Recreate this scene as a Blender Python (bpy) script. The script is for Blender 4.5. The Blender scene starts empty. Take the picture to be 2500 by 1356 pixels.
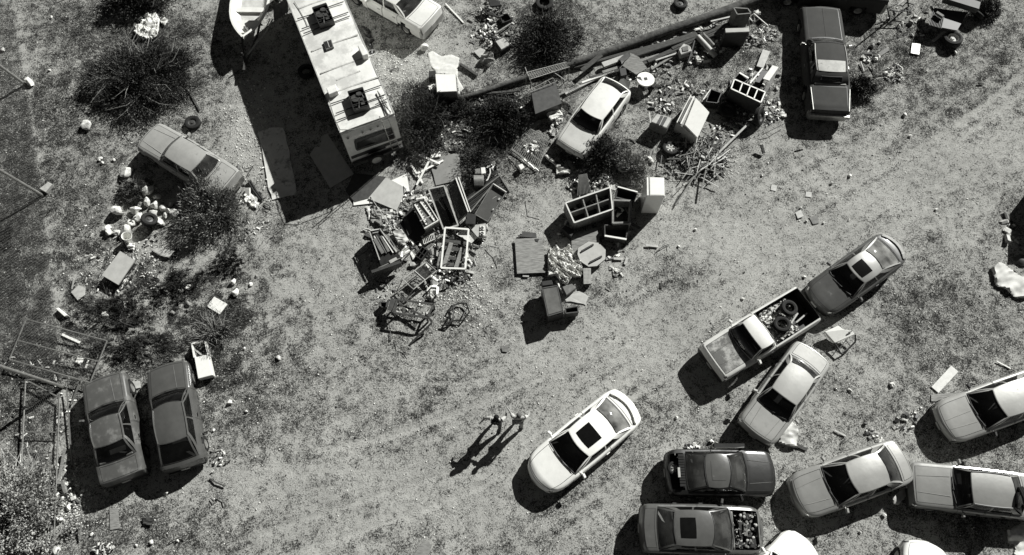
import bpy, bmesh, math, random
import numpy as np
from mathutils import Vector, Matrix
random.seed(7); RNG = np.random.default_rng(11)
R = math.radians
# ---------------------------------------------------------------- camera, sky, sun, exposure
SC = bpy.context.scene; COL = SC.collection
F, TILT, CH = 1926.0, R(21.07), 29.8          # focal length in photo pixels, tilt off the vertical, height in metres
cd = bpy.data.cameras.new('camera'); cd.sensor_width = 36; cd.lens = 36*F/2500; cd.clip_end = 2000; cd.clip_start = 0.5
cam = bpy.data.objects.new('camera', cd); COL.objects.link(cam); cam.location = (0, 0, CH); cam.rotation_euler = (TILT, 0, 0)
SC.camera = cam
SUN_EL, SUN_AZ = R(35.5), R(47)                # azimuth of the sun measured from world +x (image right) anticlockwise
w = bpy.data.worlds.new("World"); SC.world = w; w.use_nodes = True
nt = w.node_tree; bg = nt.nodes['Background']
sky = nt.nodes.new('ShaderNodeTexSky'); sky.sky_type = 'NISHITA'; sky.sun_disc = False
sky.altitude = 1500; sky.air_density = .35; sky.dust_density = .2; sky.sun_elevation = SUN_EL; sky.sun_rotation = math.pi/2-SUN_AZ
bw = nt.nodes.new('ShaderNodeSeparateColor'); nt.links.new(sky.outputs[0], bw.inputs[0]); nt.links.new(bw.outputs[0], bg.inputs[0])   # black-and-white through a red filter: only the red of the sky counts
bg.inputs[1].default_value = 0.07
sl = bpy.data.lights.new('sun', 'SUN'); sl.energy = 5.0; sl.angle = R(0.5); sl.color = (1, 1, 0.965)
so = bpy.data.objects.new('sun', sl); COL.objects.link(so)
sd = Vector((-math.cos(SUN_AZ)*math.cos(SUN_EL), -math.sin(SUN_AZ)*math.cos(SUN_EL), -math.sin(SUN_EL)))
so.rotation_euler = sd.to_track_quat('-Z', 'Y').to_euler(); so.location = (20, 22, 30)
SC.view_settings.view_transform = 'Standard'; SC.view_settings.look = 'None'
SC.view_settings.exposure = 0.50; SC.view_settings.gamma = 1
# ---------------------------------------------------------------- photo pixel <-> place on the ground
cT, sT = math.cos(TILT), math.sin(TILT)
def P(px, py, z=0.0):
    dx = (px-1250)/F; dy = -(py-678)/F
    y = dy*cT+sT; zz = dy*sT-cT
    t = (CH-z)/(-zz)
    return Vector((dx*t, y*t, z))
def topix(x, y, z=0.0):
    z = z-CH
    yc = y*cT+z*sT; zc = -y*sT+z*cT
    return 1250+F*x/(-zc), 678-F*yc/(-zc)
def zoomer(ox, oy, s):
    def f(x, y, z=0.0): return P(ox+x*s, oy+y*s, z)
    return f
ZA = zoomer(0, 0, .3319); ZB = zoomer(500, 0, .3834); ZC = zoomer(1000, 0, .3392); ZD = zoomer(1500, 0, .32446)
ZE = zoomer(1850, 0, .3245); ZF = zoomer(0, 400, .3688); B1 = zoomer(840, 330, .27278); B2 = zoomer(860, 520, .25078)
B3 = zoomer(1220, 380, .33925); B4 = zoomer(0, 760, .4394); B7 = zoomer(1640, 540, .41294); B8 = zoomer(1900, 860, .36585)
PX = zoomer(0, 0, 1)
# ---------------------------------------------------------------- materials
MATS = {}
def mat(name, g, rough=.7, metal=0.0, var=.25, scale=6.0, coat=0.0, bump=.0, dark=None, kind='noise', spots=0.0, spot_g=None, spot_scale=2.2, bscale=None):
    """grey procedural surface: base g, mottled between g*(1-var) and g*(1+var); optional patches of spot_g"""
    if name in MATS: return MATS[name]
    m = bpy.data.materials.new(name); m.use_nodes = True; n = m.node_tree.nodes; l = m.node_tree.links
    b = n['Principled BSDF']; b.inputs['Roughness'].default_value = rough; b.inputs['Metallic'].default_value = metal
    b.inputs['Coat Weight'].default_value = coat; b.inputs['Coat Roughness'].default_value = .12
    if rough > .6: b.inputs['Specular IOR Level'].default_value = .25
    tc = n.new('ShaderNodeTexCoord')
    src = tc.outputs['Object']
    if kind == 'wood':
        mp = n.new('ShaderNodeMapping'); mp.inputs['Scale'].default_value = (1, 9, 1); l.new(src, mp.inputs[0]); src = mp.outputs[0]
    tex = n.new('ShaderNodeTexNoise'); tex.inputs['Scale'].default_value = scale; tex.inputs['Detail'].default_value = 7; tex.inputs['Roughness'].default_value = .62
    l.new(src, tex.inputs['Vector'])
    r = n.new('ShaderNodeValToRGB'); e = r.color_ramp.elements
    lo, hi = g*(1-var), min(.95, g*(1+var*.8))
    e[0].position = .33; e[0].color = (lo, lo*1.0, lo*.96, 1); e[1].position = .67; e[1].color = (hi, hi*1.0, hi*.96, 1)
    l.new(tex.outputs['Fac'], r.inputs[0]); out = r.outputs[0]
    if spots > 0:
        t2 = n.new('ShaderNodeTexNoise'); t2.inputs['Scale'].default_value = spot_scale; t2.inputs['Detail'].default_value = 9; t2.inputs['Roughness'].default_value = .7
        l.new(tc.outputs['Object'], t2.inputs['Vector'])
        r2 = n.new('ShaderNodeValToRGB'); r2.color_ramp.elements[0].position = 1-spots-.07; r2.color_ramp.elements[1].position = 1-spots+.05
        l.new(t2.outputs['Fac'], r2.inputs[0])
        mx = n.new('ShaderNodeMix'); mx.data_type = 'RGBA'; l.new(r2.outputs[0], mx.inputs['Factor']); l.new(out, mx.inputs['A'])
        sg = spot_g; mx.inputs['B'].default_value = (sg, sg, sg*.96, 1); out = mx.outputs['Result']
        rr = n.new('ShaderNodeMapRange'); rr.inputs['To Min'].default_value = rough; rr.inputs['To Max'].default_value = .85
        l.new(r2.outputs[0], rr.inputs['Value']); l.new(rr.outputs[0], b.inputs['Roughness'])
    l.new(out, b.inputs['Base Color'])
    if bump > 0:
        t3 = n.new('ShaderNodeTexNoise'); t3.inputs['Scale'].default_value = bscale or scale*3; t3.inputs['Detail'].default_value = 6; l.new(src, t3.inputs['Vector'])
        bp = n.new('ShaderNodeBump'); bp.inputs['Strength'].default_value = bump; bp.inputs['Distance'].default_value = .03
        l.new(t3.outputs['Fac'], bp.inputs['Height']); l.new(bp.outputs[0], b.inputs['Normal'])
    MATS[name] = m; return m
def glassmat(name, tint=.3, dust=.12, dg=.16):
    if name in MATS: return MATS[name]
    m = bpy.data.materials.new(name); m.use_nodes = True; n = m.node_tree.nodes; l = m.node_tree.links
    n.remove(n['Principled BSDF']); o = n['Material Output']
    tr = n.new('ShaderNodeBsdfTransparent'); tr.inputs[0].default_value = (tint, tint, tint, 1)
    gl = n.new('ShaderNodeBsdfGlossy'); gl.inputs['Roughness'].default_value = .04
    df = n.new('ShaderNodeBsdfDiffuse'); df.inputs[0].default_value = (dg, dg, dg*.96, 1)
    fr = n.new('ShaderNodeFresnel'); fr.inputs[0].default_value = 1.55
    m1 = n.new('ShaderNodeMixShader'); l.new(fr.outputs[0], m1.inputs[0]); l.new(tr.outputs[0], m1.inputs[1]); l.new(gl.outputs[0], m1.inputs[2])
    tc = n.new('ShaderNodeTexCoord'); tx = n.new('ShaderNodeTexNoise'); tx.inputs['Scale'].default_value = 2.2; tx.inputs['Detail'].default_value = 5
    l.new(tc.outputs['Object'], tx.inputs['Vector'])
    mr = n.new('ShaderNodeMapRange'); mr.inputs['From Min'].default_value = .2; mr.inputs['From Max'].default_value = .8; mr.inputs['To Max'].default_value = dust*2
    l.new(tx.outputs['Fac'], mr.inputs['Value'])
    m2 = n.new('ShaderNodeMixShader'); l.new(mr.outputs[0], m2.inputs[0]); l.new(m1.outputs[0], m2.inputs[1]); l.new(df.outputs[0], m2.inputs[2])
    l.new(m2.outputs[0], o.inputs[0]); MATS[name] = m; return m
M_white = mat('white_paint', .78, .35, var=.05, coat=.4)
M_dwhite = mat('dirty_white', .62, .6, var=.14, scale=4, spots=.36, spot_g=.38)
M_black = mat('black_plastic', .018, .5, var=.4)
M_dark = mat('dark_grey', .045, .6, var=.35)
M_mid = mat('mid_grey', .16, .65, var=.3)
M_light = mat('light_grey', .40, .6, var=.2)
M_rub = mat('rubber', .016, .75, var=.35, scale=14, bump=.3)
M_chrome = mat('chrome', .75, .18, 1.0, var=.05)
M_steel = mat('galvanised_steel', .42, .42, .75, var=.25, scale=9)
M_rust = mat('rusty_steel', .07, .8, .2, var=.5, scale=12, bump=.2)
M_wood = mat('weathered_wood', .23, .85, var=.45, scale=5, kind='wood', bump=.3)
M_woodd = mat('old_dark_wood', .075, .9, var=.5, scale=5, kind='wood', bump=.4)
M_ply = mat('plywood', .24, .8, var=.5, scale=3.2, kind='wood')
M_plyp = mat('pale_board', .42, .75, var=.12, scale=3, spots=.3, spot_g=.27)
M_rock = mat('pale_rock', .66, .85, var=.3, scale=7, bump=.5)
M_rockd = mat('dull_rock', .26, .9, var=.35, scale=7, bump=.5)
M_cloth = mat('pale_cloth', .62, .9, var=.2, scale=8)
M_clothd = mat('grey_cloth', .25, .9, var=.4, scale=8)
M_seat = mat('seat_fabric', .10, .9, var=.3)
M_seatl = mat('light_seat_fabric', .28, .9, var=.2)
M_glass = glassmat('window_glass', .30, .04, .09)
M_glassd = glassmat('dusty_glass', .42, .15, .22)
M_glassl = glassmat('chalky_glass', .5, .5, .30)
M_sunr = mat('sunroof_glass', .006, .14, var=.2)
M_lamp = glassmat('lamp_glass', .6, .3, .5)
# ---------------------------------------------------------------- mesh building
class MB:
    def __init__(s): s.v = []; s.f = []; s.m = []
    def add(s, vs, fs, m=0):
        o = len(s.v); s.v += [tuple(v) for v in vs]; s.f += [tuple(i+o for i in f) for f in fs]; s.m += [m]*len(fs); return s
    def box(s, c, d, rz=0, m=0, taper=1.0, mx=None):
        M = mx or (Matrix.Translation(Vector(c)) @ Matrix.Rotation(rz, 4, 'Z'))
        vs = []
        for sz in (-.5, .5):
            k = taper if sz > 0 else 1
            for sx, sy in ((-.5, -.5), (.5, -.5), (.5, .5), (-.5, .5)): vs.append(M @ Vector((sx*d[0]*k, sy*d[1]*k, sz*d[2])))
        return s.add(vs, [(0, 3, 2, 1), (4, 5, 6, 7), (0, 1, 5, 4), (1, 2, 6, 5), (2, 3, 7, 6), (3, 0, 4, 7)], m)
    def bar(s, a, b, w, h, m=0, up=(0, 0, 1)):
        a, b = Vector(a), Vector(b); d = b-a; L = d.length
        if L < 1e-5: return s
        x = d/L; u = Vector(up)
        if abs(x.dot(u)) > .98: u = Vector((1, 0, 0))
        y = u.cross(x).normalized(); z = x.cross(y)
        M = Matrix((x, y, z)).transposed().to_4x4(); M.translation = (a+b)/2
        return s.box(None, (L, w, h), m=m, mx=M)
    def tube(s, pts, r, n=8, m=0, cap=True, r2=None):
        pts = [Vector(p) for p in pts]; k = len(pts); vs = []; fs = []
        for i, p in enumerate(pts):
            d = (pts[min(i+1, k-1)]-pts[max(i-1, 0)]).normalized()
            u = Vector((0, 0, 1)) if abs(d.z) < .9 else Vector((1, 0, 0))
            a = d.cross(u).normalized(); b = a.cross(d)
            rr = r if r2 is None else r+(r2-r)*i/(k-1)
            for j in range(n):
                t = 2*math.pi*j/n; vs.append(p+(a*math.cos(t)+b*math.sin(t))*rr)
        for i in range(k-1):
            for j in range(n): fs.append((i*n+j, i*n+(j+1) % n, (i+1)*n+(j+1) % n, (i+1)*n+j))
        if cap: fs += [tuple(range(n))[::-1], tuple(range((k-1)*n, k*n))]
        return s.add(vs, fs, m)
    def prism(s, pts, th, m=0):
        """pts: 3-D outline (top face), th: thickness downwards"""
        n = len(pts); pts = [Vector(p) for p in pts]
        a = sum((pts[i].x*pts[(i+1) % n].y-pts[(i+1) % n].x*pts[i].y) for i in range(n))
        if a < 0: pts = pts[::-1]
        vs = pts+[p-Vector((0, 0, th)) for p in pts]
        fs = [tuple(range(n)), tuple(range(2*n-1, n-1, -1))]+[(i, n+i, n+(i+1) % n, (i+1) % n) for i in range(n)]
        return s.add(vs, fs, m)
    def lathe(s, prof, c=(0, 0, 0), axis=(0, 0, 1), n=28, m=0, closed=False):
        ax = Vector(axis).normalized(); u = Vector((1, 0, 0)) if abs(ax.x) < .9 else Vector((0, 1, 0))
        a = ax.cross(u).normalized(); b = ax.cross(a); c = Vector(c); k = len(prof); vs = []; fs = []
        for r, h in prof:
            for j in range(n):
                t = 2*math.pi*j/n; vs.append(c+ax*h+(a*math.cos(t)+b*math.sin(t))*r)
        for i in range(k if closed else k-1):
            i2 = (i+1) % k
            for j in range(n): fs.append((i*n+j, i*n+(j+1) % n, i2*n+(j+1) % n, i2*n+j))
        return s.add(vs, fs, m)
    def grid(s, fn, ua, vb, cls=None, m=0):
        nu, nv = len(ua), len(vb); vs = [fn(u, v) for u in ua for v in vb]; fs = []
        for i in range(nu-1):
            for j in range(nv-1):
                if cls is None or cls((ua[i]+ua[i+1])/2, (vb[j]+vb[j+1])/2): fs.append((i*nv+j, (i+1)*nv+j, (i+1)*nv+j+1, i*nv+j+1))
        return s.add(vs, fs, m)
def mesh_of(name, mb, mats, shift=None, inv=None, bevel=0, smooth=None, recalc=True):
    me = bpy.data.meshes.new(name)
    vs = mb.v
    if inv is not None: vs = [inv @ Vector(v) for v in vs]
    me.from_pydata([tuple(v) for v in vs], [], mb.f)
    if not isinstance(mats, (list, tuple)): mats = [mats]
    for m in mats: me.materials.append(m)
    if len(mats) > 1: me.polygons.foreach_set('material_index', mb.m)
    bm = bmesh.new(); bm.from_mesh(me)
    loose = [v for v in bm.verts if not v.link_faces]
    if loose: bmesh.ops.delete(bm, geom=loose, context='VERTS')
    if bevel:
        bmesh.ops.bevel(bm, geom=bm.edges[:], offset=bevel, segments=1, affect='EDGES', clamp_overlap=True)
    if recalc: bmesh.ops.recalc_face_normals(bm, faces=bm.faces)
    bm.to_mesh(me); bm.free()
    if smooth:
        me.polygons.foreach_set('use_smooth', [True]*len(me.polygons)); me.set_sharp_from_angle(angle=R(smooth))
    me.update(); return me
def inv_of(o):
    return (Matrix.Translation(o.location) @ Matrix.Rotation(o.rotation_euler.z, 4, 'Z')).inverted()
def tag(o, label=None, cat=None, group=None, kind=None):
    if label: o['label'] = label
    if cat: o['category'] = cat
    if group: o['group'] = group
    if kind: o['kind'] = kind
    return o
def thing(name, label, cat, loc=(0, 0, 0), rz=0.0, group=None):
    o = bpy.data.objects.new(name, None); COL.objects.link(o); o.empty_display_size = .2
    o.location = loc; o.rotation_euler = (0, 0, rz); return tag(o, label, cat, group)
def part(name, mb, mats, parent, world=False, label=None, **k):
    """a child mesh; world=True when mb holds world coordinates"""
    root = parent
    while root.parent: root = root.parent
    me = mesh_of(name, mb, mats, inv=inv_of(root) if world else None, **k)
    o = bpy.data.objects.new(name, me); COL.objects.link(o); o.parent = parent
    if label: o['label'] = label
    return o
def solo(name, label, cat, mb, mats, group=None, kind=None, **k):
    """a top-level one-mesh thing given in world coordinates"""
    n = len(mb.v); cx = sum(v[0] for v in mb.v)/n; cy = sum(v[1] for v in mb.v)/n; cz = min(v[2] for v in mb.v)
    me = mesh_of(name, mb, mats, inv=Matrix.Translation((-cx, -cy, -cz)), **k)
    o = bpy.data.objects.new(name, me); COL.objects.link(o); o.location = (cx, cy, cz)
    return tag(o, label, cat, group, kind)
def copy_tree(o, parent=None):
    c = o.copy(); COL.objects.link(c); c.parent = parent
    for ch in [q for q in bpy.data.objects if q.parent == o]: copy_tree(ch, c)
    return c
# ---------------------------------------------------------------- numpy noise
def vnoise(x, y, seed=0):
    xi = np.floor(x).astype(np.int64); yi = np.floor(y).astype(np.int64); fx = x-xi; fy = y-yi
    fx = fx*fx*(3-2*fx); fy = fy*fy*(3-2*fy)
    def h(a, b):
        n = (a*374761393+b*668265263+seed*974634777) & 0xffffffff
        n = ((n ^ (n >> 13))*1274126177) & 0xffffffff
        return ((n ^ (n >> 16)) & 0xffff)/65535.0
    return (h(xi, yi)*(1-fx)+h(xi+1, yi)*fx)*(1-fy)+(h(xi, yi+1)*(1-fx)+h(xi+1, yi+1)*fx)*fy
def fbm(x, y, seed=0, o=4):
    s = 0; a = .5; t = 0
    for i in range(o): s = s+a*vnoise(x*2**i, y*2**i, seed+i); t += a; a *= .55
    return s/t
# ---------------------------------------------------------------- ground (structure), grass and gravel (stuff)
# patches of dry weeds: x, y in photo pixels, radius x, radius y, weight
BLOBS = [(370, 190, 150, 120, .5), (420, 740, 270, 150, .34), (300, 860, 260, 110, .28), (150, 300, 170, 200, .22), (40, 500, 130, 300, .34), (250, 60, 260, 70, .26),
 (60, 900, 110, 200, .4), (540, 820, 80, 80, .3), (1330, 90, 110, 90, .5), (1050, 300, 110, 80, .4), (1220, 280, 130, 90, .4), (1180, 390, 90, 60, .35), (1470, 380, 120, 60, .4),
 (2120, 230, 90, 60, .3), (2440, 120, 160, 120, .2), (2350, 270, 200, 100, .14), (1600, 100, 260, 60, .14), (1820, 170, 150, 80, .25), (2200, 130, 120, 70, .3),
 (1000, 850, 170, 90, .2), (1560, 1000, 110, 60, .25), (2300, 830, 200, 120, .24), (1180, 1160, 140, 70, .15), (700, 1040, 200, 110, .17), (2350, 1270, 120, 60, .35),
 (1450, 730, 90, 60, .15), (240, 1300, 200, 60, .25), (600, 1280, 170, 60, .12), (1650, 640, 120, 60, .17), (2450, 500, 80, 120, .1), (560, 960, 120, 90, .2), (1620, 230, 110, 60, .2), (2260, 740, 110, 50, .2), (1100, 1020, 120, 60, .12),
 (1500, 600, 420, 60, -.14), (1900, 560, 330, 110, -.18), (2250, 420, 220, 90, -.14), (1000, 1180, 260, 130, -.2), (800, 720, 110, 130, -.25), (1300, 850, 260, 70, -.18),
 (620, 300, 60, 150, -.35), (1750, 930, 90, 50, -.1), (850, 920, 130, 60, -.08), (1580, 820, 120, 60, -.12), (2150, 930, 100, 60, -.12), (1080, 140, 70, 60, -.3), (450, 620, 90, 40, -.35), (600, 1180, 160, 60, -.14), (1350, 530, 110, 60, -.18), (740, 1290, 200, 50, -.1)]
TRK = [[(560, 1330), (900, 1215), (1180, 1120), (1440, 985), (1640, 850), (1900, 650), (2150, 490), (2500, 225)], [(700, 1356), (1000, 1255), (1250, 1150), (1500, 1000), (1700, 870), (1960, 690), (2200, 545), (2500, 340)],
 [(780, 1100), (1000, 1050), (1300, 930), (1560, 790), (1800, 640), (2050, 470), (2300, 330), (2500, 180)], [(790, 560), (850, 640), (885, 740), (925, 860), (1020, 930), (1180, 930), (1400, 850)], [(830, 560), (890, 650), (925, 760), (975, 850), (1060, 895), (1200, 885), (1380, 810)],
 [(640, 620), (690, 780), (800, 940), (960, 1020), (1160, 1010)], [(690, 600), (740, 760), (850, 900), (990, 970), (1150, 960)], [(1230, 470), (1290, 500), (1340, 560)], [(1260, 450), (1330, 490), (1370, 540)], [(1100, 770), (1150, 830), (1250, 870), (1400, 900)],
 [(2350, 420), (2150, 620), (2250, 700), (2450, 560)], [(600, 1000), (760, 1120), (1000, 1150), (1240, 1080)], [(560, 1060), (740, 1170), (980, 1200), (1230, 1130)]]
def catmull(pts, n=9):
    P_ = np.array([pts[0]]+pts+[pts[-1]], float); out = []
    for i in range(1, len(P_)-2):
        for k in range(n):
            t = k/n; a, b, c, d = P_[i-1:i+3]; out.append(.5*((2*b)+(-a+c)*t+(2*a-5*b+4*c-d)*t*t+(-a+3*b-3*c+d)*t**3))
    out.append(P_[-2]); return np.array(out)
def tracks(px, py):
    best = np.full(np.shape(px), 1e9)
    for q_, t in enumerate(TRK):
        c = catmull(t)
        for a, b in zip(c[:-1], c[1:]):
            d = b-a; k = np.clip(((px-a[0])*d[0]+(py-a[1])*d[1])/max(d@d, 1e-6), 0, 1); best = np.minimum(best, np.hypot(px-a[0]-d[0]*k, py-a[1]-d[1]*k)*(1 if q_ < 3 else 1.8)+(0 if q_ < 3 else 4))
    return best
def density(x, y):
    px, py = topix(x, y)
    d = .245+0*x
    for bx, by, rx, ry, wt in BLOBS: d = d+wt*np.exp(-((px-bx)/rx)**2-((py-by)/ry)**2)
    # wheel tracks running up to the right
    for off, wd in ((0, .28), (1.7, .28), (5.2, .3), (6.9, .3)):
        q = (y-2-off)-(x+2)*.62-1.1*np.sin(x*.13+1)
        d = d-.05*np.exp(-(q/wd)**2)*(x > -9)
    lane = (py-820)+(px-1600)*.62; d = d-.13*np.exp(-(lane/130)**2)*(px > 1150)
    lane2 = (py-1230)+(px-900)*.25; d = d-.10*np.exp(-(lane2/110)**2)*(px > 560)*(px < 1500)
    xb = np.interp(py, [0, 207, 478, 945, 1356], [40, 66, 108, 158, 140]); d = d-.28*np.exp(-((px-xb)/11)**2)*(fbm(x*1.3, y*1.3, 44, 2) > .42)+.05*(px < xb-8)
    tr = tracks(px, py); d = d-.42*np.exp(-(tr/6.5)**2)*np.clip(fbm(x*.8, y*.8, 61, 2)*2.6-.45, .15, 1.3)+.05*np.exp(-((tr-15)/5)**2)
    u_ = x*.85+y*.53; v_ = -x*.53+y*.85; d = d+(fbm(u_*.28, v_*3.4, 71, 3)-.5)*.62*np.clip(np.exp(-(lane/230)**2)*(px > 1000)+np.exp(-(lane2/200)**2)*(px > 560)*(px < 1500), 0, 1)
    scr = np.exp(-((px-380)/300)**2-((py-760)/170)**2)
    d = d+(fbm(x*.6, y*.6, 3)-.5)*.42+(fbm(x*2.6, y*2.6, 9, 3)-.5)*(.70+1.9*scr)
    return d
def axis_pts(lo, hi, st, far):
    a = list(np.arange(lo, hi+1e-6, st)); k = st
    up = []; v = a[-1]
    while v < far: k *= 1.6; v += k; up.append(v)
    dn = []; v = a[0]; k = st
    while v > -far: k *= 1.6; v -= k; dn.append(v)
    return np.array(dn[::-1]+a+up)
gx = axis_pts(-26, 26, .1, 700); gy = axis_pts(-1, 28, .1, 700)
X, Y = np.meshgrid(gx, gy, indexing='ij')
def gz(x, y):
    return (fbm(x*.9, y*.9, 21, 3)-.5)*.05+(fbm(x*4, y*4, 31, 3)-.5)*.05
Zg = gz(X, Y)-.012
# shallow ruts
for off in (0, 1.7, 5.2, 6.9):
    q = (Y-2-off)-(X+2)*.62-1.1*np.sin(X*.13+1); Zg = Zg-.02*np.exp(-(q/.16)**2)
tpx, tpy = topix(X, np.clip(Y, -1, 30)); Zg = Zg-.03*np.exp(-(tracks(tpx, tpy)/6)**2)*(Y > -1.5)*(Y < 29)
V = np.stack([X, Y, Zg], -1).reshape(-1, 3); nx, ny = X.shape
idx = np.arange(nx*ny).reshape(nx, ny)
Q = np.stack([idx[:-1, :-1], idx[1:, :-1], idx[1:, 1:], idx[:-1, 1:]], -1).reshape(-1, 4)
def np_mesh(name, V, Q, k):
    me = bpy.data.meshes.new(name); me.vertices.add(len(V)); me.vertices.foreach_set('co', np.asarray(V, np.float32).ravel())
    me.loops.add(Q.size); me.loops.foreach_set('vertex_index', Q.ravel().astype(np.int32))
    me.polygons.add(len(Q)); me.polygons.foreach_set('loop_start', np.arange(0, Q.size, k, dtype=np.int32))
    me.update(calc_edges=True); me.validate(); return me
gm = np_mesh('ground', V, Q, 4); gm.polygons.foreach_set('use_smooth', [True]*len(gm.polygons))
at = gm.attributes.new('weeds', 'FLOAT', 'POINT'); at.data.foreach_set('value', np.clip(density(X, Y), 0, 1).ravel().astype(np.float32))
go = bpy.data.objects.new('ground', gm); COL.objects.link(go); go['kind'] = 'structure'
m = bpy.data.materials.new('dry_ground'); m.use_nodes = True; n = m.node_tree.nodes; l = m.node_tree.links
b = n['Principled BSDF']; b.inputs['Roughness'].default_value = .95; b.inputs['Specular IOR Level'].default_value = .1
tc = n.new('ShaderNodeTexCoord'); src = tc.outputs['Object']
def NZ(scale, det=6, rough=.6, dist=0.0):
    t = n.new('ShaderNodeTexNoise'); t.inputs['Scale'].default_value = scale; t.inputs['Detail'].default_value = det; t.inputs['Roughness'].default_value = rough; t.inputs['Distortion'].default_value = dist
    l.new(src, t.inputs['Vector']); return t.outputs['Fac']
def MA(op, a, b_, clamp=False):
    k = n.new('ShaderNodeMath'); k.operation = op; k.use_clamp = clamp
    for i, q in enumerate((a, b_)):
        if isinstance(q, (int, float)): k.inputs[i].default_value = q
        else: l.new(q, k.inputs[i])
    return k.outputs[0]
att = n.new('ShaderNodeAttribute'); att.attribute_name = 'weeds'
f1 = NZ(10, 4, .65, 1.6); f2 = NZ(30, 3, .6, .8); f3 = NZ(3.3, 5, .6, .6); f0 = NZ(.35, 4, .55)
mask = MA('ADD', MA('MULTIPLY', MA('SUBTRACT', f1, .5), 4.6), MA('MULTIPLY', MA('SUBTRACT', f3, .5), 1.7))
mask = MA('ADD', mask, MA('MULTIPLY', MA('SUBTRACT', f2, .5), 3.8))
mask = MA('ADD', mask, MA('MULTIPLY', MA('SUBTRACT', att.outputs['Fac'], .34), 1.6))
mask = MA('ADD', mask, .36, True)
rp = n.new('ShaderNodeValToRGB'); e = rp.color_ramp.elements
cols = ((0, .38), (.22, .255), (.5, .155), (.78, .075), (1, .022)); e[0].position = 0; e[1].position = 1
for p_, g_ in cols[1:-1]: e.new(p_)
for q, (p_, g_) in zip(sorted(e, key=lambda q: q.position), cols): q.color = (g_, g_*1.0, g_*.955, 1)
l.new(mask, rp.inputs[0])
vr = n.new('ShaderNodeTexVoronoi'); vr.inputs['Scale'].default_value = 17; l.new(src, vr.inputs['Vector'])
peb = n.new('ShaderNodeMapRange'); peb.inputs['From Min'].default_value = .12; peb.inputs['From Max'].default_value = .22; peb.inputs['To Min'].default_value = 1; peb.inputs['To Max'].default_value = 0
l.new(vr.outputs['Distance'], peb.inputs['Value'])
pm = MA('MULTIPLY', peb.outputs[0], MA('GREATER_THAN', NZ(2.2, 3), .56))
mx = n.new('ShaderNodeMix'); mx.data_type = 'RGBA'; l.new(MA('MULTIPLY', pm, .6), mx.inputs['Factor']); l.new(rp.outputs[0], mx.inputs['A']); mx.inputs['B'].default_value = (.5, .5, .48, 1)
m2 = n.new('ShaderNodeMix'); m2.data_type = 'RGBA'; m2.blend_type = 'MULTIPLY'; m2.inputs['Factor'].default_value = 1
l.new(mx.outputs['Result'], m2.inputs['A']); r0 = n.new('ShaderNodeMapRange'); r0.inputs['From Min'].default_value = .3; r0.inputs['From Max'].default_value = .7; r0.inputs['To Min'].default_value = .86; r0.inputs['To Max'].default_value = 1.1
l.new(f0, r0.inputs['Value']); cr = n.new('ShaderNodeCombineColor')
for i in range(3): l.new(r0.outputs[0], cr.inputs[i])
l.new(cr.outputs[0], m2.inputs['B']); l.new(m2.outputs['Result'], b.inputs['Base Color'])
bp = n.new('ShaderNodeBump'); bp.inputs['Strength'].default_value = .7; bp.inputs['Distance'].default_value = .05
l.new(MA('ADD', MA('MULTIPLY', f2, .5), f1), bp.inputs['Height']); l.new(bp.outputs[0], b.inputs['Normal'])
gm.materials.append(m)
# keep weeds out of places covered by things (photo px boxes are checked roughly)
def scatter(nmax, power, lo=.28):
    x = RNG.uniform(-25.5, 25.5, nmax); y = RNG.uniform(.2, 26.5, nmax); d = density(x, y)
    keep = RNG.random(nmax) < np.clip((d-lo)*power, .0, 1); return x[keep], y[keep], d[keep]
def blades(name, label, x, y, d, per, hmin, hmax, wd, mats_, spread):
    n_ = len(x)*per; bx = np.repeat(x, per)+RNG.normal(0, spread, n_); by = np.repeat(y, per)+RNG.normal(0, spread, n_)
    a = RNG.uniform(0, 2*np.pi, n_); h = RNG.uniform(hmin, hmax, n_)*(.6+.7*np.repeat(d, per)); lean = RNG.uniform(.2, 1.3, n_)
    dx, dy = np.cos(a), np.sin(a); z0 = gz(bx, by)-.02
    A = np.stack([bx-dy*wd, by+dx*wd, z0], -1); B = np.stack([bx+dy*wd, by-dx*wd, z0], -1)
    C = np.stack([bx+dx*h*lean, by+dy*h*lean, z0+h], -1)
    V = np.stack([A, B, C], 1).reshape(-1, 3); Q = np.arange(n_*3).reshape(-1, 3)
    me = np_mesh(name, V, Q, 3)
    for q in mats_: me.materials.append(q)
    me.polygons.foreach_set('material_index', RNG.integers(0, len(mats_), len(me.polygons)).astype(np.int32))
    o = bpy.data.objects.new(name, me); COL.objects.link(o); return tag(o, label, name.replace('_', ' '), None, 'stuff')
G1 = mat('weed_leaf_dark', .045, .9, var=.4); G2 = mat('weed_leaf', .11, .9, var=.4); G3 = mat('dry_straw', .33, .9, var=.3)
x, y, d = scatter(120000, 1.5, .30); blades('dry_grass', 'short dry grass and weeds tufted all over the sandy ground', x, y, d, 5, .03, .09, .008, [G1, G2, G2, G3], .035)
x, y, d = scatter(70000, 1.6, .62); blades('low_scrub', 'dark low scrub spreading in dense patches over the ground', x, y, d, 9, .05, .15, .011, [G1, G1, G2], .06)
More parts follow.
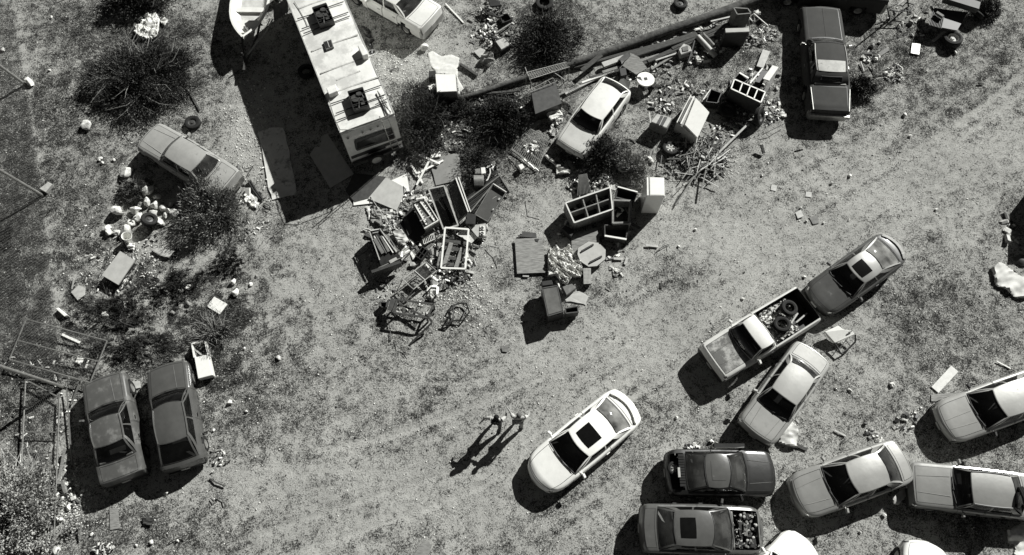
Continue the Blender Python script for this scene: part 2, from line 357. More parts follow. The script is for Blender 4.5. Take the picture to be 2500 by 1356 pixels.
def lumps(name, label, x, y, rad, mt, flat=.6):
    n_ = len(x); base = np.array([(1, 0, 0), (-1, 0, 0), (0, 1, 0), (0, -1, 0), (0, 0, 1), (0, 0, -1)], float)
    fc = np.array([(0, 2, 4), (2, 1, 4), (1, 3, 4), (3, 0, 4), (2, 0, 5), (1, 2, 5), (3, 1, 5), (0, 3, 5)])
    vs = base[None]*rad[:, None, None]*RNG.uniform(.6, 1.3, (n_, 6, 1)); vs[:, :, 2] *= flat
    a = RNG.uniform(0, 6.28, n_); c, s_ = np.cos(a)[:, None], np.sin(a)[:, None]
    xx = vs[:, :, 0]*c-vs[:, :, 1]*s_; yy = vs[:, :, 0]*s_+vs[:, :, 1]*c
    V = np.stack([xx+x[:, None], yy+y[:, None], vs[:, :, 2]+gz(x, y)[:, None]], -1).reshape(-1, 3)
    Q = (fc[None]+np.arange(n_)[:, None, None]*6).reshape(-1, 3)
    me = np_mesh(name, V, Q, 3); me.materials.append(mt); o = bpy.data.objects.new(name, me); COL.objects.link(o); return tag(o, label, name.replace('_', ' '), None, 'stuff')
n_ = 16000; x = RNG.uniform(-25.5, 25.5, n_); y = RNG.uniform(.2, 26.5, n_); k_ = fbm(x*.4, y*.4, 77)+RNG.uniform(-.25, .25, n_) > .53
x, y = x[k_], y[k_]; lumps('gravel', 'small pale pebbles strewn over the sandy ground', x, y, .010+.032*RNG.random(len(x))**3, M_rock)
# a denser spread of pale grit beside the travel trailer and in the littered corner
n_ = 2600; c = RNG.integers(0, 6, n_); cc = [(600, 330, 45, 110), (980, 150, 70, 50), (330, 640, 120, 60), (170, 1230, 50, 70), (1140, 720, 60, 60), (1720, 400, 90, 40)]
pxs = np.array([RNG.normal(cc[i][0], cc[i][2]*.6) for i in c]); pys = np.array([RNG.normal(cc[i][1], cc[i][3]*.6) for i in c])
pw = [P(a, b_) for a, b_ in zip(pxs, pys)]; lumps('grit', 'pale grit and small litter in loose spreads between the junk', np.array([p.x for p in pw]), np.array([p.y for p in pw]), .012+.04*RNG.random(n_)**2.5, M_rock)
n_ = 1500; x = RNG.uniform(-25.5, 25.5, n_); y = RNG.uniform(.2, 26.5, n_); lumps('dark_clods', 'dark clods and bits of bark lying on the ground', x, y, .015+.035*RNG.random(n_)**2, M_dark)
# ---------------------------------------------------------------- vehicles
STY = {
 'sedan': dict(cowl=.27, r0=.44, r1=.745, deck=.875, h=1.40, zt=[(0, .42), (.006, .60), (.02, .67), (.06, .73), (.27, .92), (.5, .95), (.88, 1.0), (.97, .97), (.99, .90), (1, .55)],
   wr=.66, fr=(.20, .10), rr=(.15, .09), bf=.16, br=.12, doors=[(.29, .53), (.54, .76)], win=[(.07, .47), (.51, .84)], wheels=(.17, .80)),
 'boxy': dict(cowl=.29, r0=.39, r1=.70, deck=.80, h=1.40, zt=[(0, .45), (.006, .66), (.02, .74), (.06, .78), (.29, .92), (.5, .93), (.8, .95), (.98, .93), (.993, .88), (1, .55)],
   wr=.70, fr=(.07, .05), rr=(.06, .05), bf=.06, br=.05, doors=[(.30, .51), (.52, .71)], win=[(.05, .46), (.50, .88)], wheels=(.17, .79)),
 'coupe': dict(cowl=.255, r0=.42, r1=.72, deck=.86, h=1.32, zt=[(0, .38), (.006, .52), (.02, .64), (.06, .74), (.255, .88), (.5, .90), (.86, .97), (.965, .97), (.985, .88), (1, .55)],
   wr=.70, fr=(.26, .13), rr=(.20, .11), bf=.22, br=.16, doors=[(.29, .62)], win=[(.08, .52), (.55, .82)], wheels=(.175, .80)),
 'hatch': dict(cowl=.28, r0=.40, r1=.78, deck=.955, h=1.38, zt=[(0, .42), (.006, .60), (.02, .66), (.06, .71), (.28, .90), (.5, .91), (.95, .98), (.985, .92), (1, .55)],
   wr=.70, fr=(.10, .06), rr=(.09, .06), bf=.09, br=.07, doors=[(.29, .60)], win=[(.06, .46), (.49, .88)], wheels=(.18, .82)),
 'fastback': dict(cowl=.26, r0=.40, r1=.65, deck=.88, h=1.34, zt=[(0, .40), (.006, .56), (.02, .63), (.06, .69), (.29, .89), (.5, .91), (.9, 1.0), (.98, .95), (1, .55)],
   wr=.64, fr=(.20, .11), rr=(.20, .12), bf=.18, br=.15, doors=[(.30, .60)], win=[(.07, .50), (.53, .80)], wheels=(.18, .80)),
 'landau': dict(cowl=.345, r0=.435, r1=.70, deck=.775, h=1.38, zt=[(0, .50), (.006, .72), (.02, .80), (.06, .84), (.345, .95), (.5, .95), (.78, .96), (.95, .90), (.99, .84), (1, .6)],
   wr=.72, fr=(.05, .04), rr=(.07, .06), bf=.03, br=.05, doors=[(.36, .62)], win=[(.06, .60), (.70, .84)], wheels=(.16, .80)),
 'pickup': dict(cowl=.26, r0=.36, r1=.49, deck=.52, h=1.58, zt=[(0, .55), (.006, .82), (.02, .90), (.06, .93), (.275, 1.06), (.5, 1.08), (.55, 1.10), (.98, 1.10), (.995, 1.06), (1, .7)],
   wr=.74, fr=(.05, .04), rr=(.02, .02), bf=.05, br=.02, doors=[(.29, .53)], win=[(.08, .86)], wheels=(.17, .78)),
}
def wheel(parent, x, y, r=.31, wd=.19, rim=M_steel, side=1):
    t = MB(); prof = [(r*.60, -wd/2), (r*.86, -wd/2), (r*.97, -wd*.36), (r, -wd*.2), (r, wd*.2), (r*.97, wd*.36), (r*.86, wd/2), (r*.60, wd/2)]
    t.lathe(prof, (x, y, r), (0, 1, 0), 24, closed=True); ty = part('tyre', t, M_rub, parent, smooth=40)
    q = MB(); q.lathe([(r*.61, wd*.42*side), (r*.56, wd*.34*side), (r*.3, wd*.26*side), (r*.14, wd*.38*side), (.001, wd*.38*side)], (x, y, r), (0, 1, 0), 20)
    part('rim', q, rim, ty, smooth=40)
def tyre(name, label, p, r, axis=(0, 0, 1), wd=.2, rim=None, group=None, rimmat=None):
    """a loose tyre at world point p (its centre)"""
    t = MB(); wd_ = wd
    prof = [(r*.56, -wd/2*.8), (r*.74, -wd/2), (r*.92, -wd*.44), (r, -wd*.3), (r*.985, -wd*.1), (r, 0), (r*.985, wd*.1), (r, wd*.3), (r*.92, wd*.44), (r*.74, wd/2), (r*.56, wd/2*.8), (r*.6, 0)]
    rt = thing(name, label, 'tyre' if not rim else 'wheel', (p[0], p[1], 0), 0, group)
    t.lathe(prof, p, axis, 32, closed=True); part('tyre', t, M_rub, rt, world=True, smooth=30)
    if rim:
        q = MB(); q.lathe([(r*.60, wd*.36), (r*.55, wd*.40), (r*.5, wd*.2), (r*.44, wd*.1), (r*.2, wd*.16), (r*.17, wd*.3), (.001, wd*.3)], p, axis, 24)
        q.lathe([(r*.56, -wd*.36), (r*.5, -wd*.3), (r*.44, wd*.05)], p, axis, 24)
        if rim == 'spokes':
            ax = Vector(axis).normalized(); u = ax.orthogonal().normalized(); v = ax.cross(u)
            for k in range(6):
                a = k*math.pi/3; d = u*math.cos(a)+v*math.sin(a); q.bar(Vector(p)+d*r*.12+ax*wd*.34, Vector(p)+d*r*.54+ax*wd*.36, r*.14, .02, up=ax)
        part('rim', q, rimmat or M_steel, rt, world=True, smooth=40)
    return rt
CARLOG = []
def car(name, label, cat, front, rear, W, style, paint, trim=None, roofmat=None, rimmat=M_steel, group='cars standing in the scrapyard', **o):
    st = dict(STY[style]); st.update(o.get('over', {})); trim = trim or M_black; roofmat = roofmat or paint
    A = P(front[0], front[1], .45); B_ = P(rear[0], rear[1], .45); d = A-B_; L = d.length; ctr = (A+B_)/2
    if o.get('L'):
        L0 = o['L']; ctr = (A-d.normalized()*L0/2) if o.get('anchor', 'f') == 'f' else (B_+d.normalized()*L0/2); L = L0
    CARLOG.append((label, round(L, 2)))
    rt = thing(name, label, cat, (ctr.x, ctr.y, 0), math.atan2(d.y, d.x), group)
    zu = [a for a, _ in st['zt']]; zv = [b_ for _, b_ in st['zt']]
    crown = o.get('crown', .05); cowl, deck, r0, r1 = st['cowl'], st['deck'], st['r0'], st['r1']; H = st['h']
    bu = [0, .10, .2, cowl, (cowl+deck)/2, deck, .92, 1]; bv = [st['bf'], st['bf']*.7, .11, .12, 0, -.10, -st['br']*.8, -st['br']]
    def zt(u): return float(np.interp(u, zu, zv))
    def hw(u):
        k = 1.0
        if u < st['fr'][1]*1.4: k -= st['fr'][0]*((1-u/(st['fr'][1]*1.4)))**2.6
        q = 1-u
        if q < st['rr'][1]*1.4: k -= st['rr'][0]*((1-q/(st['rr'][1]*1.4)))**2.6
        k -= .035*abs(u-.5)*2
        return W/2*k
    def X_(u, ym): return L/2-u*L-float(np.interp(u, bu, bv))*ym*ym
    # half section: (y factor, z rule)
    def zc(j, u):
        z = zt(u)
        return [.24, .19, .22, .38, min(.56, z-.06), z-.20, z-.075, z-.018, z, z+crown*.30, z+crown*.34, z+crown*.75, z+crown*.97, z+crown][j] if j > 4 else [.24, .19, .22, min(.38, z-.1), min(.56, z-.05)][j]
    ym = [0, .84, .95, .99, 1.0, .992, .97, .925, .86, .785, .765, .5, .22, 0]
    gp = .022/L
    brk = {0, .006, .02, .028, 1, 1-.028, 1-.015, cowl, deck}
    seams = []
    h0 = .035; t1 = 1-o.get('trunk_end', .03)
    seams += [h0-gp, cowl-.012]
    if style not in ('hatch', 'fastback', 'pickup'): seams += [deck+.012, t1]
    for a, b_ in st['doors']: seams += [a, b_]
    bed = style == 'pickup'
    if bed: brk |= {.54, .985}
    for s_ in seams: brk |= {s_, s_+gp}
    step = .07/L; us = sorted(brk); full = []
    for a, b_ in zip(us[:-1], us[1:]):
        k = max(1, int(round((b_-a)/step))); full += [a+(b_-a)*i/k for i in range(k)]
    us = full+[1.0]
    js = list(range(14)); ring = [(j, 1) for j in js]+[(j, -1) for j in js[-2:0:-1]]
    nr = len(ring)
    vs = []
    for u in us:
        h = hw(u)
        for j, s_ in ring:
            vs.append((X_(u, ym[j]), s_*h*ym[j], zc(j, u)))
    wr_ = o.get('wr', .32)
    wx = [L/2-st['wheels'][0]*L, L/2-st['wheels'][1]*L]
    parts = {}
    def put(k, f, m=0): parts.setdefault(k, []).append((f, m))
    def inseam(u, lst): return any(a < u < a+gp for a in lst)
    dseams = [q for ab in st['doors'] for q in ab]
    for i in range(len(us)-1):
        um = (us[i]+us[i+1])/2
        for k in range(nr):
            k2 = (k+1) % nr; ja, jb = ring[k][0], ring[k2][0]; j = min(ja, jb); side = ring[k][1] if ring[k][0] else ring[k2][1]
            if ja == 13 or jb == 13: j = 12
            f = (i*nr+k, i*nr+k2, (i+1)*nr+k2, (i+1)*nr+k)
            xm = L/2-um*L; zm = (zc(j, um)+zc(j+1, um))/2
            if 1 <= j <= 4 and any(math.hypot(xm-q, zm-wr_) < wr_+.05 for q in wx): continue
            if cowl < um < deck and j >= 8: continue
            if bed and .54 < um < .985 and j >= 8: continue
            if j >= 9 and h0 <= um < cowl-.012 and o.get('nohood'): continue
            if j >= 9 and (h0-gp) <= um < cowl-.012+gp:
                if j == 9 or inseam(um, [h0-gp, cowl-.012]): put('body', f, 1); continue
                put('hood', f); continue
            if style not in ('hatch', 'fastback', 'pickup') and j >= 9 and deck+.012 <= um <= t1+gp:
                if o.get('notrunk'):
                    if deck+.02 < um < .972: continue
                if j == 9 or inseam(um, [deck+.012, t1]): put('body', f, 1); continue
                put('trunk_lid' if not o.get('notrunk') else 'body', f); continue
            hit = False
            for di, (a, b_) in enumerate(st['doors']):
                if a <= um <= b_+gp and 2 <= j <= 7:
                    if inseam(um, [a, b_]) or j == 2: put('body', f, 1)
                    else: put(('door', di, side), f)
                    hit = True; break
            if hit: continue
            if (um < .02 or um > .972) and 1 <= j <= 4: put(('bumper', um < .5), f); continue
            if .0055 < um < .027 and 5 <= j <= 7: put(('headlight', side), f); continue
            if um > .985 and 4 <= j <= 6: put(('tail_light', side), f); continue
            put('body', f, 0)
    put(('bumper', True), tuple(range(nr))); put(('bumper', False), tuple(range((len(us)-1)*nr, len(us)*nr))[::-1])
    def emit(nm, key, mats, parent=rt, **kw):
        mb = MB(); mb.v = vs; mb.f = [f for f, _ in parts[key]]; mb.m = [m_ for _, m_ in parts[key]]
        return part(nm, mb, mats, parent, smooth=38, recalc=False, **kw)
    emit('body', 'body', [paint, M_black])
    for k in list(parts):
        if k == 'hood': emit('hood', k, o.get('hoodmat', paint), label=o.get('hoodlabel'))
        elif k == 'trunk_lid': emit('trunk_lid', k, o.get('trunkmat', paint))
        elif k[0] == 'door':
            dd = emit('door', k, paint); a, b_ = st['doors'][k[1]]; h = hw(b_-.03)*.995
            mb = MB().box((X_(b_-.035, 1), k[2]*(h+.012), zt(b_)-.16), (.14, .03, .03)); part('handle', mb, trim, dd)
        elif k[0] == 'bumper': emit('bumper', k, trim)
        elif k[0] == 'headlight': emit('headlight', k, M_lamp)
        elif k[0] == 'tail_light': emit('tail_light', k, M_mid)
    # greenhouse
    def base(u, s): h = hw(u); return Vector((X_(u, .86*abs(s)), s*.86*h, zt(u)+crown*.3*(1-s*s)))
    def roof(t, s):
        u = r0+(r1-r0)*t; bo = (.12 if style not in ('boxy', 'pickup', 'landau') else .05)*(1-t)-.08*t*(style != 'pickup')
        wd = W/2*st['wr']*(1-.05*(2*t-1)**2)
        return Vector((L/2-u*L-bo*s*s, s*wd, H-.055*s*s-.03*(2*t-1)**2))
    nroof = MB(); ta = [i/10 for i in range(11)]; sb = [-1, -.96, -.8, -.5, -.2, 0, .2, .5, .8, .96, 1]
    nroof.grid(roof, ta, sb)
    part('roof', nroof, [roofmat], rt, smooth=38, label=o.get('rooflabel'))
    fr = MB(); ks = [0, .05, .2, .35, .5, .65, .8, .955, 1]
    def wsf(k, s): a, b_ = base(cowl, s), roof(0, s); p = a.lerp(b_, k); bl = .05*math.sin(math.pi*k); p.x += bl*.6; p.z += bl; return p
    def rgf(k, s): a, b_ = base(deck, s), roof(1, s); p = a.lerp(b_, k); bl = (.05 if style not in ('pickup',) else .01)*math.sin(math.pi*k); p.x -= bl*.5; p.z += bl; return p
    sw = [-1, -.93, -.6, -.3, 0, .3, .6, .93, 1]
    rgs = o.get('rgs', .9 if style not in ('landau',) else .62); sr = [-1, -rgs, -.5, 0, .5, rgs, 1]; rk = o.get('rk', (.05, .955)); ks2 = sorted({0, rk[0], .2, .35, .5, .65, .8, rk[1], 1})
    gw = lambda k, s: .05 < k < .955 and abs(s) < .93
    gr = lambda k, s: rk[0] < k < rk[1] and abs(s) < rgs
    fr.grid(wsf, ks, sw, lambda k, s: not gw(k, s)); fr.grid(rgf, ks2, sr, lambda k, s: not gr(k, s))
    def sidef(sg):
        def fn(t, k):
            a = base(cowl+(deck-cowl)*t, sg); b_ = roof(t, sg)
            p = a.lerp(b_, k); p.y += sg*.03*math.sin(math.pi*k); return p
        return fn
    wins = st['win']; tt = sorted({0, 1, *[q for ab in wins for q in ab], .2, .35, .65, .9}); kk = [0, .06, .35, .65, .93, 1]
    isw = lambda t, k: .06 < k < .93 and any(a < t < b_ for a, b_ in wins)
    for sg in (1, -1): fr.grid(sidef(sg), tt, kk, lambda t, k: not isw(t, k))
    part('window_frame', fr, [o.get('framemat', roofmat)], rt, smooth=38)
    g = o.get('glass', M_glass)
    if not o.get('nowind'): part('windshield', MB().grid(wsf, ks, sw, gw), g, rt, smooth=60)
    part('rear_window', MB().grid(rgf, ks2, sr, gr), o.get('rglass', g), rt, smooth=60)
    # dark rubber seals round the two big panes
    for fn, sm, ka, kb, pane in ((wsf, .93, .05, .955, 'windshield'), (rgf, rgs, rk[0], rk[1], 'rear_window')):
        loop = [fn(ka, -sm+2*sm*i/8) for i in range(9)]+[fn(kb, sm-2*sm*i/8) for i in range(9)]
        loop.append(loop[0]); own = [c for c in rt.children if c.name.split('.')[0] == pane]
        part('window_seal', MB().tube([p+Vector((0, 0, .006)) for p in loop], .016, 5, cap=False), o.get('sealmat', M_black), own[0] if own else rt)
    for sg in (1, -1):
        for wi, (a, b_) in enumerate(wins):
            if (sg, wi) in o.get('open_windows', ()): continue
            part('side_window', MB().grid(sidef(sg), tt, kk, lambda t, k: .06 < k < .93 and a < t < b_), M_glass, rt, smooth=60)
    # inside: floor, dashboard, seats, steering wheel
    xc, xd = L/2-cowl*L, L/2-deck*L; wi = W*.80
    part('cabin_floor', MB().box(((xc+xd)/2, 0, .30), (xc-xd+.3, wi, .05)), M_black, rt)
    part('dashboard', MB().box((xc-.16, 0, zt(cowl)-.10), (.52, wi, .16), taper=.86), o.get('dashmat', M_dark), rt, bevel=.03)
    part('parcel_shelf', MB().box((xd+.12, 0, zt(deck)-.07), (.40, wi, .05)), o.get('shelfmat', M_dark), rt) if not bed else None
    sm = o.get('seatmat', M_seat)
    for sg in (1, -1):
        sx = xc-.95*L/4.6
        s_ = MB().box((sx, sg*W*.21, .50), (.50, .48, .16)); s_.box((sx-.30, sg*W*.21, .80), (.13, .46, .52)); s_.box((sx-.32, sg*W*.21, 1.08), (.09, .24, .14)); part('seat', s_, sm, rt, bevel=.03)
    if not bed:
        s_ = MB().box((sx-.95, 0, .50), (.46, wi*.9, .16)); s_.box((sx-1.22, 0, .80), (.12, wi*.9, .46)); part('rear_seat', s_, sm, rt, bevel=.03)
    sw_ = MB(); c0 = Vector((xc-.50, W*.21, zt(cowl)-.02)); ring_ = [c0+Vector((.07*math.sin(a), .17*math.cos(a), .155*math.sin(a))) for a in [i*math.pi/7 for i in range(15)]]
    sw_.tube(ring_, .016, 5, cap=False); part('steering_wheel', sw_, M_black, rt)
    # mirrors
    for sg in (1, -1):
        if (sg, 'm') in o.get('missing', ()): continue
        u = cowl+.045; q = MB(); c = Vector((X_(u, 1), sg*(hw(u)+.09), zt(u)+.03)); q.box(c, (.10, .19, .13), rz=-sg*.25, taper=.85); q.bar(c-Vector((0, sg*.09, .03)), (c.x, sg*hw(u)*.92, c.z-.05), .05, .03)
        part('mirror', q, o.get('mirmat', paint), rt, bevel=.02)
    # wipers
    if not o.get('nowipers'):
        q = MB()
        for s0, s1 in ((-.5, .15), (.1, .8)):
            a = wsf(.03, s0)+Vector((.03, 0, .02)); b_ = wsf(.09, s1)+Vector((.02, 0, .03)); q.bar(a, b_, .018, .018)
        part('wipers', q, M_black, rt)
    for q, x in enumerate(wx):
        for sg in (1, -1): wheel(rt, x, sg*(W/2-.115), wr_-.01, .19, rimmat, sg)
    part('underbody', MB().box((0, 0, .28), (L*.8, W*.62, .14)), M_black, rt)
    if o.get('sunroof'):
        a, b_ = o['sunroof']; q = MB(); q.grid(lambda t, s: roof(t, s)+Vector((0, 0, .008)), [a+(b_-a)*i/5 for i in range(6)], [-.58, -.5, -.25, 0, .25, .5, .58])
        part('sunroof', q, o.get('sunmat', M_sunr), rt, smooth=40)
    if o.get('spoiler'):
        q = MB(); u = o['spoiler']; n_ = 12; ph = [Vector((X_(u, 0)+.22*s*s*.9, s*hw(u)*.86, zt(u)+crown*.9+.05-.02*abs(s)**3)) for s in [i/n_*2-1 for i in range(n_+1)]]
        for a, b_ in zip(ph[:-1], ph[1:]): q.bar(a, b_+(b_-a)*.03, .11, .03)
        for s in (-.7, .7): q.box((X_(u, 0)+.1, s*hw(u)*.86, zt(u)+.06), (.12, .06, .10))
        part('spoiler', q, o.get('spoilmat', paint), rt)
    if o.get('rails'):
        q = MB()
        for sg in (1, -1): q.tube([roof(t, sg*.98)+Vector((0, 0, .018)) for t in [i/8 for i in range(9)]], .02, 5)
        part('roof_rail', q, o['rails'], rt)
    if o.get('creases'):
        q = MB()
        for s in o['creases']:
            pts = [Vector((X_(u, abs(s)), s*(1.25-.9*(cowl-u))*hw(u)*.8, zt(u)+crown*(.93-abs(s)*.45)+.006)) for u in [h0+.01+(cowl-.03-h0)*i/8 for i in range(9)]]
            q.tube(pts, .013, 4)
        part('hood_crease', q, o.get('creasemat', paint), [c for c in rt.children if c.name.startswith('hood')][0] if any(c.name.startswith('hood') for c in rt.children) else rt)
    q = MB().box((L/2+.005, 0, .46), (.02, .30, .11)); part('licence_plate', q, M_light, rt)
    if not o.get('norearplate'): q = MB().box((-L/2-.005, 0, .56), (.02, .30, .14)); part('licence_plate', q, M_light, rt)
    rt['_dims'] = (L, W); 
    return rt, dict(L=L, W=W, base=base, roof=roof, zt=zt, hw=hw, X=X_, wsf=wsf, cowl=cowl, deck=deck)
def paintmat(name, g, **k):
    d = dict(rough=.30, metal=0.0, var=.07, scale=2.2, coat=.6, bump=.35, bscale=1.6); d.update(k); return mat(name, g, **d)
P_wht = paintmat('white_car_paint', .88, rough=.4, coat=.3)
P_wht2 = paintmat('white_pickup_paint', .62, rough=.5, coat=.2, var=.08, spots=.33, spot_g=.45)
P_wht3 = paintmat('old_white_paint', .68, rough=.5, coat=.15, var=.10, spots=.34, spot_g=.56)
P_sil = paintmat('silver_paint', .36, rough=.42, metal=.3, var=.10, coat=.4)
P_sil2 = paintmat('pale_silver_paint', .42, rough=.45, metal=.3, var=.06, spots=.33, spot_g=.40)
P_sil3 = paintmat('warm_silver_paint', .24, rough=.42, metal=.2, var=.08)
P_gry = paintmat('grey_paint', .085, rough=.32, metal=.0, var=.15, spots=.3, spot_g=.18)
P_dk = paintmat('dark_grey_paint', .075, rough=.3, var=.15, coat=.3)
P_dk2 = paintmat('sunfaded_dark_paint', .085, rough=.4, var=.2, spots=.40, spot_g=.14, coat=.2)
P_dk3 = paintmat('dark_hatch_paint', .07, rough=.45, var=.2, spots=.32, spot_g=.22, coat=.3)
P_land = paintmat('matt_dark_paint', .050, rough=.85, var=.15, coat=0)
P_blk = paintmat('black_paint', .012, rough=.35, var=.3, coat=.3)
P_blkf = paintmat('faded_black_paint', .014, rough=.4, var=.3, spots=.25, spot_g=.06, coat=.1)
P_old = paintmat('chalky_old_paint', .30, rough=.65, var=.12, coat=.05, spots=.33, spot_g=.20)
P_rhood = paintmat('rust_stained_hood_paint', .46, rough=.7, var=.15, coat=0, spots=.53, spot_g=.15, spot_scale=1.6)
P_hoodf = paintmat('dull_hood_paint', .36, rough=.6, var=.1, coat=.05, spots=.4, spot_g=.28)

car('parked_car', 'clean white coupe with a dark sunroof and rear spoiler, standing alone near the two people', 'car', (1303, 1178), (1541, 984), 1.80, 'coupe', P_wht, sunroof=(.14, .60), spoiler=.94, mirmat=P_wht, rglass=M_glassl, trim=P_wht)
car('parked_car', 'silver sedan with pale faded hood, nosed in beside the white pickup', 'car', (1836, 1066), (1981, 862), 1.66, 'boxy', P_sil2, hoodmat=P_hoodf, rglass=M_glassd, creases=(-.5, .5), trim=M_dark, over=dict(h=1.38, wr=.66, fr=(.12, .07), rr=(.1, .07), bf=.12, br=.1, cowl=.255, r0=.405, r1=.73, deck=.83))
car('parked_car', 'dark grey hatchback with sunroof and light roof, parked behind the pickup tailgate', 'car', (1986, 744), (2181, 605), 1.66, 'fastback', P_dk3, roofmat=P_sil3, sunroof=(.08, .60), rglass=M_glassl, spoiler=.96, spoilmat=P_sil3, hoodmat=P_dk3)
car('parked_car', 'silver four-door sedan with long rear window, between the black coupe and the bottom right sedan', 'car', (1934, 1220), (2202, 1124), 1.74, 'sedan', P_sil, rglass=M_glassd, mirmat=P_sil, trim=P_sil3, creases=(-.45, .45))
car('parked_car', 'boxy silver sedan at the right edge, hood pointing left', 'car', (2213, 1182), (2505, 1216), 1.70, 'boxy', P_sil3, L=4.75, rails=M_black, creases=(-.42, .42), trim=M_dark, rglass=M_glassd)
car('parked_car', 'silver sedan with dark bumper, cut by the right edge above the boxy sedan', 'car', (2290, 1040), (2575, 936), 1.72, 'sedan', P_sil2, L=4.55, trim=M_dark, mirmat=M_black, creases=(-.12, .40))
rt_black, _bk = car('parked_car', 'black coupe with open boot and a spare wheel showing inside', 'car', (1892, 1157), (1621, 1156), 1.70, 'coupe', P_blk, hoodmat=P_blkf, roofmat=P_gry, framemat=P_blk, notrunk=True, sunroof=(.18, .78), sunmat=P_gry, creases=(-.5, .5), creasemat=P_gry, glass=M_glassd, dashmat=M_mid, missing=((1, 'm'),), over=dict(fr=(.12, .08), rr=(.12, .08), bf=.14, br=.1, cowl=.285, r0=.455, r1=.67, deck=.84))
rt_eng, _eg = car('parked_car', 'grey sedan without its hood, engine laid bare, with a dark sunroof', 'car', (1861, 1297), (1558, 1291), 1.74, 'sedan', P_gry, nohood=True, sunroof=(.45, .86), rglass=M_glassd, glass=M_glassd, shelfmat=M_light, seatmat=M_seatl, dashmat=M_mid, trim=M_dark, over=dict(wr=.68, rr=(.06, .05), fr=(.12, .07)))
car('parked_car', 'white car cut off by the bottom edge below the silver four-door sedan', 'car', (1972, 1322), (1790, 1510), 1.70, 'sedan', P_wht, L=4.5, mirmat=P_wht)
car('parked_car', 'white car of which only the curved end shows at the bottom edge on the right', 'car', (2256, 1322), (2225, 1620), 1.70, 'sedan', P_wht3, L=4.4)
car('parked_car', 'dark sun-faded sedan standing left of the dark hatchback by the fallen fence', 'car', (258, 922), (312, 1176), 1.70, 'boxy', P_dk2, rails=P_gry, over=dict(wr=.66, rr=(.07, .05), fr=(.07, .05), cowl=.30, r0=.44, r1=.69, deck=.83), creases=(-.42,), creasemat=P_gry, missing=((-1, 'm'),))
car('parked_car', 'dark grey hatchback with large rear window, right beside the faded sedan', 'car', (411, 890), (456, 1146), 1.64, 'hatch', P_dk, rails=P_gry, creases=(-.4,), creasemat=P_gry, missing=((-1, 'm'), (1, 'm')), trim=P_blk, over=dict(r0=.43, cowl=.295))
car('parked_car', 'pale chalky old sedan with sculpted hood and a bush over its tail', 'car', (361, 334), (571, 463), 1.60, 'boxy', P_old, trim=M_steel, creases=(-.55, .55), creasemat=P_old, over=dict(h=1.42, wr=.68, fr=(.10, .06), rr=(.10, .06), bf=.10, br=.06, cowl=.31, r0=.385), missing=((1, 'm'),), rglass=M_glassd, sealmat=M_steel)
car('parked_car', 'white boxy hatchback with black bumper among the junk below the long logs', 'car', (1388, 372), (1507, 216), 1.60, 'hatch', P_wht3, trim=M_black, mirmat=M_black, over=dict(r1=.84, deck=.97, h=1.36), missing=((1, 'm'),))
rt_landau, _ld = car('parked_car', 'long dark coupe with half vinyl roof and chrome hood strip, top right', 'car', (1998, 26), (2021, 288), 1.90, 'landau', P_land, rails=M_chrome, trim=M_steel, creases=(0,), creasemat=M_chrome, glass=M_glassd, rk=(.22, .62), framemat=P_land, mirmat=M_chrome, seatmat=M_seatl, rooflabel='dark vinyl roof with a chrome band')
car('parked_car', 'white saloon with boxy tail, standing tail outwards beside the travel trailer', 'car', (830, -70), (1060, 63), 1.76, 'boxy', P_wht3, L=4.75, anchor='r', trim=M_light, seatmat=M_seatl, shelfmat=M_mid, rglass=M_glassd, rk=(.04, .96), over=dict(deck=.80, r1=.67, fr=(.10, .06), rr=(.07, .05), br=.07))
rt_pick, _pk = car('pickup_truck', 'white pickup with rust-stained hood, tyres and rubble in its open bed', 'pickup', (1731, 893), (1964, 750), 1.70, 'pickup', P_wht2, roofmat=P_wht3, hoodmat=P_rhood, hoodlabel='hood with rust stains', trim=M_black, group='pickup trucks in the scrapyard', creases=(-.35, .35), creasemat=P_rhood)
rt_pick2, _p2 = car('pickup_truck', 'dark pickup standing half in shade at the top edge above the long dark coupe', 'pickup', (1880, -42), (2160, -8), 1.85, 'pickup', P_land, L=5.3, anchor='r', trim=M_steel, rails=None, group='pickup trucks in the scrapyard')
# pickup beds
def bedof(rt, c, mt):
    L, W = c['L'], c['W']; x0, x1 = L/2-.54*L, L/2-.985*L; q = MB(); w_ = W*.43
    q.box(((x0+x1)/2, 0, .60), (x0-x1, w_*2, .03)); 
    for sg in (1, -1): q.box(((x0+x1)/2, sg*w_, .84), (x0-x1, .03, .46)); q.box((L/2-.78*L, sg*(w_-.09), .70), (.75, .16, .18))
    q.box((x0, 0, .84), (.03, w_*2, .48)); q.box((x1, 0, .84), (.03, w_*2, .46)); part('truck_bed', q, mt, rt)
bedof(rt_pick, _pk, M_black); bedof(rt_pick2, _p2, M_black)
def wl(rt, x, y, z=0): 
    v = Matrix.Translation(rt.location) @ Matrix.Rotation(rt.rotation_euler.z, 4, 'Z') @ Vector((x, y, z)); return v
t = tyre('loose_tyre', 'worn tyre lying in the pickup bed nearer the tailgate', P(1926, 753, 1.02), .33, (.15, .1, 1), .22, group='tyres lying in the pickup bed')
t = tyre('loose_tyre', 'worn tyre lying in the pickup bed nearer the cab', P(1909, 793, .98), .33, (-.1, .15, 1), .22, group='tyres lying in the pickup bed')
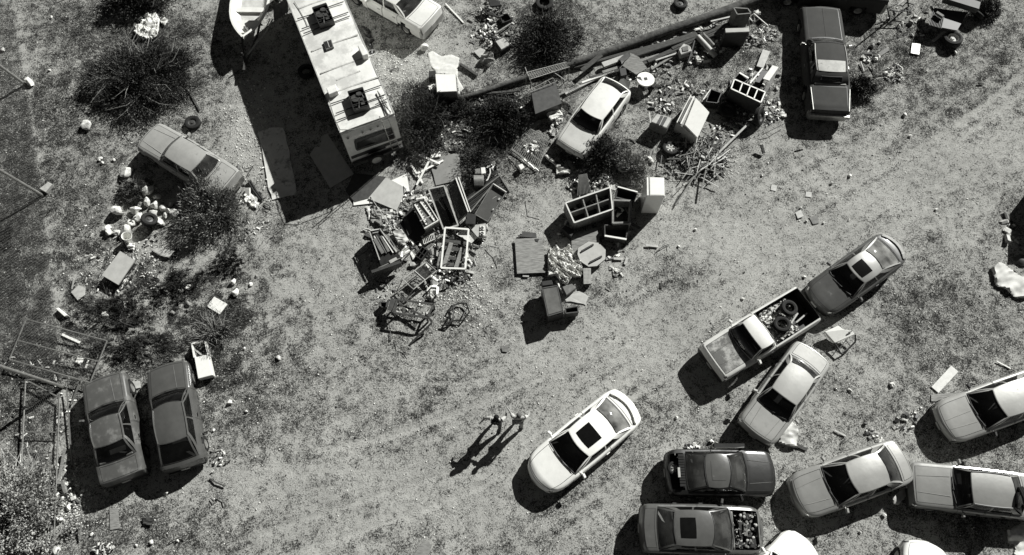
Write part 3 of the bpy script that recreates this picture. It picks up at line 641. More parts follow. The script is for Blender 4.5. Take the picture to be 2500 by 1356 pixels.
# rubble in the bed
q = MB(); L, W = _pk['L'], _pk['W']
for i in range(650):
    u = random.uniform(.58, .86); s = random.uniform(-.38, .38)
    if u > .79 and s > .08: continue
    c = wl(rt_pick, L/2-u*L, s*W, .72+random.random()*.16); a = random.uniform(.02, .07)
    M = Matrix.Translation(c) @ Matrix.Rotation(random.random()*6, 4, Vector((random.random(), random.random(), random.random()+.1)).normalized())
    q.box(None, (a*random.uniform(1, 3), a, a*.7), m=random.randint(0, 3), mx=M)
solo('rubble', 'mixed rubble, blocks and scraps filling the white pickup bed', 'rubble', q, [M_mid, M_light, M_cloth, M_dwhite], kind='stuff')
for i, (a, b_) in enumerate([((640, 500), (590, 535)), ((745, 545), (705, 605)), ((800, 545), (735, 600))]):
    solo('wood_offcut', ['pale wooden offcut along the pickup bed wall', 'pale stick between the two tyres in the pickup bed', 'short stick at the edge of the rubble in the pickup bed'][i], 'offcut', MB().bar(B7(*a, .85), B7(*b_, .85), .06, .04), M_light)
solo('crumpled_sheet', 'crumpled white sheet in the cab corner of the pickup bed', 'sheet', MB().grid(lambda u, v: wl(rt_pick, L/2-(.59+.13*u)*L, (-.38+.24*v)*W, .80+.06*math.sin(9*u+5*v)+.04*math.cos(13*v)), [i/8 for i in range(9)], [i/8 for i in range(9)]), M_cloth, smooth=50)
# engine bay of the hoodless sedan
L, W = _eg['L'], _eg['W']
x0, x1 = L/2-.04*L, L/2-.27*L; w_ = W*.38
eng = MB(); eng.box(((x0+x1)/2, 0, .36), (x0-x1, w_*2, .04)); part('engine_bay', eng, M_black, rt_eng)
ep = MB(); ep.box((L/2-.155*L, .02, .62), (.42, .5, .26)); ep.box((L/2-.155*L, .02, .78), (.12, .42, .07), m=1); ep.box((L/2-.21*L, -.48, .62), (.24, .20, .22), m=0); ep.box((L/2-.10*L, -.42, .60), (.22, .3, .2)); 
ep.box((L/2-.045*L, 0, .60), (.05, 1.1, .34), m=1); ep.box((L/2-.15*L, .46, .62), (.3, .2, .24), m=0)
for i in range(110):
    x = random.uniform(x1+.05, x0-.05); y = random.uniform(-w_*.9, w_*.9); z = random.uniform(.62, .84)
    k = random.random()
    if k < .45:
        a = random.random()*6; l_ = random.uniform(.12, .42); ep.tube([(x+l_*.45*math.cos(a+j*.5)*j/3, y+l_*.5*math.sin(a+j*.5)*j/3, z-.02*j) for j in range(4)], random.uniform(.008, .02), 6, m=random.choice([0, 0, 1, 1, 2]))
    elif k < .75: ep.lathe([(.045, 0), (.05, .05), (.03, .06), (.001, .06)], (x, y, z-.03), n=12, m=random.choice([1, 2]))
    else: ep.box((x, y, z-.03), (random.uniform(.03, .10), random.uniform(.02, .08), .05), rz=random.random()*3, m=random.choice([0, 0, 1, 2]))
part('engine', ep, [M_black, M_mid, M_light], rt_eng, smooth=40)
# open boot of the black coupe
L, W = _bk['L'], _bk['W']
xb = L/2-.90*L
part('boot_floor', MB().box((xb, 0, .48), (.62, W*.72, .04)), M_black, rt_black)
tyre('loose_tyre', 'spare wheel with silver spoked rim lying in the open boot of the black coupe', wl(rt_black, L/2-.928*L, .12, .90), .25, (0, 0, 1), .17, rim='spokes')
q = MB(); 
for s0 in np.linspace(-.72, .66, 12): q.box((L/2-.872*L, s0*W/2*.86+.05, 1.12), (.20, W/2*.86*.16, .05))
part('spoiler', q, P_blkf, rt_black)
rn = random.Random(3); q = MB()
q = MB().box((L/2-.898*L, -.05, 1.10), (.08, .34, .10)); part('licence_plate', q, M_light, rt_black)
dr = thing('car_door', 'loose black car door leaning along the far side of the black coupe', 'car door', wl(rt_black, L/2-.42*L, W/2+.05), rt_black.rotation_euler.z)
q = MB(); q.box((0, .06, .62), (1.15, .10, .52)); q.box((0, .02, .90), (1.15, .2, .06)); part('door_panel', q, P_blkf, dr, bevel=.03)
part('window_frame', MB().tube([(.55, -.02, .9), (.12, -.10, 1.22), (-.55, -.12, 1.22), (-.62, -.02, .92)], .02, 6), M_chrome, dr)
# plastic over the rear half roof of the long dark coupe
ld = _ld; q = MB(); q.grid(lambda t, s: ld['roof'](.62+.38*t, s*.88)+Vector((0, 0, .012)), [i/6 for i in range(7)], [i/8*2-1 for i in range(9)])
part('roof_patch', q, mat('peeled_vinyl', .50, .8, var=.2, scale=3, spots=.36, spot_g=.2, spot_scale=3), rt_landau, label='pale peeled rear half of the vinyl roof', smooth=40)
L, W = ld['L'], ld['W']
q = MB(); 
for sg in (1, -1): q.bar((L/2-.80*L, sg*W*.44, ld['zt'](.8)+.03), (L/2-.985*L, sg*W*.40, ld['zt'](.98)+.03), .03, .02)
q.bar((-L/2-.02, -W*.44, .62), (-L/2-.02, W*.44, .62), .10, .12); part('chrome_trim', q, M_steel, rt_landau)
# ---------------------------------------------------------------- travel trailer
def ray(px, py):
    dx = (px-1250)/F; dy = -(py-678)/F
    return Vector((dx, dy*cT+sT, dy*sT-cT))
def onplane(px, py, o, n):
    r = ray(px, py); c = Vector((0, 0, CH)); return c+r*((o-c).dot(n)/r.dot(n))
def local_pts(rt, pts): iv = inv_of(rt); return [iv @ p for p in pts]
RH = 2.64
rl, rr_, tl = ZB(870, 865, RH), ZB(1215, 745, RH), ZB(525, 0, RH)
ax = (tl-rl).normalized(); RW = (rr_-rl).length; mid = (rl+rr_)/2
M_rv = mat('trailer_roof', .72, .55, var=.12, scale=1.6, spots=.46, spot_g=.50, spot_scale=.9)
M_rvs = mat('trailer_siding', .78, .5, var=.12, scale=3)
rv = thing('travel_trailer', 'long white travel trailer with two open roof cooling units and a rear ladder', 'trailer', (mid.x, mid.y, 0), math.atan2(ax.y, ax.x))
LN = 9.2; h_ = RW/2
q = MB()
rows = [(0.04, .44), (0, .56), (0, 1.5), (.03, 2.31), (.10, 2.54), (.20, 2.62)]
for a, b_ in zip(rows[:-1], rows[1:]): q.add([(a[0], -h_, a[1]), (a[0], h_, a[1]), (b_[0], h_, b_[1]), (b_[0], -h_, b_[1])], [(0, 1, 2, 3)])
for sg in (1, -1): q.add([(r_[0], sg*h_, r_[1]) for r_ in rows]+[(LN, sg*h_, 2.62), (LN, sg*h_, .44)], [tuple(range(8))])
q.add([(LN, -h_, .44), (LN, h_, .44), (LN, h_, 2.62), (LN, -h_, 2.62)], [(0, 1, 2, 3)]); q.add([(0.04, -h_, .44), (0.04, h_, .44), (LN, h_, .44), (LN, -h_, .44)], [(0, 1, 2, 3)])
part('body', q, M_rvs, rv)
q = MB(); q.grid(lambda u, v: Vector((u, v*h_, RH+.035*(1-v*v)+.006*math.sin(3*u+2*v))), [.16+i*.2 for i in range(46)], [-1, -.98, -.8, -.5, -.2, 0, .2, .5, .8, .98, 1])
part('roof', q, M_rv, rv, smooth=50)
q = MB(); q.tube([(.17, -h_, RH-.02), (.17, h_, RH-.02)], .03, 6); 
for sg in (1, -1): q.bar((.15, sg*h_, RH-.01), (LN, sg*h_, RH-.01), .045, .05)
part('roof_edge_trim', q, M_light, rv)
def roofp(x, y, dz=0): return inv_of(rv) @ ZB(x, y, RH+.03+dz)
q = MB()
for a, b_ in (((680, 327), (975, 222)), ((738, 467), (1078, 348)), ((790, 600), (1110, 490)), ((600, 55), (860, -35)), ((838, 512), (990, 453))): q.bar(roofp(*a)+Vector((0, 0, .005)), roofp(*b_)+Vector((0, 0, .005)), .06, .022)
part('roof_seams', q, mat('sealant', .46, .8, var=.35, scale=5), rv)
M_bars = M_black
def acunit(pts, bars):
    c = sum((roofp(*p) for p in pts), Vector())/4; e = (roofp(*pts[1])-roofp(*pts[0])); rz = math.atan2(e.y, e.x); d1 = e.length; d2 = (roofp(*pts[2])-roofp(*pts[1])).length
    M = Matrix.Translation(c) @ Matrix.Rotation(rz, 4, 'Z')
    q = MB(); T = lambda x, y, z: M @ Vector((x, y, z))
    for sx in (-1, 1): q.bar(T(sx*d1/2, -d2/2, .14), T(sx*d1/2, d2/2, .14), .03, .28)
    for sy in (-1, 1): q.bar(T(-d1/2, sy*d2/2, .14), T(d1/2, sy*d2/2, .14), .03, .28)
    q.box(None, (d1, d2, .03), mx=M @ Matrix.Translation((0, 0, .03)))
    u = part('cooling_unit', q, M_black, rv)
    f = MB(); f.lathe([(.001, .12), (.17, .12), (.19, .10), (.19, 0)], T(-d1*.18, d2*.16, .06), n=18); f.box(T(d1*.2, -.1, .13), (.16, .36, .14), rz=rz)
    f.tube([T(-.1, -d2*.4, .18), T(0, -.05, .24), T(d1*.4, -.2, .18), T(d1*.3, .2, .2)], .035, 8); f.lathe([(.001, .18), (.10, .18), (.12, .15), (.12, 0)], T(d1*.12, d2*.3, .05), n=14)
    part('fan', f, M_dark, u, smooth=40)
    g = MB(); 
    for k in range(5): g.bar(T(-d1*.5, d2*(-.45+.22*k), .285), T(d1*.5, d2*(-.45+.22*k), .285), .015, .012)
    g.bar(T(-d1*.5, d2*.5, .285), T(d1*.5, d2*.5, .285), .05, .02); part('unit_frame', g, M_dark, u)
    b2 = MB()
    for a, b_ in bars: b2.bar(roofp(*a)+Vector((0, 0, .05)), roofp(*b_)+Vector((0, 0, .05)), .028, .03)
    part('support_bars', b2, M_bars, u)
acunit([(697, 80), (785, 50), (828, 160), (735, 188)], [((590, 127), (700, 92)), ((785, 52), (885, 17)), ((618, 190), (915, 84)), ((630, 220), (925, 108))])
acunit([(918, 610), (1012, 582), (1052, 700), (962, 732)], [((800, 668), (918, 628)), ((1015, 587), (1125, 548)), ((835, 728), (1145, 612)), ((840, 773), (1162, 657))])
def roofbox(nm, pts, h, m_, inner=None):
    q = MB(); pp = [roofp(*p, h) for p in pts]; q.prism(pp, h+.02); o_ = part(nm, q, m_, rv, bevel=.015)
    if inner:
        c = sum(pp, Vector())/4; q = MB(); q.prism([c+(p-c)*.78+Vector((0, 0, .012)) for p in pp], .02); k = part('opening', q, M_black, o_)
        q = MB(); a = [c+(p-c)*.78 for p in pp]; q.bar((a[0]+a[1])/2+Vector((0, 0, .015)), (a[2]+a[3])/2+Vector((0, 0, .015)), .03, .01); part('crossbar', q, M_light, k)
roofbox('roof_hatch', [(753, 266), (805, 250), (822, 300), (770, 318)], .10, M_mid, True)
roofbox('refrigerator_vent', [(972, 290), (1003, 278), (1038, 345), (1004, 356)], .30, M_rv)
roofbox('roof_vent', [(772, 562), (832, 535), (846, 580), (790, 603)], .26, M_rv)
q = MB(); q.tube([roofp(*p, .10) for p in [(792, 640), (828, 760), (862, 828), (950, 828), (1060, 790), (1165, 745), (1182, 722), (1140, 640), (1100, 580)]], .018, 6)
for p in [(792, 640), (828, 760), (862, 828), (950, 828), (1060, 790), (1165, 745), (1140, 640)]: q.tube([roofp(*p, .10), roofp(*p, 0)], .014, 5)
part('luggage_rail', q, M_steel, rv)
q = MB(); 
for a, b_ in (((1100, 580), (1172, 750)), ((1130, 660), (1185, 715)), ((1105, 618), (1150, 602)), ((1085, 668), (1165, 628))): q.tube([roofp(*a, .07), roofp(*b_, .07)], .02, 6)
part('roof_antenna', q, M_dark, rv)
q = MB(); q.tube([roofp(570, 10, .02), roofp(600, 60, .02), roofp(640, 130, .02), roofp(655, 165, .02)], .012, 5); part('cable', q, M_mid, rv)
# rear wall details: positions are on the rear wall plane of the trailer
RO, RN = Vector((mid.x, mid.y, 0)), ax
def rearp(x, y, out=.01):
    p = onplane(500+x*.3834, y*.3834, RO-RN*out, RN); return inv_of(rv) @ p
def rpoly(pts, th):
    q = MB(); a = [rearp(*p, th) for p in pts]; b_ = [rearp(*p, -.02) for p in pts]; n_ = len(pts)
    q.add(a+b_, [tuple(range(n_)), tuple(range(n_, 2*n_))[::-1]]+[(i, (i+1) % n_, n_+(i+1) % n_, n_+i) for i in range(n_)]); return q
win = part('rear_window', rpoly([(968, 912), (1190, 828), (1206, 874), (972, 950)], .022), M_sunr, rv)
part('window_frame', rpoly([(950, 905), (955, 893), (1185, 812), (1198, 820), (1215, 872), (1208, 884), (972, 962), (962, 955)], .012), M_dark, win)
part('stripe', rpoly([(930, 998), (1258, 874), (1264, 892), (936, 1016)], .006), M_dark, rv)
part('stripe', rpoly([(1040, 975), (1150, 935), (1153, 944), (1043, 985)], .006), M_black, rv)
part('stripe', rpoly([(945, 1040), (1275, 915), (1281, 938), (952, 1065)], .006), M_mid, rv)
for p in ((912, 884), (1004, 848), (1055, 829), (1101, 808)): part('marker_light', rpoly([(p[0]-6, p[1]-2), (p[0]+5, p[1]-6), (p[0]+7, p[1]), (p[0]-4, p[1]+4)], .03), M_dark, rv)
q = MB()
for s_ in (0, 42): q.tube([rearp(1112+s_, 742-s_*.36, .14), rearp(1150+s_, 830-s_*.36, .14), rearp(1178+s_, 905-s_*.36, .14), rearp(1202+s_, 970-s_*.36, .14)], .018, 6)
for k in range(5): 
    t_ = k/4.5; q.tube([rearp(1128+78*t_, 780+195*t_, .14), rearp(1170+78*t_, 765+195*t_, .14)], .014, 5)
part('ladder', q, M_steel, rv)
c = rearp(1097, 1034, .16)
tq = MB(); tq.lathe([(.20, -.09), (.26, -.11), (.33, -.08), (.345, 0), (.33, .08), (.26, .11), (.20, .09)], (-.28, c.y, .62), (1, 0, 0), 28, closed=True)
sp = part('spare_tyre', tq, M_rub, rv, smooth=30)
tq = MB(); tq.lathe([(.21, -.10), (.19, -.08), (.14, -.05), (.06, -.07), (.001, -.07)], (-.28, c.y, .62), (1, 0, 0), 24); part('rim', tq, M_light, sp, smooth=40)
part('bumper', MB().box((-.10, 0, .50), (.16, RW*.98, .16)), M_dark, rv, bevel=.02)
for x_ in (3.4, 4.3):
    for sg in (1, -1): wheel(rv, x_, sg*(h_-.12), .33, .2, M_light, sg)
# ---------------------------------------------------------------- boat on its trailer
ba, bb = ZB(243, 236, 1.15), ZB(285, -10, 1.15); bd = (bb-ba).normalized()
boat = thing('boat', 'small white open rowing boat with bench seats, bow towards the bottom, beside the travel trailer', 'boat', (ba.x, ba.y, 0), math.atan2(bd.y, bd.x))
BW = .84
def bhw(x): return BW*(1-max(0, 1-x/2.2)**2.7)*(1-.05*max(0, x-2.3)/2) if x > 0 else 0
def hull(x, k):   # k -1..1 port to starboard
    h = max(bhw(x), .01); z = .62+.42*abs(k)**1.6+(.12*max(0, 1-x/2)**1.5)+(1-abs(k))*.18*max(0, 1-x/1.2)
    return Vector((x, k*h, z))
xs = [.0, .05, .12, .25, .45, .7, 1, 1.4, 1.8, 2.3, 2.8, 3.3, 3.8, 4.3]
M_boat = mat('boat_gelcoat', .74, .4, var=.08, coat=.2, scale=3); M_boati = mat('boat_inside', .52, .6, var=.2, scale=4)
q = MB(); q.grid(hull, xs, [-1, -.9, -.7, -.4, 0, .4, .7, .9, 1]); q.add([hull(4.3, k) for k in (-1, -.7, 0, .7, 1)], [(0, 1, 2, 3, 4)]); part('hull', q, M_boat, boat, smooth=40)
q = MB()
for sg in (1, -1):
    pts = [hull(x, sg)+Vector((-.02 if x == 0 else 0, sg*.0, .02)) for x in xs]
    for a, b_ in zip(pts[:-1], pts[1:]): q.bar(a, b_+(b_-a)*.04, .10, .05)
part('gunwale', q, M_boat, boat)
def inner(x, z, f=.93): return bhw(x)*f
for nm, x0_, x1_, z_ in (('bow_deck', .35, 1.02, 1.0), ('seat', 1.55, 1.80, .92), ('seat', 2.6, 2.9, .9)):
    ns = 5; up = [(x0_+(x1_-x0_)*i/ns, inner(x0_+(x1_-x0_)*i/ns, z_), z_) for i in range(ns+1)]; q = MB().prism(up+[(p[0], -p[1], p[2]) for p in up[::-1]], .04); part(nm, q, M_boat, boat)
q = MB(); q.grid(lambda x, k: Vector((x, k*bhw(x)*.62, .80)), [1.05, 1.3, 1.6, 2, 2.5, 3, 3.6, 4.2], [-1, 0, 1]); part('floor', q, M_boati, boat)
q = MB(); q.tube([(.38, -.14, 1.05), (.62, .06, 1.05)], .05, 8); q.tube([(.42, -.2, 1.03), (.58, -.06, 1.03)], .04, 8); part('mooring_cleat', q, M_mid, boat)
bt = thing('boat_trailer', 'dark metal boat trailer with a coupling under the white rowing boat', 'trailer', (ba.x, ba.y, 0), math.atan2(bd.y, bd.x))
q = MB()
for sg in (1, -1): q.bar((-.9, sg*.03, .45), (.6, sg*.35, .48), .07, .09); q.bar((.6, sg*.35, .48), (4.3, sg*.55, .5), .07, .09)
q.bar((1.2, -.5, .48), (1.2, .5, .48), .06, .06); q.bar((3, -.8, .4), (3, .8, .4), .07, .07); q.bar((-1.25, 0, .44), (-.8, 0, .45), .10, .1); part('chassis', q, M_rust, bt)
q = MB(); q.tube([(-.55, .10, 0.0), (-.55, .10, .75)], .035, 8); q.lathe([(.08, -.03), (.10, 0), (.08, .03)], (-.55, .10, .10), (0, 1, 0), 14); part('jockey_wheel', q, M_dark, bt)
q = MB(); q.tube([(1.4, -.98, .62), (.7, -.80, .66), (.1, -.42, .62), (-.45, -.08, .50)], .035, 8); q.tube([(1.4, -.86, .60), (.7, -.68, .64), (.1, -.34, .6)], .025, 6); q.bar((.9, -.90, .64), (.9, -.72, .64), .05, .05); part('guide_rail', q, M_light, bt)
for sg in (1, -1): wheel(bt, 3.0, sg*.9, .28, .17, M_steel, sg)
# ---------------------------------------------------------------- bushes
def leaves(c, rad, n_, ln, wd, up=.3, clump=.22, ncl=60):
    cl = RNG.normal(0, 1, (ncl, 3)); cl /= np.linalg.norm(cl, axis=1)[:, None]; cl *= RNG.random((ncl, 1))**.45; cl[:, 2] = np.abs(cl[:, 2]); th_ = np.arctan2(cl[:, 1], cl[:, 0]); ph_ = RNG.uniform(0, 6.28, 3); kk_ = 1+.2*np.sin(2*th_+ph_[0])+.14*np.sin(3*th_+ph_[1])+.10*np.sin(5*th_+ph_[2]); cl[:, :2] *= (kk_*np.where(RNG.random(len(kk_)) < .25, RNG.uniform(1.05, 1.38, len(kk_)), 1))[:, None]
    cs = RNG.uniform(.5, 1.3, ncl); k = RNG.integers(0, ncl, n_)
    p = cl[k]*(np.array(rad)*np.array([1, 1, 1]))+RNG.normal(0, clump, (n_, 3))*cs[k][:, None]*np.array(rad)*.75
    p[:, 2] = np.abs(p[:, 2]); p += np.array(c)
    d = (p-np.array(c))/np.array(rad)+RNG.normal(0, .6, (n_, 3)); d[:, 2] += up; d /= np.linalg.norm(d, axis=1)[:, None]
    s = np.cross(d, RNG.normal(0, 1, (n_, 3))); s /= np.linalg.norm(s, axis=1)[:, None]
    l_ = ln*RNG.uniform(.5, 1.4, n_)[:, None]; w_ = wd*RNG.uniform(.6, 1.3, n_)[:, None]
    V = np.stack([p-s*w_, p+s*w_, p+d*l_], 1).reshape(-1, 3); return V, np.arange(n_*3).reshape(-1, 3)
L1 = mat('leaf_dark', .022, .8, var=.4, scale=3); L2 = mat('leaf_mid', .045, .8, var=.4, scale=3); L3 = mat('leaf_pale', .10, .8, var=.4, scale=3); L4 = mat('dry_twig', .26, .9, var=.3); L5 = mat('leaf_dusty', .36, .85, var=.35, scale=3)
def bush(name, label, px, py, r, h, n_=5000, ln=.07, wd=.014, mats_=(L1, L1, L2), group=None, elong=(1, 1), twigs=14, ncl=60, up=.3, zc_=.12, clump=.22, twigmat=None, cat='bush'):
    c = P(px, py, 0); rt = thing(name, label, cat, c, 0, group)
    V, Q = leaves((0, 0, zc_), (r*elong[0]*.92, r*elong[1]*.92, h), int(n_*1.35), ln*1.25, wd*1.7, up, clump, ncl)
    me = np_mesh('foliage', V, Q, 3)
    for q_ in mats_: me.materials.append(q_)
    me.polygons.foreach_set('material_index', RNG.integers(0, len(mats_), len(me.polygons)).astype(np.int32))
    o_ = bpy.data.objects.new('foliage', me); COL.objects.link(o_); o_.parent = rt
    q = MB(); rn = random.Random(int(px*7+py))
    for i in range(twigs):
        a = rn.random()*6.283; e_ = rn.uniform(.4, 1.3); hh = h*rn.uniform(.4, 1.1); pts = [(0, 0, 0)]; 
        for j in (1, 2, 3, 4):
            f = j/4; a += rn.uniform(-.35, .35); pts.append((r*elong[0]*e_*f*math.cos(a), r*elong[1]*e_*f*math.sin(a), hh*math.sin(f*1.4)+zc_*.4))
        q.tube(pts, .020+.010*r, 5, r2=.005)
        f_ = Vector(pts[2]); g_ = Vector(pts[4]); s_ = Vector((-(g_.y-f_.y), g_.x-f_.x, 0))*rn.choice((-.5, .5)); q.tube([f_, f_.lerp(g_, .5)+s_*.6, f_.lerp(g_, .9)+s_+Vector((0, 0, .05))], .012, 4, r2=.004)
    part('stem', q, twigmat or M_woodd, rt, smooth=60)
    return rt
gb = 'dark bushes among the junk'
bush('bush', 'largest dark round bush, above the pale old sedan', 358, 198, 2.2, 1.0, 30000, .08, .011, mats_=(L1, L1, L2, L2, L3), group=gb, ncl=150, twigs=30, clump=.16, twigmat=M_wood)
bush('bush', 'dark bush cut by the top edge above the white crumpled cloth', 345, 2, 1.5, .9, 9000, group=gb, ncl=70, elong=(1.1, .7))
bush('bush', 'dark bush right behind the rear end of the travel trailer', 1035, 300, 1.35, 1.0, 11000, group=gb, ncl=80, elong=(.9, 1.25), clump=.17, mats_=(L1, L2, L2))
bush('bush', 'dark bush between the trailer bush and the black panel cabinet', 1225, 300, 1.15, .8, 8000, group=gb, ncl=70, elong=(1, .9))
bush('bush', 'dark bush above the long logs at the upper middle', 1335, 105, 1.3, .9, 9000, group=gb, ncl=80, elong=(1, 1.2))
bush('bush', 'grey green feathery bush over the tail of the pale old sedan', 530, 515, 1.35, 1.15, 17000, .10, .008, (L3, L3, L5, L2), gb, ncl=110, twigs=26, up=.8, twigmat=M_mid)
bush('bush', 'small round leafy bush beside the front corner of the white boxy hatchback', 1462, 378, .85, .75, 6500, .06, .016, (L1, L2, L3), gb, ncl=70)
bush('bush', 'small grey bush between the white hatchback and the refrigerator', 1545, 418, .68, .5, 4200, .09, .009, (L3, L5, L4), gb, ncl=40, up=.6)
bush('bush', 'small dull bush right beside the long dark coupe', 2097, 218, .62, .5, 3600, .06, .012, (L1, L2, L3), gb, ncl=36)
bush('bush', 'pale dusty bush inside the fence at the bottom left corner', 45, 1245, 1.75, 1.2, 20000, .07, .018, (L5, L5, L5, L3), gb, ncl=170, clump=.13, twigmat=M_light)
bush('bush', 'dull bush at the left edge inside the chain link fence', -8, 590, .7, .7, 3500, .06, .014, (L1, L2, L3), gb, ncl=36)
bush('bush', 'small mossy bush beside the boulders at the left', 333, 470, .55, .4, 2600, .06, .012, (L1, L3, L3), gb, ncl=30)
bush('bush', 'low tuft beside the tall wheel at the top right', 2398, 30, .7, .5, 3200, .07, .01, (L1, L2, L1), gb, ncl=40)
bush('bush', 'bare tangled brush above the white open appliance at the left', 522, 815, .75, .45, 1500, .09, .008, (L1, L2, L4), gb, ncl=30, twigs=46, twigmat=M_wood)
bush('bush', 'sprawling dark undergrowth right of the trailer bush and the fallen stain sheet', 1170, 395, .9, .3, 2600, .09, .009, (L1, L2, L3), gb, ncl=50, elong=(.9, 1.3))
bush('bush', 'dark scrub under the left end of the log, beside the white box appliance', 1130, 265, .75, .3, 1600, .08, .009, (L1, L2, L1), gb, ncl=30)
bush('bush', 'low dark scrub spreading below the boulders on the left', 300, 760, 1.3, .26, 2600, .08, .010, (L1, L2, L1), gb, ncl=120, elong=(1.5, .7), clump=.06, twigs=8)
bush('bush', 'low dark scrub right of the tilted grey box on the left', 435, 700, .9, .22, 1700, .08, .010, (L1, L2, L1), gb, ncl=80, elong=(1.3, .9), clump=.06, twigs=8)
bush('bush', 'low dark scrub above the two dark cars at the lower left', 330, 850, 1.0, .24, 1900, .08, .010, (L1, L2, L1), gb, ncl=80, elong=(1.8, .6), clump=.06, twigs=8)
bush('bush', 'low dark scrub around the two pale stones at left of centre', 560, 640, .6, .2, 1300, .08, .010, (L1, L2, L2), gb, ncl=60, elong=(1.2, .9), clump=.06, twigs=8)
# ---------------------------------------------------------------- chain link fence along the left edge
def mesh_wires(q, o, u, v, nu, nv, st=.10, r=.003):
    """diagonal wires on the panel o + a*u + b*v (a in 0..nu metres, b in 0..nv metres)"""
    def seg(a0, b0, a1, b1): q.bar(o+u*a0+v*b0, o+u*a1+v*b1, r*2, r*2)
    k = -nv
    while k < nu:
        a0 = max(k, 0); b0 = a0-k; a1 = min(k+nv, nu); b1 = a1-k
        if a1 > a0+.01: seg(a0, b0, a1, b1); seg(a0, nv-b0, a1, nv-b1)
        k += st
fen = thing('chain_link_fence', 'tall chain link fence on leaning steel posts running down the left edge', 'fence', PX(105, 478))
bases = [PX(20, -40), PX(62, 207), PX(105, 478), PX(155, 945)]
FH = 3.3; FL = Vector((-.9, .1, FH))
for a in bases:
    q = MB().tube([a, a+FL*.4, a+FL*1.02], .065, 8); part('post', q, M_steel, fen, world=True, smooth=50)
M_wire = mat('fence_wire', .16, .6, .3, var=.2)
for a, b_ in zip(bases[:3], bases[1:]):
    d = (b_-a); q = MB(); mesh_wires(q, a+Vector((0, 0, .03)), d.normalized(), FL.normalized(), d.length, FL.length, .12, .0018); part('wire_mesh', q, M_wire, fen, world=True)
q = MB(); q.tube([b_+FL for b_ in bases[:3]], .02, 6)
part('top_rail', q, M_steel, fen, world=True)
def panel(name, label, cat, A, B_, C, D, mids=(), r=.028, wires=True, st=.085, group=None):
    """pipe-framed wire panel with world corners A B C D"""
    rt = thing(name, label, cat, ((A+C)/2).xy.to_3d(), 0, group); q = MB()
    for a, b_ in ((A, B_), (B_, C), (C, D), (D, A)): q.tube([a, b_], r, 6)
    for t_, s_ in mids: q.tube([A.lerp(B_, t_), D.lerp(C, s_)], r*.8, 6) if t_ is not None else None
    part('frame', q, M_steel, rt, world=True, smooth=50)
    if wires:
        q = MB(); u = (B_-A); v = (D-A); mesh_wires(q, A, u.normalized(), v.normalized(), u.length, v.length, .15, .0015); part('wire_mesh', q, M_wire, rt, world=True)
    return rt
pg = panel('chain_link_gate', 'fallen chain link panel with three rails lying above the two dark cars', 'fence panel', B4(145, 45, .5), B4(595, 165, .35), B4(500, 398, .30), B4(52, 268, .45))
q = MB(); q.tube([B4(100, 163, .5), B4(548, 280, .35)], .025, 6); part('middle_rail', q, M_steel, pg, world=True)
panel('chain_link_gate', 'upright narrow chain link gate panel left of the sun-faded sedan', 'fence panel', B4(142, 382, .25), B4(330, 482, .25), B4(312, 975, .25), B4(115, 950, .25), mids=((.0, 0),))
q = MB()
rt = thing('fence_rail', 'long thin pipe rails standing along the gate left of the dark sedan', 'rail', B4(310, 1000))
for a, b_ in (((135, 672), (325, 674)), ((330, 490), (300, 1262)), ((140, 380), (275, 378)), ((110, 978), (312, 980)), ((85, 1318), (300, 1308)), ((101, 1200), (90, 1320))): q.tube([B4(*a, .28), B4(*b_, .28)], .022, 6)
part('pipe', q, M_steel, rt, world=True)
for i, (a, b_, w_, lb) in enumerate([((455, 365), (395, 520), .05, 'thin pale pipe leaning beside the front of the sun-faded sedan'), ((370, 430), (400, 850), .035, 'long thin pipe along the shaded side of the sun-faded sedan'), ((360, 765), (322, 960), .07, 'weathered post propped left of the sun-faded sedan'), ((345, 940), (365, 1010), .10, 'short grey board below the propped post'), ((450, 1180), (445, 1270), .04, 'thin stick near the bottom edge, left')]):
    solo('pipe' if 'pipe' in lb else 'wood_post', lb, 'pole', MB().bar(B4(*a, .25), B4(*b_, .10), w_, w_), M_steel if 'pipe' in lb else M_wood)
# ---------------------------------------------------------------- people
def skin_body(pts, edges, root=0):
    me = bpy.data.meshes.new('tmp'); me.from_pydata([p[:3] for p in pts], edges, [])
    o_ = bpy.data.objects.new('tmp', me); COL.objects.link(o_)
    md = o_.modifiers.new('s', 'SKIN'); md.use_smooth_shade = True
    for i, sv in enumerate(me.skin_vertices[0].data): r_ = pts[i][3]; sv.radius = (r_, pts[i][4] if len(pts[i]) > 4 else r_); sv.use_root = (i == root)
    m2 = o_.modifiers.new('b', 'SUBSURF'); m2.levels = 1; m2.render_levels = 1
    dg = bpy.context.evaluated_depsgraph_get(); dg.update(); ev = o_.evaluated_get(dg); out = bpy.data.meshes.new_from_object(ev)
    mb = MB(); mb.add([v.co[:] for v in out.vertices], [tuple(p.vertices) for p in out.polygons]); bpy.data.objects.remove(o_); bpy.data.meshes.remove(out); return mb
def fingers(mb, wrist, d, side, up=Vector((0, 0, 1))):
    d = d.normalized(); s = d.cross(up).normalized()*side
    for k, (o_, l_) in enumerate(((-.032, .070), (-.011, .082), (.011, .077), (.030, .060))):
        a = wrist+d*.075+s*o_; mb.tube([a, a+d*l_*.5-up*.008, a+d*l_-up*.028], .0095, 6, r2=.007)
    a = wrist+d*.02-s*.035; mb.tube([a, a-s*.03+d*.03, a-s*.038+d*.062], .011, 6, r2=.008)
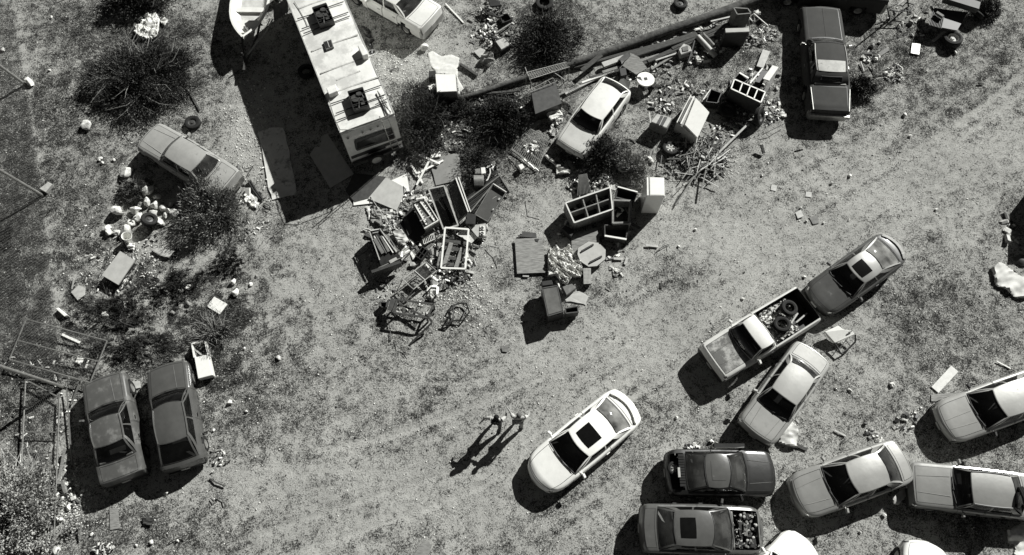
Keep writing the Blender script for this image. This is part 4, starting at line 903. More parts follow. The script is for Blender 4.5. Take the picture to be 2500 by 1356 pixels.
def person(label, base, rz, arms, skin, shirt, pants, hairm, hair='short', lean=.0, stride=.22, headdrop=.0, sleevem=None):
    rt = thing('person', label, 'person', base, rz, None)
    # x forward, y left
    pv = .92; s = stride
    hipx = 0; tx = lean
    pts = [(hipx, 0, pv, .125, .105), (hipx+tx*.35, 0, 1.10, .115, .10), (hipx+tx*.8, 0, 1.32, .15, .11), (hipx+tx, 0, 1.46, .075, .07), (hipx+tx+.02, 0, 1.53, .052, .052), (hipx+tx+.04+headdrop, 0, 1.62, .078, .088), (hipx+tx+.04+headdrop, 0, 1.72, .07, .08),
           (hipx, .10, .86, .10), (hipx+s*.6, .12, .48, .062), (hipx+s*.55, .12, .10, .040), (hipx+s*.55+.15, .13, .045, .035),
           (hipx, -.10, .86, .10), (hipx-s*.35, -.12, .48, .062), (hipx-s, -.12, .12, .040), (hipx-s+.15, -.13, .045, .035)]
    E = [(0, 1), (1, 2), (2, 3), (3, 4), (4, 5), (5, 6), (0, 7), (7, 8), (8, 9), (9, 10), (0, 11), (11, 12), (12, 13), (13, 14)]
    hands = []
    for sg, (el, wr2) in arms.items():
        k = len(pts); sh = (hipx+tx*.95, sg*.19, 1.42); pts += [sh+(.06,), el+(.042,), wr2+(.028,), tuple(Vector(wr2)+(Vector(wr2)-Vector(el)).normalized()*.07)+(.036, .018)]
        E += [(2, k), (k, k+1), (k+1, k+2), (k+2, k+3)]; hands.append((Vector(wr2), Vector(wr2)-Vector(el), sg))
    b_ = skin_body(pts, E)
    for wv, d, sg in hands: fingers(b_, wv, d, sg)
    # nose, ears, eyes sockets
    hx = pts[5][0]; b_.lathe([(.001, .03), (.012, .012), (.016, 0)], (hx+.085, 0, 1.62), (1, 0, -.2), 8)
    for sg in (1, -1): b_.lathe([(.001, .018), (.022, .008), (.026, 0)], (hx, sg*.072, 1.63), (0, sg, 0), 8)
    part('body', b_, skin, rt, smooth=80)
    q = MB()
    for sg in (1, -1): q.lathe([(.001, .012), (.010, .004), (.012, -.004)], (hx+.072, sg*.03, 1.655), (1, 0, 0), 8)
    q.bar((hx+.082, -.025, 1.575), (hx+.082, .025, 1.575), .01, .008); part('eyes_and_mouth', q, M_black, rt)
    # clothes: swollen copies of the covered bones
    def sub(ids, grow): 
        mp = {i: k for k, i in enumerate(ids)}; pp = [tuple(list(pts[i][:3])+[r_*grow+.012 for r_ in pts[i][3:]]) for i in ids]
        return skin_body(pp, [(mp[a], mp[c]) for a, c in E if a in mp and c in mp])
    part('shirt', sub([0, 1, 2, 3]+[i for k in range(len(arms)) for i in (15+4*k,)], 1.06), shirt, rt, smooth=80)
    for k in range(len(arms)):
        a, e_ = Vector(pts[15+4*k][:3]), Vector(pts[16+4*k][:3]); part('sleeve', MB().tube([a, a.lerp(e_, .3), a.lerp(e_, .72)], .085, 10, r2=.066), sleevem or shirt, rt, smooth=60)
    part('trousers', sub([0, 7, 8, 9, 11, 12, 13], 1.12), pants, rt, smooth=80)
    q = MB()
    for i in (10, 14): x_, y_, z_ = pts[i][:3]; q.box((x_-.07, y_, .05), (.29, .10, .10), taper=.8)
    part('shoes', q, M_black, rt, bevel=.025)
    q = MB(); hc = Vector((hx-.012, 0, 1.665))
    q.grid(lambda u, v: hc+Vector((math.cos(v)*math.sin(u)*.108-.008, math.sin(v)*math.sin(u)*.098, math.cos(u)*.115)), [.001, .3, .6, .9, 1.2, 1.5], [i*math.pi/8 for i in range(17)])
    if hair == 'long':
        q.grid(lambda u, v: Vector((hx-.075-.05*u, v*(.10+.05*u), 1.70-u*.38-.02*math.cos(v*9))), [0, .25, .5, .75, 1], [-1, -.6, -.2, .2, .6, 1])
        for k in range(16): a = k*.8; q.tube([hc+Vector((-.07, .08*math.sin(a*3), -.02)), hc+Vector((-.14-.03*math.sin(a), .13*math.sin(a*3), -.16)), hc+Vector((-.12, .17*math.sin(a*3+.3), -.34))], .018, 5)
    part('hair', q, hairm, rt, smooth=60); return rt
pa, pb = P(1266, 1037), P(1214, 1039)
M_skin = mat('skin', .34, .6, var=.1); M_hairb = mat('brown_hair', .10, .8, var=.3); M_hair = mat('black_hair', .008, .8, var=.3); M_slv = mat('white_sleeve', .45, .9, var=.1)
person('person with short hair, pale sleeves and grey vest, one arm raised', pa, R(88), {1: ((.14, .30, 1.42), (.28, .42, 1.60)), -1: ((.08, -.33, 1.25), (.20, -.36, 1.14))}, M_skin, mat('grey_vest', .07, .9, var=.3), mat('pale_trousers', .42, .9, var=.2), M_hairb, stride=.14, sleevem=M_slv)
person('person with long black hair and dark top, arms spread wide', pb, R(80), {1: ((-.04, .40, 1.34), (-.18, .54, 1.14)), -1: ((.14, -.32, 1.34), (.34, -.30, 1.42))}, M_skin, mat('black_top', .010, .9, var=.3), M_dark, M_hair, hair='long', stride=.24, lean=-.04, sleevem=M_slv)
# ---------------------------------------------------------------- junk: helpers
def sheet(name, label, cat, pts, mt, th=.02, group=None, warp=0):
    """thin board or panel with the given world corners (top face)"""
    q = MB()
    if warp:
        n_ = len(pts); c = sum(pts, Vector())/n_; rn = random.Random(len(label)); top = []; 
        for i in range(n_):
            a, b_ = pts[i], pts[(i+1) % n_]
            for k in range(3): p = a.lerp(b_, k/3); p = p+Vector((rn.uniform(-1, 1), rn.uniform(-1, 1), rn.random()))*warp; top.append(p)
        q.prism(top, th)
    else: q.prism(pts, th)
    return solo(name, label, cat, q, mt, group, bevel=0)
def plank(name, label, cat, a, b_, w_, h, mt, group=None): return solo(name, label, cat, MB().bar(a, b_, w_, h), mt, group, bevel=min(w_, h)*.12)
def rock(label, p, r, mt=None, flat=.75, group=None, name='rock', seed=None):
    bm = bmesh.new(); bmesh.ops.create_icosphere(bm, subdivisions=3, radius=1); rn = random.Random(seed or int(p.x*97+p.y*31))
    ax_ = [Vector((rn.uniform(-1, 1), rn.uniform(-1, 1), rn.uniform(-1, 1))).normalized() for _ in range(12)]; cu = [rn.uniform(.45, .85) for _ in ax_]; el = (rn.uniform(.85, 1.15), rn.uniform(.75, 1.0)); a = rn.random()*6
    for v in bm.verts:
        c = v.co.copy()
        for n_, k in zip(ax_, cu):
            d = c.dot(n_)
            if d > k: c -= n_*(d-k)*.95
        c *= 1+.05*math.sin(c.x*7+a)+.04*math.sin(c.y*9+c.z*5)
        v.co = Vector((c.x*el[0]*r, c.y*el[1]*r, c.z*flat*r))
    bmesh.ops.rotate(bm, verts=bm.verts, matrix=Matrix.Rotation(a, 3, 'Z'))
    bmesh.ops.translate(bm, verts=bm.verts, vec=(p.x, p.y, p.z+r*flat*.62)); mb = MB(); mb.v = [v.co[:] for v in bm.verts]; mb.f = [tuple(v.index for v in f.verts) for f in bm.faces]; mb.m = [0]*len(mb.f); bm.free()
    return solo(name, label, name, mb, mt or M_rock, group, smooth=28)
def inpoly(x, y, pts):
    c = False; n_ = len(pts); j = n_-1
    for i in range(n_):
        if (pts[i].y > y) != (pts[j].y > y) and x < (pts[j].x-pts[i].x)*(y-pts[i].y)/(pts[j].y-pts[i].y)+pts[i].x: c = not c
        j = i
    return c
def heap(name, label, cat, pts, h, mt, fold=7.0, st=.045, group=None, ang=0.0, kind=None):
    """crumpled cloth or film over the outline pts"""
    x0, x1 = min(p.x for p in pts), max(p.x for p in pts); y0, y1 = min(p.y for p in pts), max(p.y for p in pts); z0 = pts[0].z
    xs_ = np.arange(x0, x1+st, st); ys_ = np.arange(y0, y1+st, st); XX, YY = np.meshgrid(xs_, ys_, indexing='ij'); sd_ = int(abs(x0*13+y0*7)) % 97
    ca, sa = math.cos(ang), math.sin(ang); U = (XX*ca+YY*sa)*fold*.35; W_ = (-XX*sa+YY*ca)*fold
    n1 = 1-np.abs(2*fbm(U, W_, sd_, 3)-1)*2.2; n2 = fbm(XX*3, YY*3, sd_+5, 3)
    ZZ = z0+.02+h*np.clip(.55*n1+.6*n2-.1, .02, 1.2)
    JX = (fbm(XX*9, YY*9, sd_+2, 2)-.5)*st*1.2; q = MB(); nx_, ny_ = XX.shape; ok = {}
    for i in range(nx_):
        for j in range(ny_): ok[i, j] = inpoly(XX[i, j]+JX[i, j], YY[i, j], pts)
    q.v = [(XX[i, j]+JX[i, j], YY[i, j], ZZ[i, j]) for i in range(nx_) for j in range(ny_)]
    q.f = [(i*ny_+j, (i+1)*ny_+j, (i+1)*ny_+j+1, i*ny_+j+1) for i in range(nx_-1) for j in range(ny_-1) if ok[i, j]+ok[i+1, j]+ok[i, j+1]+ok[i+1, j+1] >= 1]
    for v in {v for f in q.f for v in f}:          # outer vertices slide onto the outline, so that the edge is a clean cloth edge
        if not ok[v//ny_, v % ny_]:
            x_, y_, z_ = q.v[v]; bd = 1e9
            for k in range(len(pts)):
                A_, B__ = pts[k].xy, pts[(k+1) % len(pts)].xy; d_ = B__-A_; t_ = max(0, min(1, (Vector((x_, y_))-A_).dot(d_)/max(d_.length_squared, 1e-9))); c_ = A_+d_*t_; dd = (c_-Vector((x_, y_))).length
                if dd < bd: bd = dd; best = c_
            j_ = .25*st*math.sin(v*1.7); q.v[v] = (best.x+j_, best.y-j_, z0+(z_-z0)*.35)
    used = sorted({v for f in q.f for v in f}); mp = {v: k for k, v in enumerate(used)}; q.v = [q.v[v] for v in used]; q.f = [tuple(mp[v] for v in f) for f in q.f]; q.m = [0]*len(q.f)
    return solo(name, label, cat, q, mt, group, kind, smooth=35) if q.f else None
def frame4(name, label, cat, pts, w_, h, mt, glass=None, mids=(), group=None, cross=()):
    """flat open frame with four world corners; mids = fractions of bars across the long way"""
    rt = thing(name, label, cat, Vector((pts[0].x, pts[0].y, 0)), 0, group); q = MB(); n_ = len(pts)
    for i in range(n_): q.bar(pts[i], pts[(i+1) % n_], w_, h)
    part('frame', q, mt, rt, world=True)
    if mids or cross:
        q = MB()
        for t_ in mids: q.bar(pts[0].lerp(pts[1], t_), pts[3].lerp(pts[2], t_), w_*.9, h*.8)
        for t_ in cross: q.bar(pts[0].lerp(pts[3], t_), pts[1].lerp(pts[2], t_), w_*.9, h*.8)
        part('divider', q, mt, rt, world=True)
    if glass: part('pane', MB().prism([p-Vector((0, 0, h*.3)) for p in pts], .012), glass, rt, world=True)
    return rt
def crate(name, label, cat, pts, depth, wall, mt, inner=None, cells=(), cross=(), group=None, floor=True):
    """open-topped case: pts = top rim corners (world)"""
    rt = thing(name, label, cat, Vector((pts[0].x, pts[0].y, 0)), 0, group); q = MB(); n_ = len(pts)
    for i in range(n_):
        a, b_ = pts[i], pts[(i+1) % n_]; m_ = Vector((0, 0, depth/2)); q.bar(a-m_, b_-m_, wall, depth)
    part('walls', q, mt, rt, world=True)
    if floor: part('bottom', MB().prism([p-Vector((0, 0, depth-.03)) for p in pts], .03), inner or M_black, rt, world=True)
    if cells or cross:
        q = MB(); m_ = Vector((0, 0, depth*.35))
        for t_ in cells: q.bar(pts[0].lerp(pts[1], t_)-m_, pts[3].lerp(pts[2], t_)-m_, wall*.8, depth*.6)
        for t_ in cross: q.bar(pts[0].lerp(pts[3], t_)-m_, pts[1].lerp(pts[2], t_)-m_, wall*.8, depth*.6)
        part('divider', q, mt, rt, world=True)
    return rt
def block(name, label, cat, pts, mt, top=None, group=None, bev=.015, down=None):
    """closed case standing on the ground: pts = top corners (world)"""
    h = down or max(.03, pts[0].z-.01); rt = thing(name, label, cat, Vector((pts[0].x, pts[0].y, 0)), 0, group)
    part('body', MB().prism(pts, h), mt, rt, world=True, bevel=bev)
    if top:
        c = sum(pts, Vector())/len(pts); part('top', MB().prism([c+(p-c)*.96+Vector((0, 0, .018)) for p in pts], .03), top, rt, world=True, bevel=.01)
    return rt
def scraps(name, label, cat, pts, n_, s0, s1, mats_, zmax=.12, seed=1, long=2.2):
    """a loose heap of scraps nobody could count, one object"""
    rn = random.Random(seed); q = MB(); x0, x1 = min(p.x for p in pts), max(p.x for p in pts); y0, y1 = min(p.y for p in pts), max(p.y for p in pts); k = 0
    while k < n_:
        x_, y_ = rn.uniform(x0, x1), rn.uniform(y0, y1)
        if not inpoly(x_, y_, pts): continue
        s_ = rn.uniform(s0, s1); M = Matrix.Translation((x_, y_, rn.uniform(.0, zmax))) @ Matrix.Rotation(rn.random()*6.28, 4, 'Z') @ Matrix.Rotation(rn.uniform(-.5, .5), 4, 'X') @ Matrix.Rotation(rn.uniform(-.4, .4), 4, 'Y')
        q.box(None, (s_*rn.uniform(.8, long), s_*rn.uniform(.4, 1), s_*rn.uniform(.08, .5)), m=rn.randrange(len(mats_)), mx=M, taper=rn.uniform(.5, 1)); k += 1
    return solo(name, label, cat, q, mats_, kind='stuff')
def zz(f, pts, z=0.0): return [f(p[0], p[1], p[2] if len(p) > 2 else z) for p in pts]
# ---------------------------------------------------------------- left part
heap('crumpled_cloth', 'white crumpled cloth heap above the largest dark bush', 'cloth', zz(ZA, [(1000, 215), (1090, 110), (1150, 95), (1180, 150), (1165, 260), (1120, 300), (1050, 290), (1000, 260)], .05), .28, M_cloth, 8, ang=1.1)
heap('crumpled_cloth', 'small white cloth scrap right of the white crumpled heap', 'cloth', zz(ZA, [(1175, 165), (1215, 135), (1242, 150), (1215, 195)], .02), .12, M_cloth)
for p, r_, lb in (((75, 204), .24, 'pale boulder at the foot of the upper fence post'), ((213, 309), .30, 'round pale boulder alone, left of the pale old sedan'), ((313, 425), .31, 'pale boulder at the front flank of the pale old sedan')): rock(lb, PX(*p), r_, flat=.8)
for i, (p, r_) in enumerate((((247, 388), .10), ((251, 399), .09), ((243, 392), .08), ((279, 391), .08), ((122, 173), .09), ((127, 43), .08), ((8, 124), .13))): rock('small pale stone on the dry grass at the upper left', PX(*p), r_, group='small stones at the upper left')
tyre('loose_tyre', 'tyre on its rim lying behind the pale old sedan', ZA(1418, 905, .10), .34, (.05, 0, 1), .20, rim='plain', rimmat=M_dark)
plank('pole', 'thin dark pole at the right rim of the largest bush', 'pole', ZA(1378, 620, .12), ZA(1470, 815, .05), .045, .045, M_woodd)
pile = [(853, 67, 45), (985, 185, 38), (980, 263, 31), (1035, 278, 29), (1087, 300, 27), (790, 325, 46), (905, 318, 33), (930, 358, 34), (885, 403, 30), (845, 452, 40), (728, 463, 25), (1060, 388, 29), (1120, 318, 25), (1165, 332, 32), (1230, 298, 30), (1135, 275, 17), (1052, 228, 29), (715, 432, 28), (1100, 345, 18), (1195, 318, 18), (1020, 330, 24), (1085, 405, 15), (770, 460, 20)]
for x_, y_, r_ in pile[1:]: rock('pale boulder in the pile heaped around the black wheel', ZF(x_, y_), r_*.3688/60*1.2, flat=.85, group='boulders in the pile around the black wheel')
tyre('loose_tyre', 'black wheel standing on edge in the middle of the boulder pile', ZF(988, 372, .36), .33, (.35, .25, .75), .24, rim='plain', rimmat=M_black)
for x_, y_, r_, lb in ((1543, 787, 27, 'upper of the two pale stones left of centre'), (1557, 860, 35, 'lower of the two pale stones left of centre'), (1145, 800, 20, 'flat pale stone in the scrub below the curved sheet'), (1250, 820, 25, 'pale stone in the middle of the scrub'), (695, 1010, 31, 'pale stone with a dark face, right of the slanted white brick'), (638, 1078, 18, 'small pale stone under the dark-faced stone'), (1660, 800, 15, 'small stone right of the two pale stones'), (1250, 480, 13, 'round stone left of the feathery bush'), (820, 774, 15, 'small stone at the lower corner of the tilted grey box'), (1845, 1287, 18, 'small pale stone above the white coupe track, left of centre'), (1620, 1225, 12, 'small white stone right of the tangled brush'), (1245, 930, 22, 'dull stone left of the white square board'), (1150, 990, 22, 'dark stone in the scrub left of the tangled brush'), (735, 862, 15, 'dim stone in the shadow of the tilted grey box'), (1700, 748, 14, 'dark stone in the scrub at left of centre')):
    rock(lb, ZF(x_, y_), r_*.3688/60, M_rockd if 'd' == lb[0] and 'du' in lb[:2] or 'dark stone' in lb else M_rock)
rt = thing('tilted_box', 'grey tilted flat box with a worn lid, left of the scrub', 'box', ZF(780, 700))
part('lid', MB().prism(zz(ZF, [(795, 578, .42), (893, 640, .42), (783, 802, .38), (674, 738, .38)]), .05), M_plyp, rt, world=True); part('side', MB().prism(zz(ZF, [(790, 600, .36), (880, 650, .36), (775, 790, .33), (680, 738, .33)]), .33), M_dark, rt, world=True)
heap('curved_sheet', 'pale curved sheet lying right of the tilted grey box', 'sheet', zz(ZF, [(1030, 545), (1060, 560), (1155, 580), (1120, 625), (1060, 612), (1000, 572)], .10), .06, M_plyp, 2)
sheet('white_board', 'white square board at the edge of the scrub', 'board', zz(ZF, [(1418, 880), (1506, 930), (1455, 997), (1368, 944)], .05), M_white, .02)
q = MB(); c = ZF(850, 512, .02); q.lathe([(.001, 0), (.15, 0), (.19, .42), (.21, .42), (.20, .44), (.175, .42), (.14, .03), (.001, .03)], c, (.25, .1, 1), 24); rt = thing('bucket', 'white bucket with cloth hanging out, above the tilted grey box', 'bucket', c); part('body', q, M_white, rt, world=True, smooth=40)
q = MB(); a = c+Vector((-.18, 0, .38)); q.tube([a, a+Vector((-.05, -.05, -.15)), a+Vector((.1, -.12, -.28)), a+Vector((.34, 0, 0))], .01, 5); part('handle', q, M_steel, rt, world=True)
heap('cloth_scrap', 'white rag beside the white bucket', 'cloth', zz(ZF, [(830, 525), (895, 530), (893, 575), (850, 570)], .05), .18, M_cloth)
heap('cloth_scrap', 'white rag between the boulder pile and the white bucket', 'cloth', zz(ZF, [(755, 450), (800, 445), (795, 480), (770, 488)], .03), .14, M_cloth)
block('brick', 'slanted white block left of the dark-faced stone', 'block', zz(ZF, [(365, 958), (385, 952), (448, 1002), (425, 1012)], .2), M_white)
block('concrete_block', 'pale concrete block at the foot of the middle fence post', 'block', zz(ZF, [(258, 165), (318, 120), (345, 135), (300, 188)], .2), M_light)
sheet('board', 'grey broken board left of the tilted grey box', 'board', zz(ZF, [(470, 850), (520, 802), (563, 822), (560, 870), (515, 905)], .08), M_light, .04)
plank('stick', 'pale curved stick standing above the grey broken board', 'stick', ZF(490, 760, .15), ZF(475, 830, .03), .05, .05, M_light)
plank('board', 'thin pale strip of wood under the fallen wire panel', 'board', ZF(410, 1130, .06), ZF(530, 1185, .04), .09, .02, M_white)
plank('stick', 'grey stick propped in the boulder pile', 'stick', ZF(900, 350, .4), ZF(820, 415, .1), .05, .04, M_wood)
heap('cloth_scrap', 'white rag under the fallen wire panel above the dark sedan', 'cloth', zz(ZF, [(512, 1275), (560, 1260), (560, 1300), (535, 1335), (505, 1320)], .03), .16, M_cloth)
scraps('litter', 'white litter and twigs scattered in the scrub below the tilted grey box', 'litter', zz(ZF, [(740, 860), (880, 640), (960, 560), (1090, 440), (1010, 470), (900, 600), (860, 930), (790, 935)]), 90, .03, .12, [M_cloth, M_light, M_woodd, M_woodd, M_dark], seed=4)
q = MB()
for i in range(26):
    rn = random.Random(i); c = ZF(640+rn.uniform(-60, 100), 930+rn.uniform(-40, 40), .1); a = rn.random()*6; l_ = rn.uniform(.2, .5); q.tube([c, c+Vector((l_*math.cos(a), l_*math.sin(a), .12)), c+Vector((l_*1.8*math.cos(a+.5), l_*1.8*math.sin(a+.5), .02))], .009, 4)
solo('dead_twigs', 'tangle of bare dead twigs below the grey broken board', 'twigs', q, M_woodd, kind='stuff')
rt = thing('open_appliance', 'narrow white appliance shell with an open black end, by the dark hatchback', 'appliance', B4(1120, 270))
pts = zz(B4, [(1065, 180), (1138, 166), (1182, 355), (1100, 376)], .35); m1, m2 = pts[0].lerp(pts[3], .40), pts[1].lerp(pts[2], .40)
part('shell', MB().prism([m1, m2, pts[2], pts[3]], .33), M_white, rt, world=True, bevel=.015); q = MB()
for a, b_ in ((pts[0], pts[1]), (pts[1], m2), (m1, pts[0])): q.bar(a-Vector((0, 0, .16)), b_-Vector((0, 0, .16)), .05, .33)
part('open_end', q, M_white, rt, world=True); part('inside', MB().prism([p-Vector((0, 0, .26)) for p in (pts[0], pts[1], m2, m1)], .04), M_black, rt, world=True)
part('fittings', MB().bar(m1.lerp(pts[0], .7)-Vector((0, 0, .1)), m1.lerp(m2, .6)-Vector((0, 0, .1)), .06, .03).bar(pts[0].lerp(pts[1], .2)-Vector((0, 0, .05)), pts[0].lerp(pts[1], .7)-Vector((0, 0, .05)), .03, .02), M_light, rt, world=True)
sheet('board', 'grey weathered board below the shadow of the dark sedan', 'board', zz(B4, [(608, 1098), (655, 1092), (662, 1208), (612, 1216)], .04), M_wood, .03)
sheet('fence_offcut', 'small pale slab between the fronts of the two dark cars', 'slab', zz(B4, [(722, 392), (775, 388), (780, 425), (745, 432)], .04), M_light, .05)
for i, (x_, y_, r_) in enumerate([(385, 1092, 22), (330, 1150, 30), (350, 1040, 13), (320, 1330, 26), (928, 1012, 17), (1280, 508, 20), (845, 1282, 14), (512, 1240, 11), (1370, 558, 10), (1190, 662, 9), (405, 1212, 14), (1360, 208, 9), (1190, 1045, 7), (990, 1278, 11), (758, 1300, 12)]):
    rock(['pale stone below the propped post at the lower left', 'pale sack-like rock on the fence line at the lower left', 'small pale stone on the fence line', 'pale rock at the bottom edge on the fence line', 'pale flat stone below the dark hatchback shadow', 'round grey stone right of the dark hatchback wheel', 'stone near the bottom edge, left of centre', 'small white stone near the bottom edge at left', 'dark little stone right of the dark hatchback', 'little stone behind the dark hatchback', 'white stone near the bottom fence line', 'white stone right of the open white appliance', 'tiny stone beside the curled dark strap', 'small stone right of the bottom edge stones', 'grey stone at the bottom edge, left'][i], B4(x_, y_), r_*.4394/66, group=None)
scraps('litter', 'white litter collected along the fence line at the lower left', 'litter', zz(B4, [(290, 840), (380, 860), (480, 1010), (440, 1110), (310, 1120), (300, 980)]), 46, .05, .16, [M_cloth, M_white, M_mid, M_black], seed=8)
scraps('litter', 'mixed litter at the bottom edge left of centre', 'litter', zz(B4, [(530, 1310), (560, 1285), (640, 1310), (625, 1350), (540, 1354)]), 40, .05, .14, [M_cloth, M_light, M_black, M_mid], seed=9)
scraps('litter', 'stones and chips behind the dark hatchback', 'litter', zz(B4, [(1165, 770), (1230, 740), (1290, 830), (1180, 900)]), 40, .03, .09, [M_rock, M_mid, M_woodd], seed=10)
heap('old_shoe', 'dark crumpled rag on the ground below the dark hatchback', 'rag', zz(B4, [(785, 1155), (830, 1142), (862, 1150), (840, 1195), (800, 1185)], .02), .12, M_dark)
def squiggle(label, f, pts, r_=.014, mt=M_woodd, name='branch', cat='branch', z=.05): return solo(name, label, cat, MB().tube([f(x_, y_, z+.05*(i % 2)) for i, (x_, y_) in enumerate(pts)], r_, 5), mt, smooth=60)
squiggle('dark branch below the tail of the dark hatchback', B4, [(1165, 930), (1200, 950), (1250, 972)], .03)
squiggle('curled dark strap on the ground below the dark hatchback', B4, [(1170, 1040), (1190, 1062), (1210, 1050), (1205, 1020), (1235, 1050), (1250, 1078)], .018, M_black, 'strap', 'strap')
squiggle('bare branch near the bottom edge left of centre', B4, [(935, 1290), (960, 1272), (1000, 1255), (1030, 1262)], .02)
scraps('litter', 'pale torn foam and chips behind the tail of the old sedan', 'litter', zz(ZF, [(1615, 190), (1650, 200), (1715, 265), (1715, 300), (1680, 290), (1625, 240)]), 26, .10, .26, [M_white, M_cloth], seed=12, zmax=.08)
rt = thing('loading_ramp', 'dark grooved ramp piece behind the tail of the old sedan', 'ramp', ZF(1690, 170)); q = MB()
for s_ in (-8, 8): q.bar(ZF(1650+s_, 112, .1), ZF(1690+s_, 180, .1), .04, .1); q.bar(ZF(1690+s_, 180, .1), ZF(1735+s_, 240, .1), .04, .1)
q.bar(ZF(1650, 112, .07), ZF(1690, 180, .07), .15, .03); q.bar(ZF(1690, 180, .07), ZF(1735, 240, .07), .15, .03); part('channel', q, M_dark, rt, world=True)
squiggle('curled dark hose right of the grooved ramp piece', ZF, [(1745, 265), (1770, 270), (1795, 290), (1780, 302), (1760, 300)], .018, M_black, 'hose', 'hose')
squiggle('thin dark twig cluster above the grooved ramp piece', ZF, [(1625, 35), (1650, 30), (1680, 12), (1655, 40), (1640, 75)], .02)
# concrete slab and boards by the trailer
sheet('concrete_slab', 'cracked pale concrete slab partly in the shadow of the travel trailer', 'slab', zz(ZB, [(335, 845), (420, 815), (500, 812), (520, 900), (560, 1080), (585, 1235), (430, 1272), (400, 1180), (365, 980), (355, 900)], .035), mat('cracked_concrete', .62, .85, var=.15, scale=2, spots=.4, spot_g=.24, bump=.3), .06, warp=.03)
sheet('plywood_sheet', 'grey plywood sheet with a broken corner in the trailer shadow', 'board', zz(ZB, [(780, 852), (948, 1108), (798, 1198), (667, 985), (700, 938), (735, 935), (742, 900), (738, 870)], .06), M_plyp, .02)
sheet('dark_sheet', 'large dark sheet below the spare wheel of the travel trailer', 'sheet', zz(B1, [(15, 505), (85, 340), (380, 375), (215, 568), (95, 600)], .05), M_dark, .02)
sheet('white_sheet', 'white sheet under the grey plywood at the trailer rear', 'board', zz(B1, [(85, 560), (560, 345), (590, 520), (515, 600), (300, 605), (85, 630)], .035), M_white, .015)
sheet('plywood_sheet', 'sunlit grey plywood sheet with leaf shadow behind the trailer', 'board', zz(B1, [(375, 378, .12), (560, 478, .12), (470, 675, .10), (215, 568, .10)]), M_plyp, .02)
heap('netting', 'dark crumpled netting below the plywood sheets', 'netting', zz(B1, [(240, 635), (440, 680), (400, 760), (330, 800), (240, 790)], .01), .14, M_clothd, 16)
heap('cloth_scrap', 'white torn film left of the dark netting', 'film', zz(B1, [(190, 640), (245, 640), (240, 700), (225, 760), (205, 690)], .01), .08, M_cloth, 14)
tyre('loose_tyre', 'tyre lying in the shade under the left side of the travel trailer', ZB(645, 455, .12), .36, (0, 0, 1), .22)
rt = thing('corrugated_sheet', 'grey corrugated sheet standing between the boat and the travel trailer', 'sheet', ZB(470, 80)); a, b_, c = ZB(435, 40, 1.3), ZB(530, -20, 1.6), ZB(440, 140, .3)
part('panel', MB().grid(lambda u, v: a.lerp(b_, u)+(c-a)*v+Vector((0, 0, .05*math.sin(u*40))), [i/48 for i in range(49)], [0, .25, .5, .75, 1]), M_mid, rt, world=True)
# ---------------------------------------------------------------- upper middle
rock('pale boulder between the white saloon and the sand patch', ZB(1400, 315), .24, flat=.7)
heap('sand_patch', 'white powdery patch on the ground above the white box appliance', 'powder', zz(ZC, [(130, 385), (165, 370), (230, 410), (300, 395), (360, 420), (350, 470), (345, 560), (390, 640), (350, 690), (335, 550), (195, 530), (150, 470)], -.02), .03, mat('white_powder', .62, .9, var=.12), 3, kind='stuff')
block('box_appliance', 'white square chest appliance with a dark front left of the logs', 'appliance', zz(ZC, [(182, 533), (332, 535), (342, 662), (195, 668)], .85), M_mid, M_white)
block('black_box', 'small black box at the left of the white chest appliance', 'box', zz(ZC, [(140, 512), (188, 508), (188, 556), (135, 560)], .35), M_black)
sheet('white_scrap', 'white scrap of board left of the white chest appliance', 'board', zz(ZC, [(125, 620), (185, 600), (190, 640), (150, 655)], .08), M_white, .02)
plank('white_pipe', 'long thin white stick right of the white saloon tail', 'stick', ZC(258, 28, .06), ZC(388, 166, .03), .07, .05, M_white)
plank('log', 'short dark log by the sand patch', 'log', ZC(362, 462, .10), ZC(488, 545, .08), .13, .11, M_woodd)
def logpole(name, label, a, b_, r0_, r1_): return solo(name, label, 'log', MB().tube([a.lerp(b_, k/8)+Vector((.03*math.sin(k*2.1), .03*math.cos(k*1.7), 0)) for k in range(9)], r1_, 14, r2=r0_), M_log, smooth=50)
M_log = mat('grey_log', .085, .9, var=.55, scale=4, bump=.6)
logpole('long_log', 'longest thick log running to the upper right', PX(1378, 163, .2), PX(1880, -12, .2), .22, .17)
logpole('long_log', 'thinner long log meeting the thick one from the lower left', PX(1117, 243, .15), PX(1420, 148, .15), .14, .11)
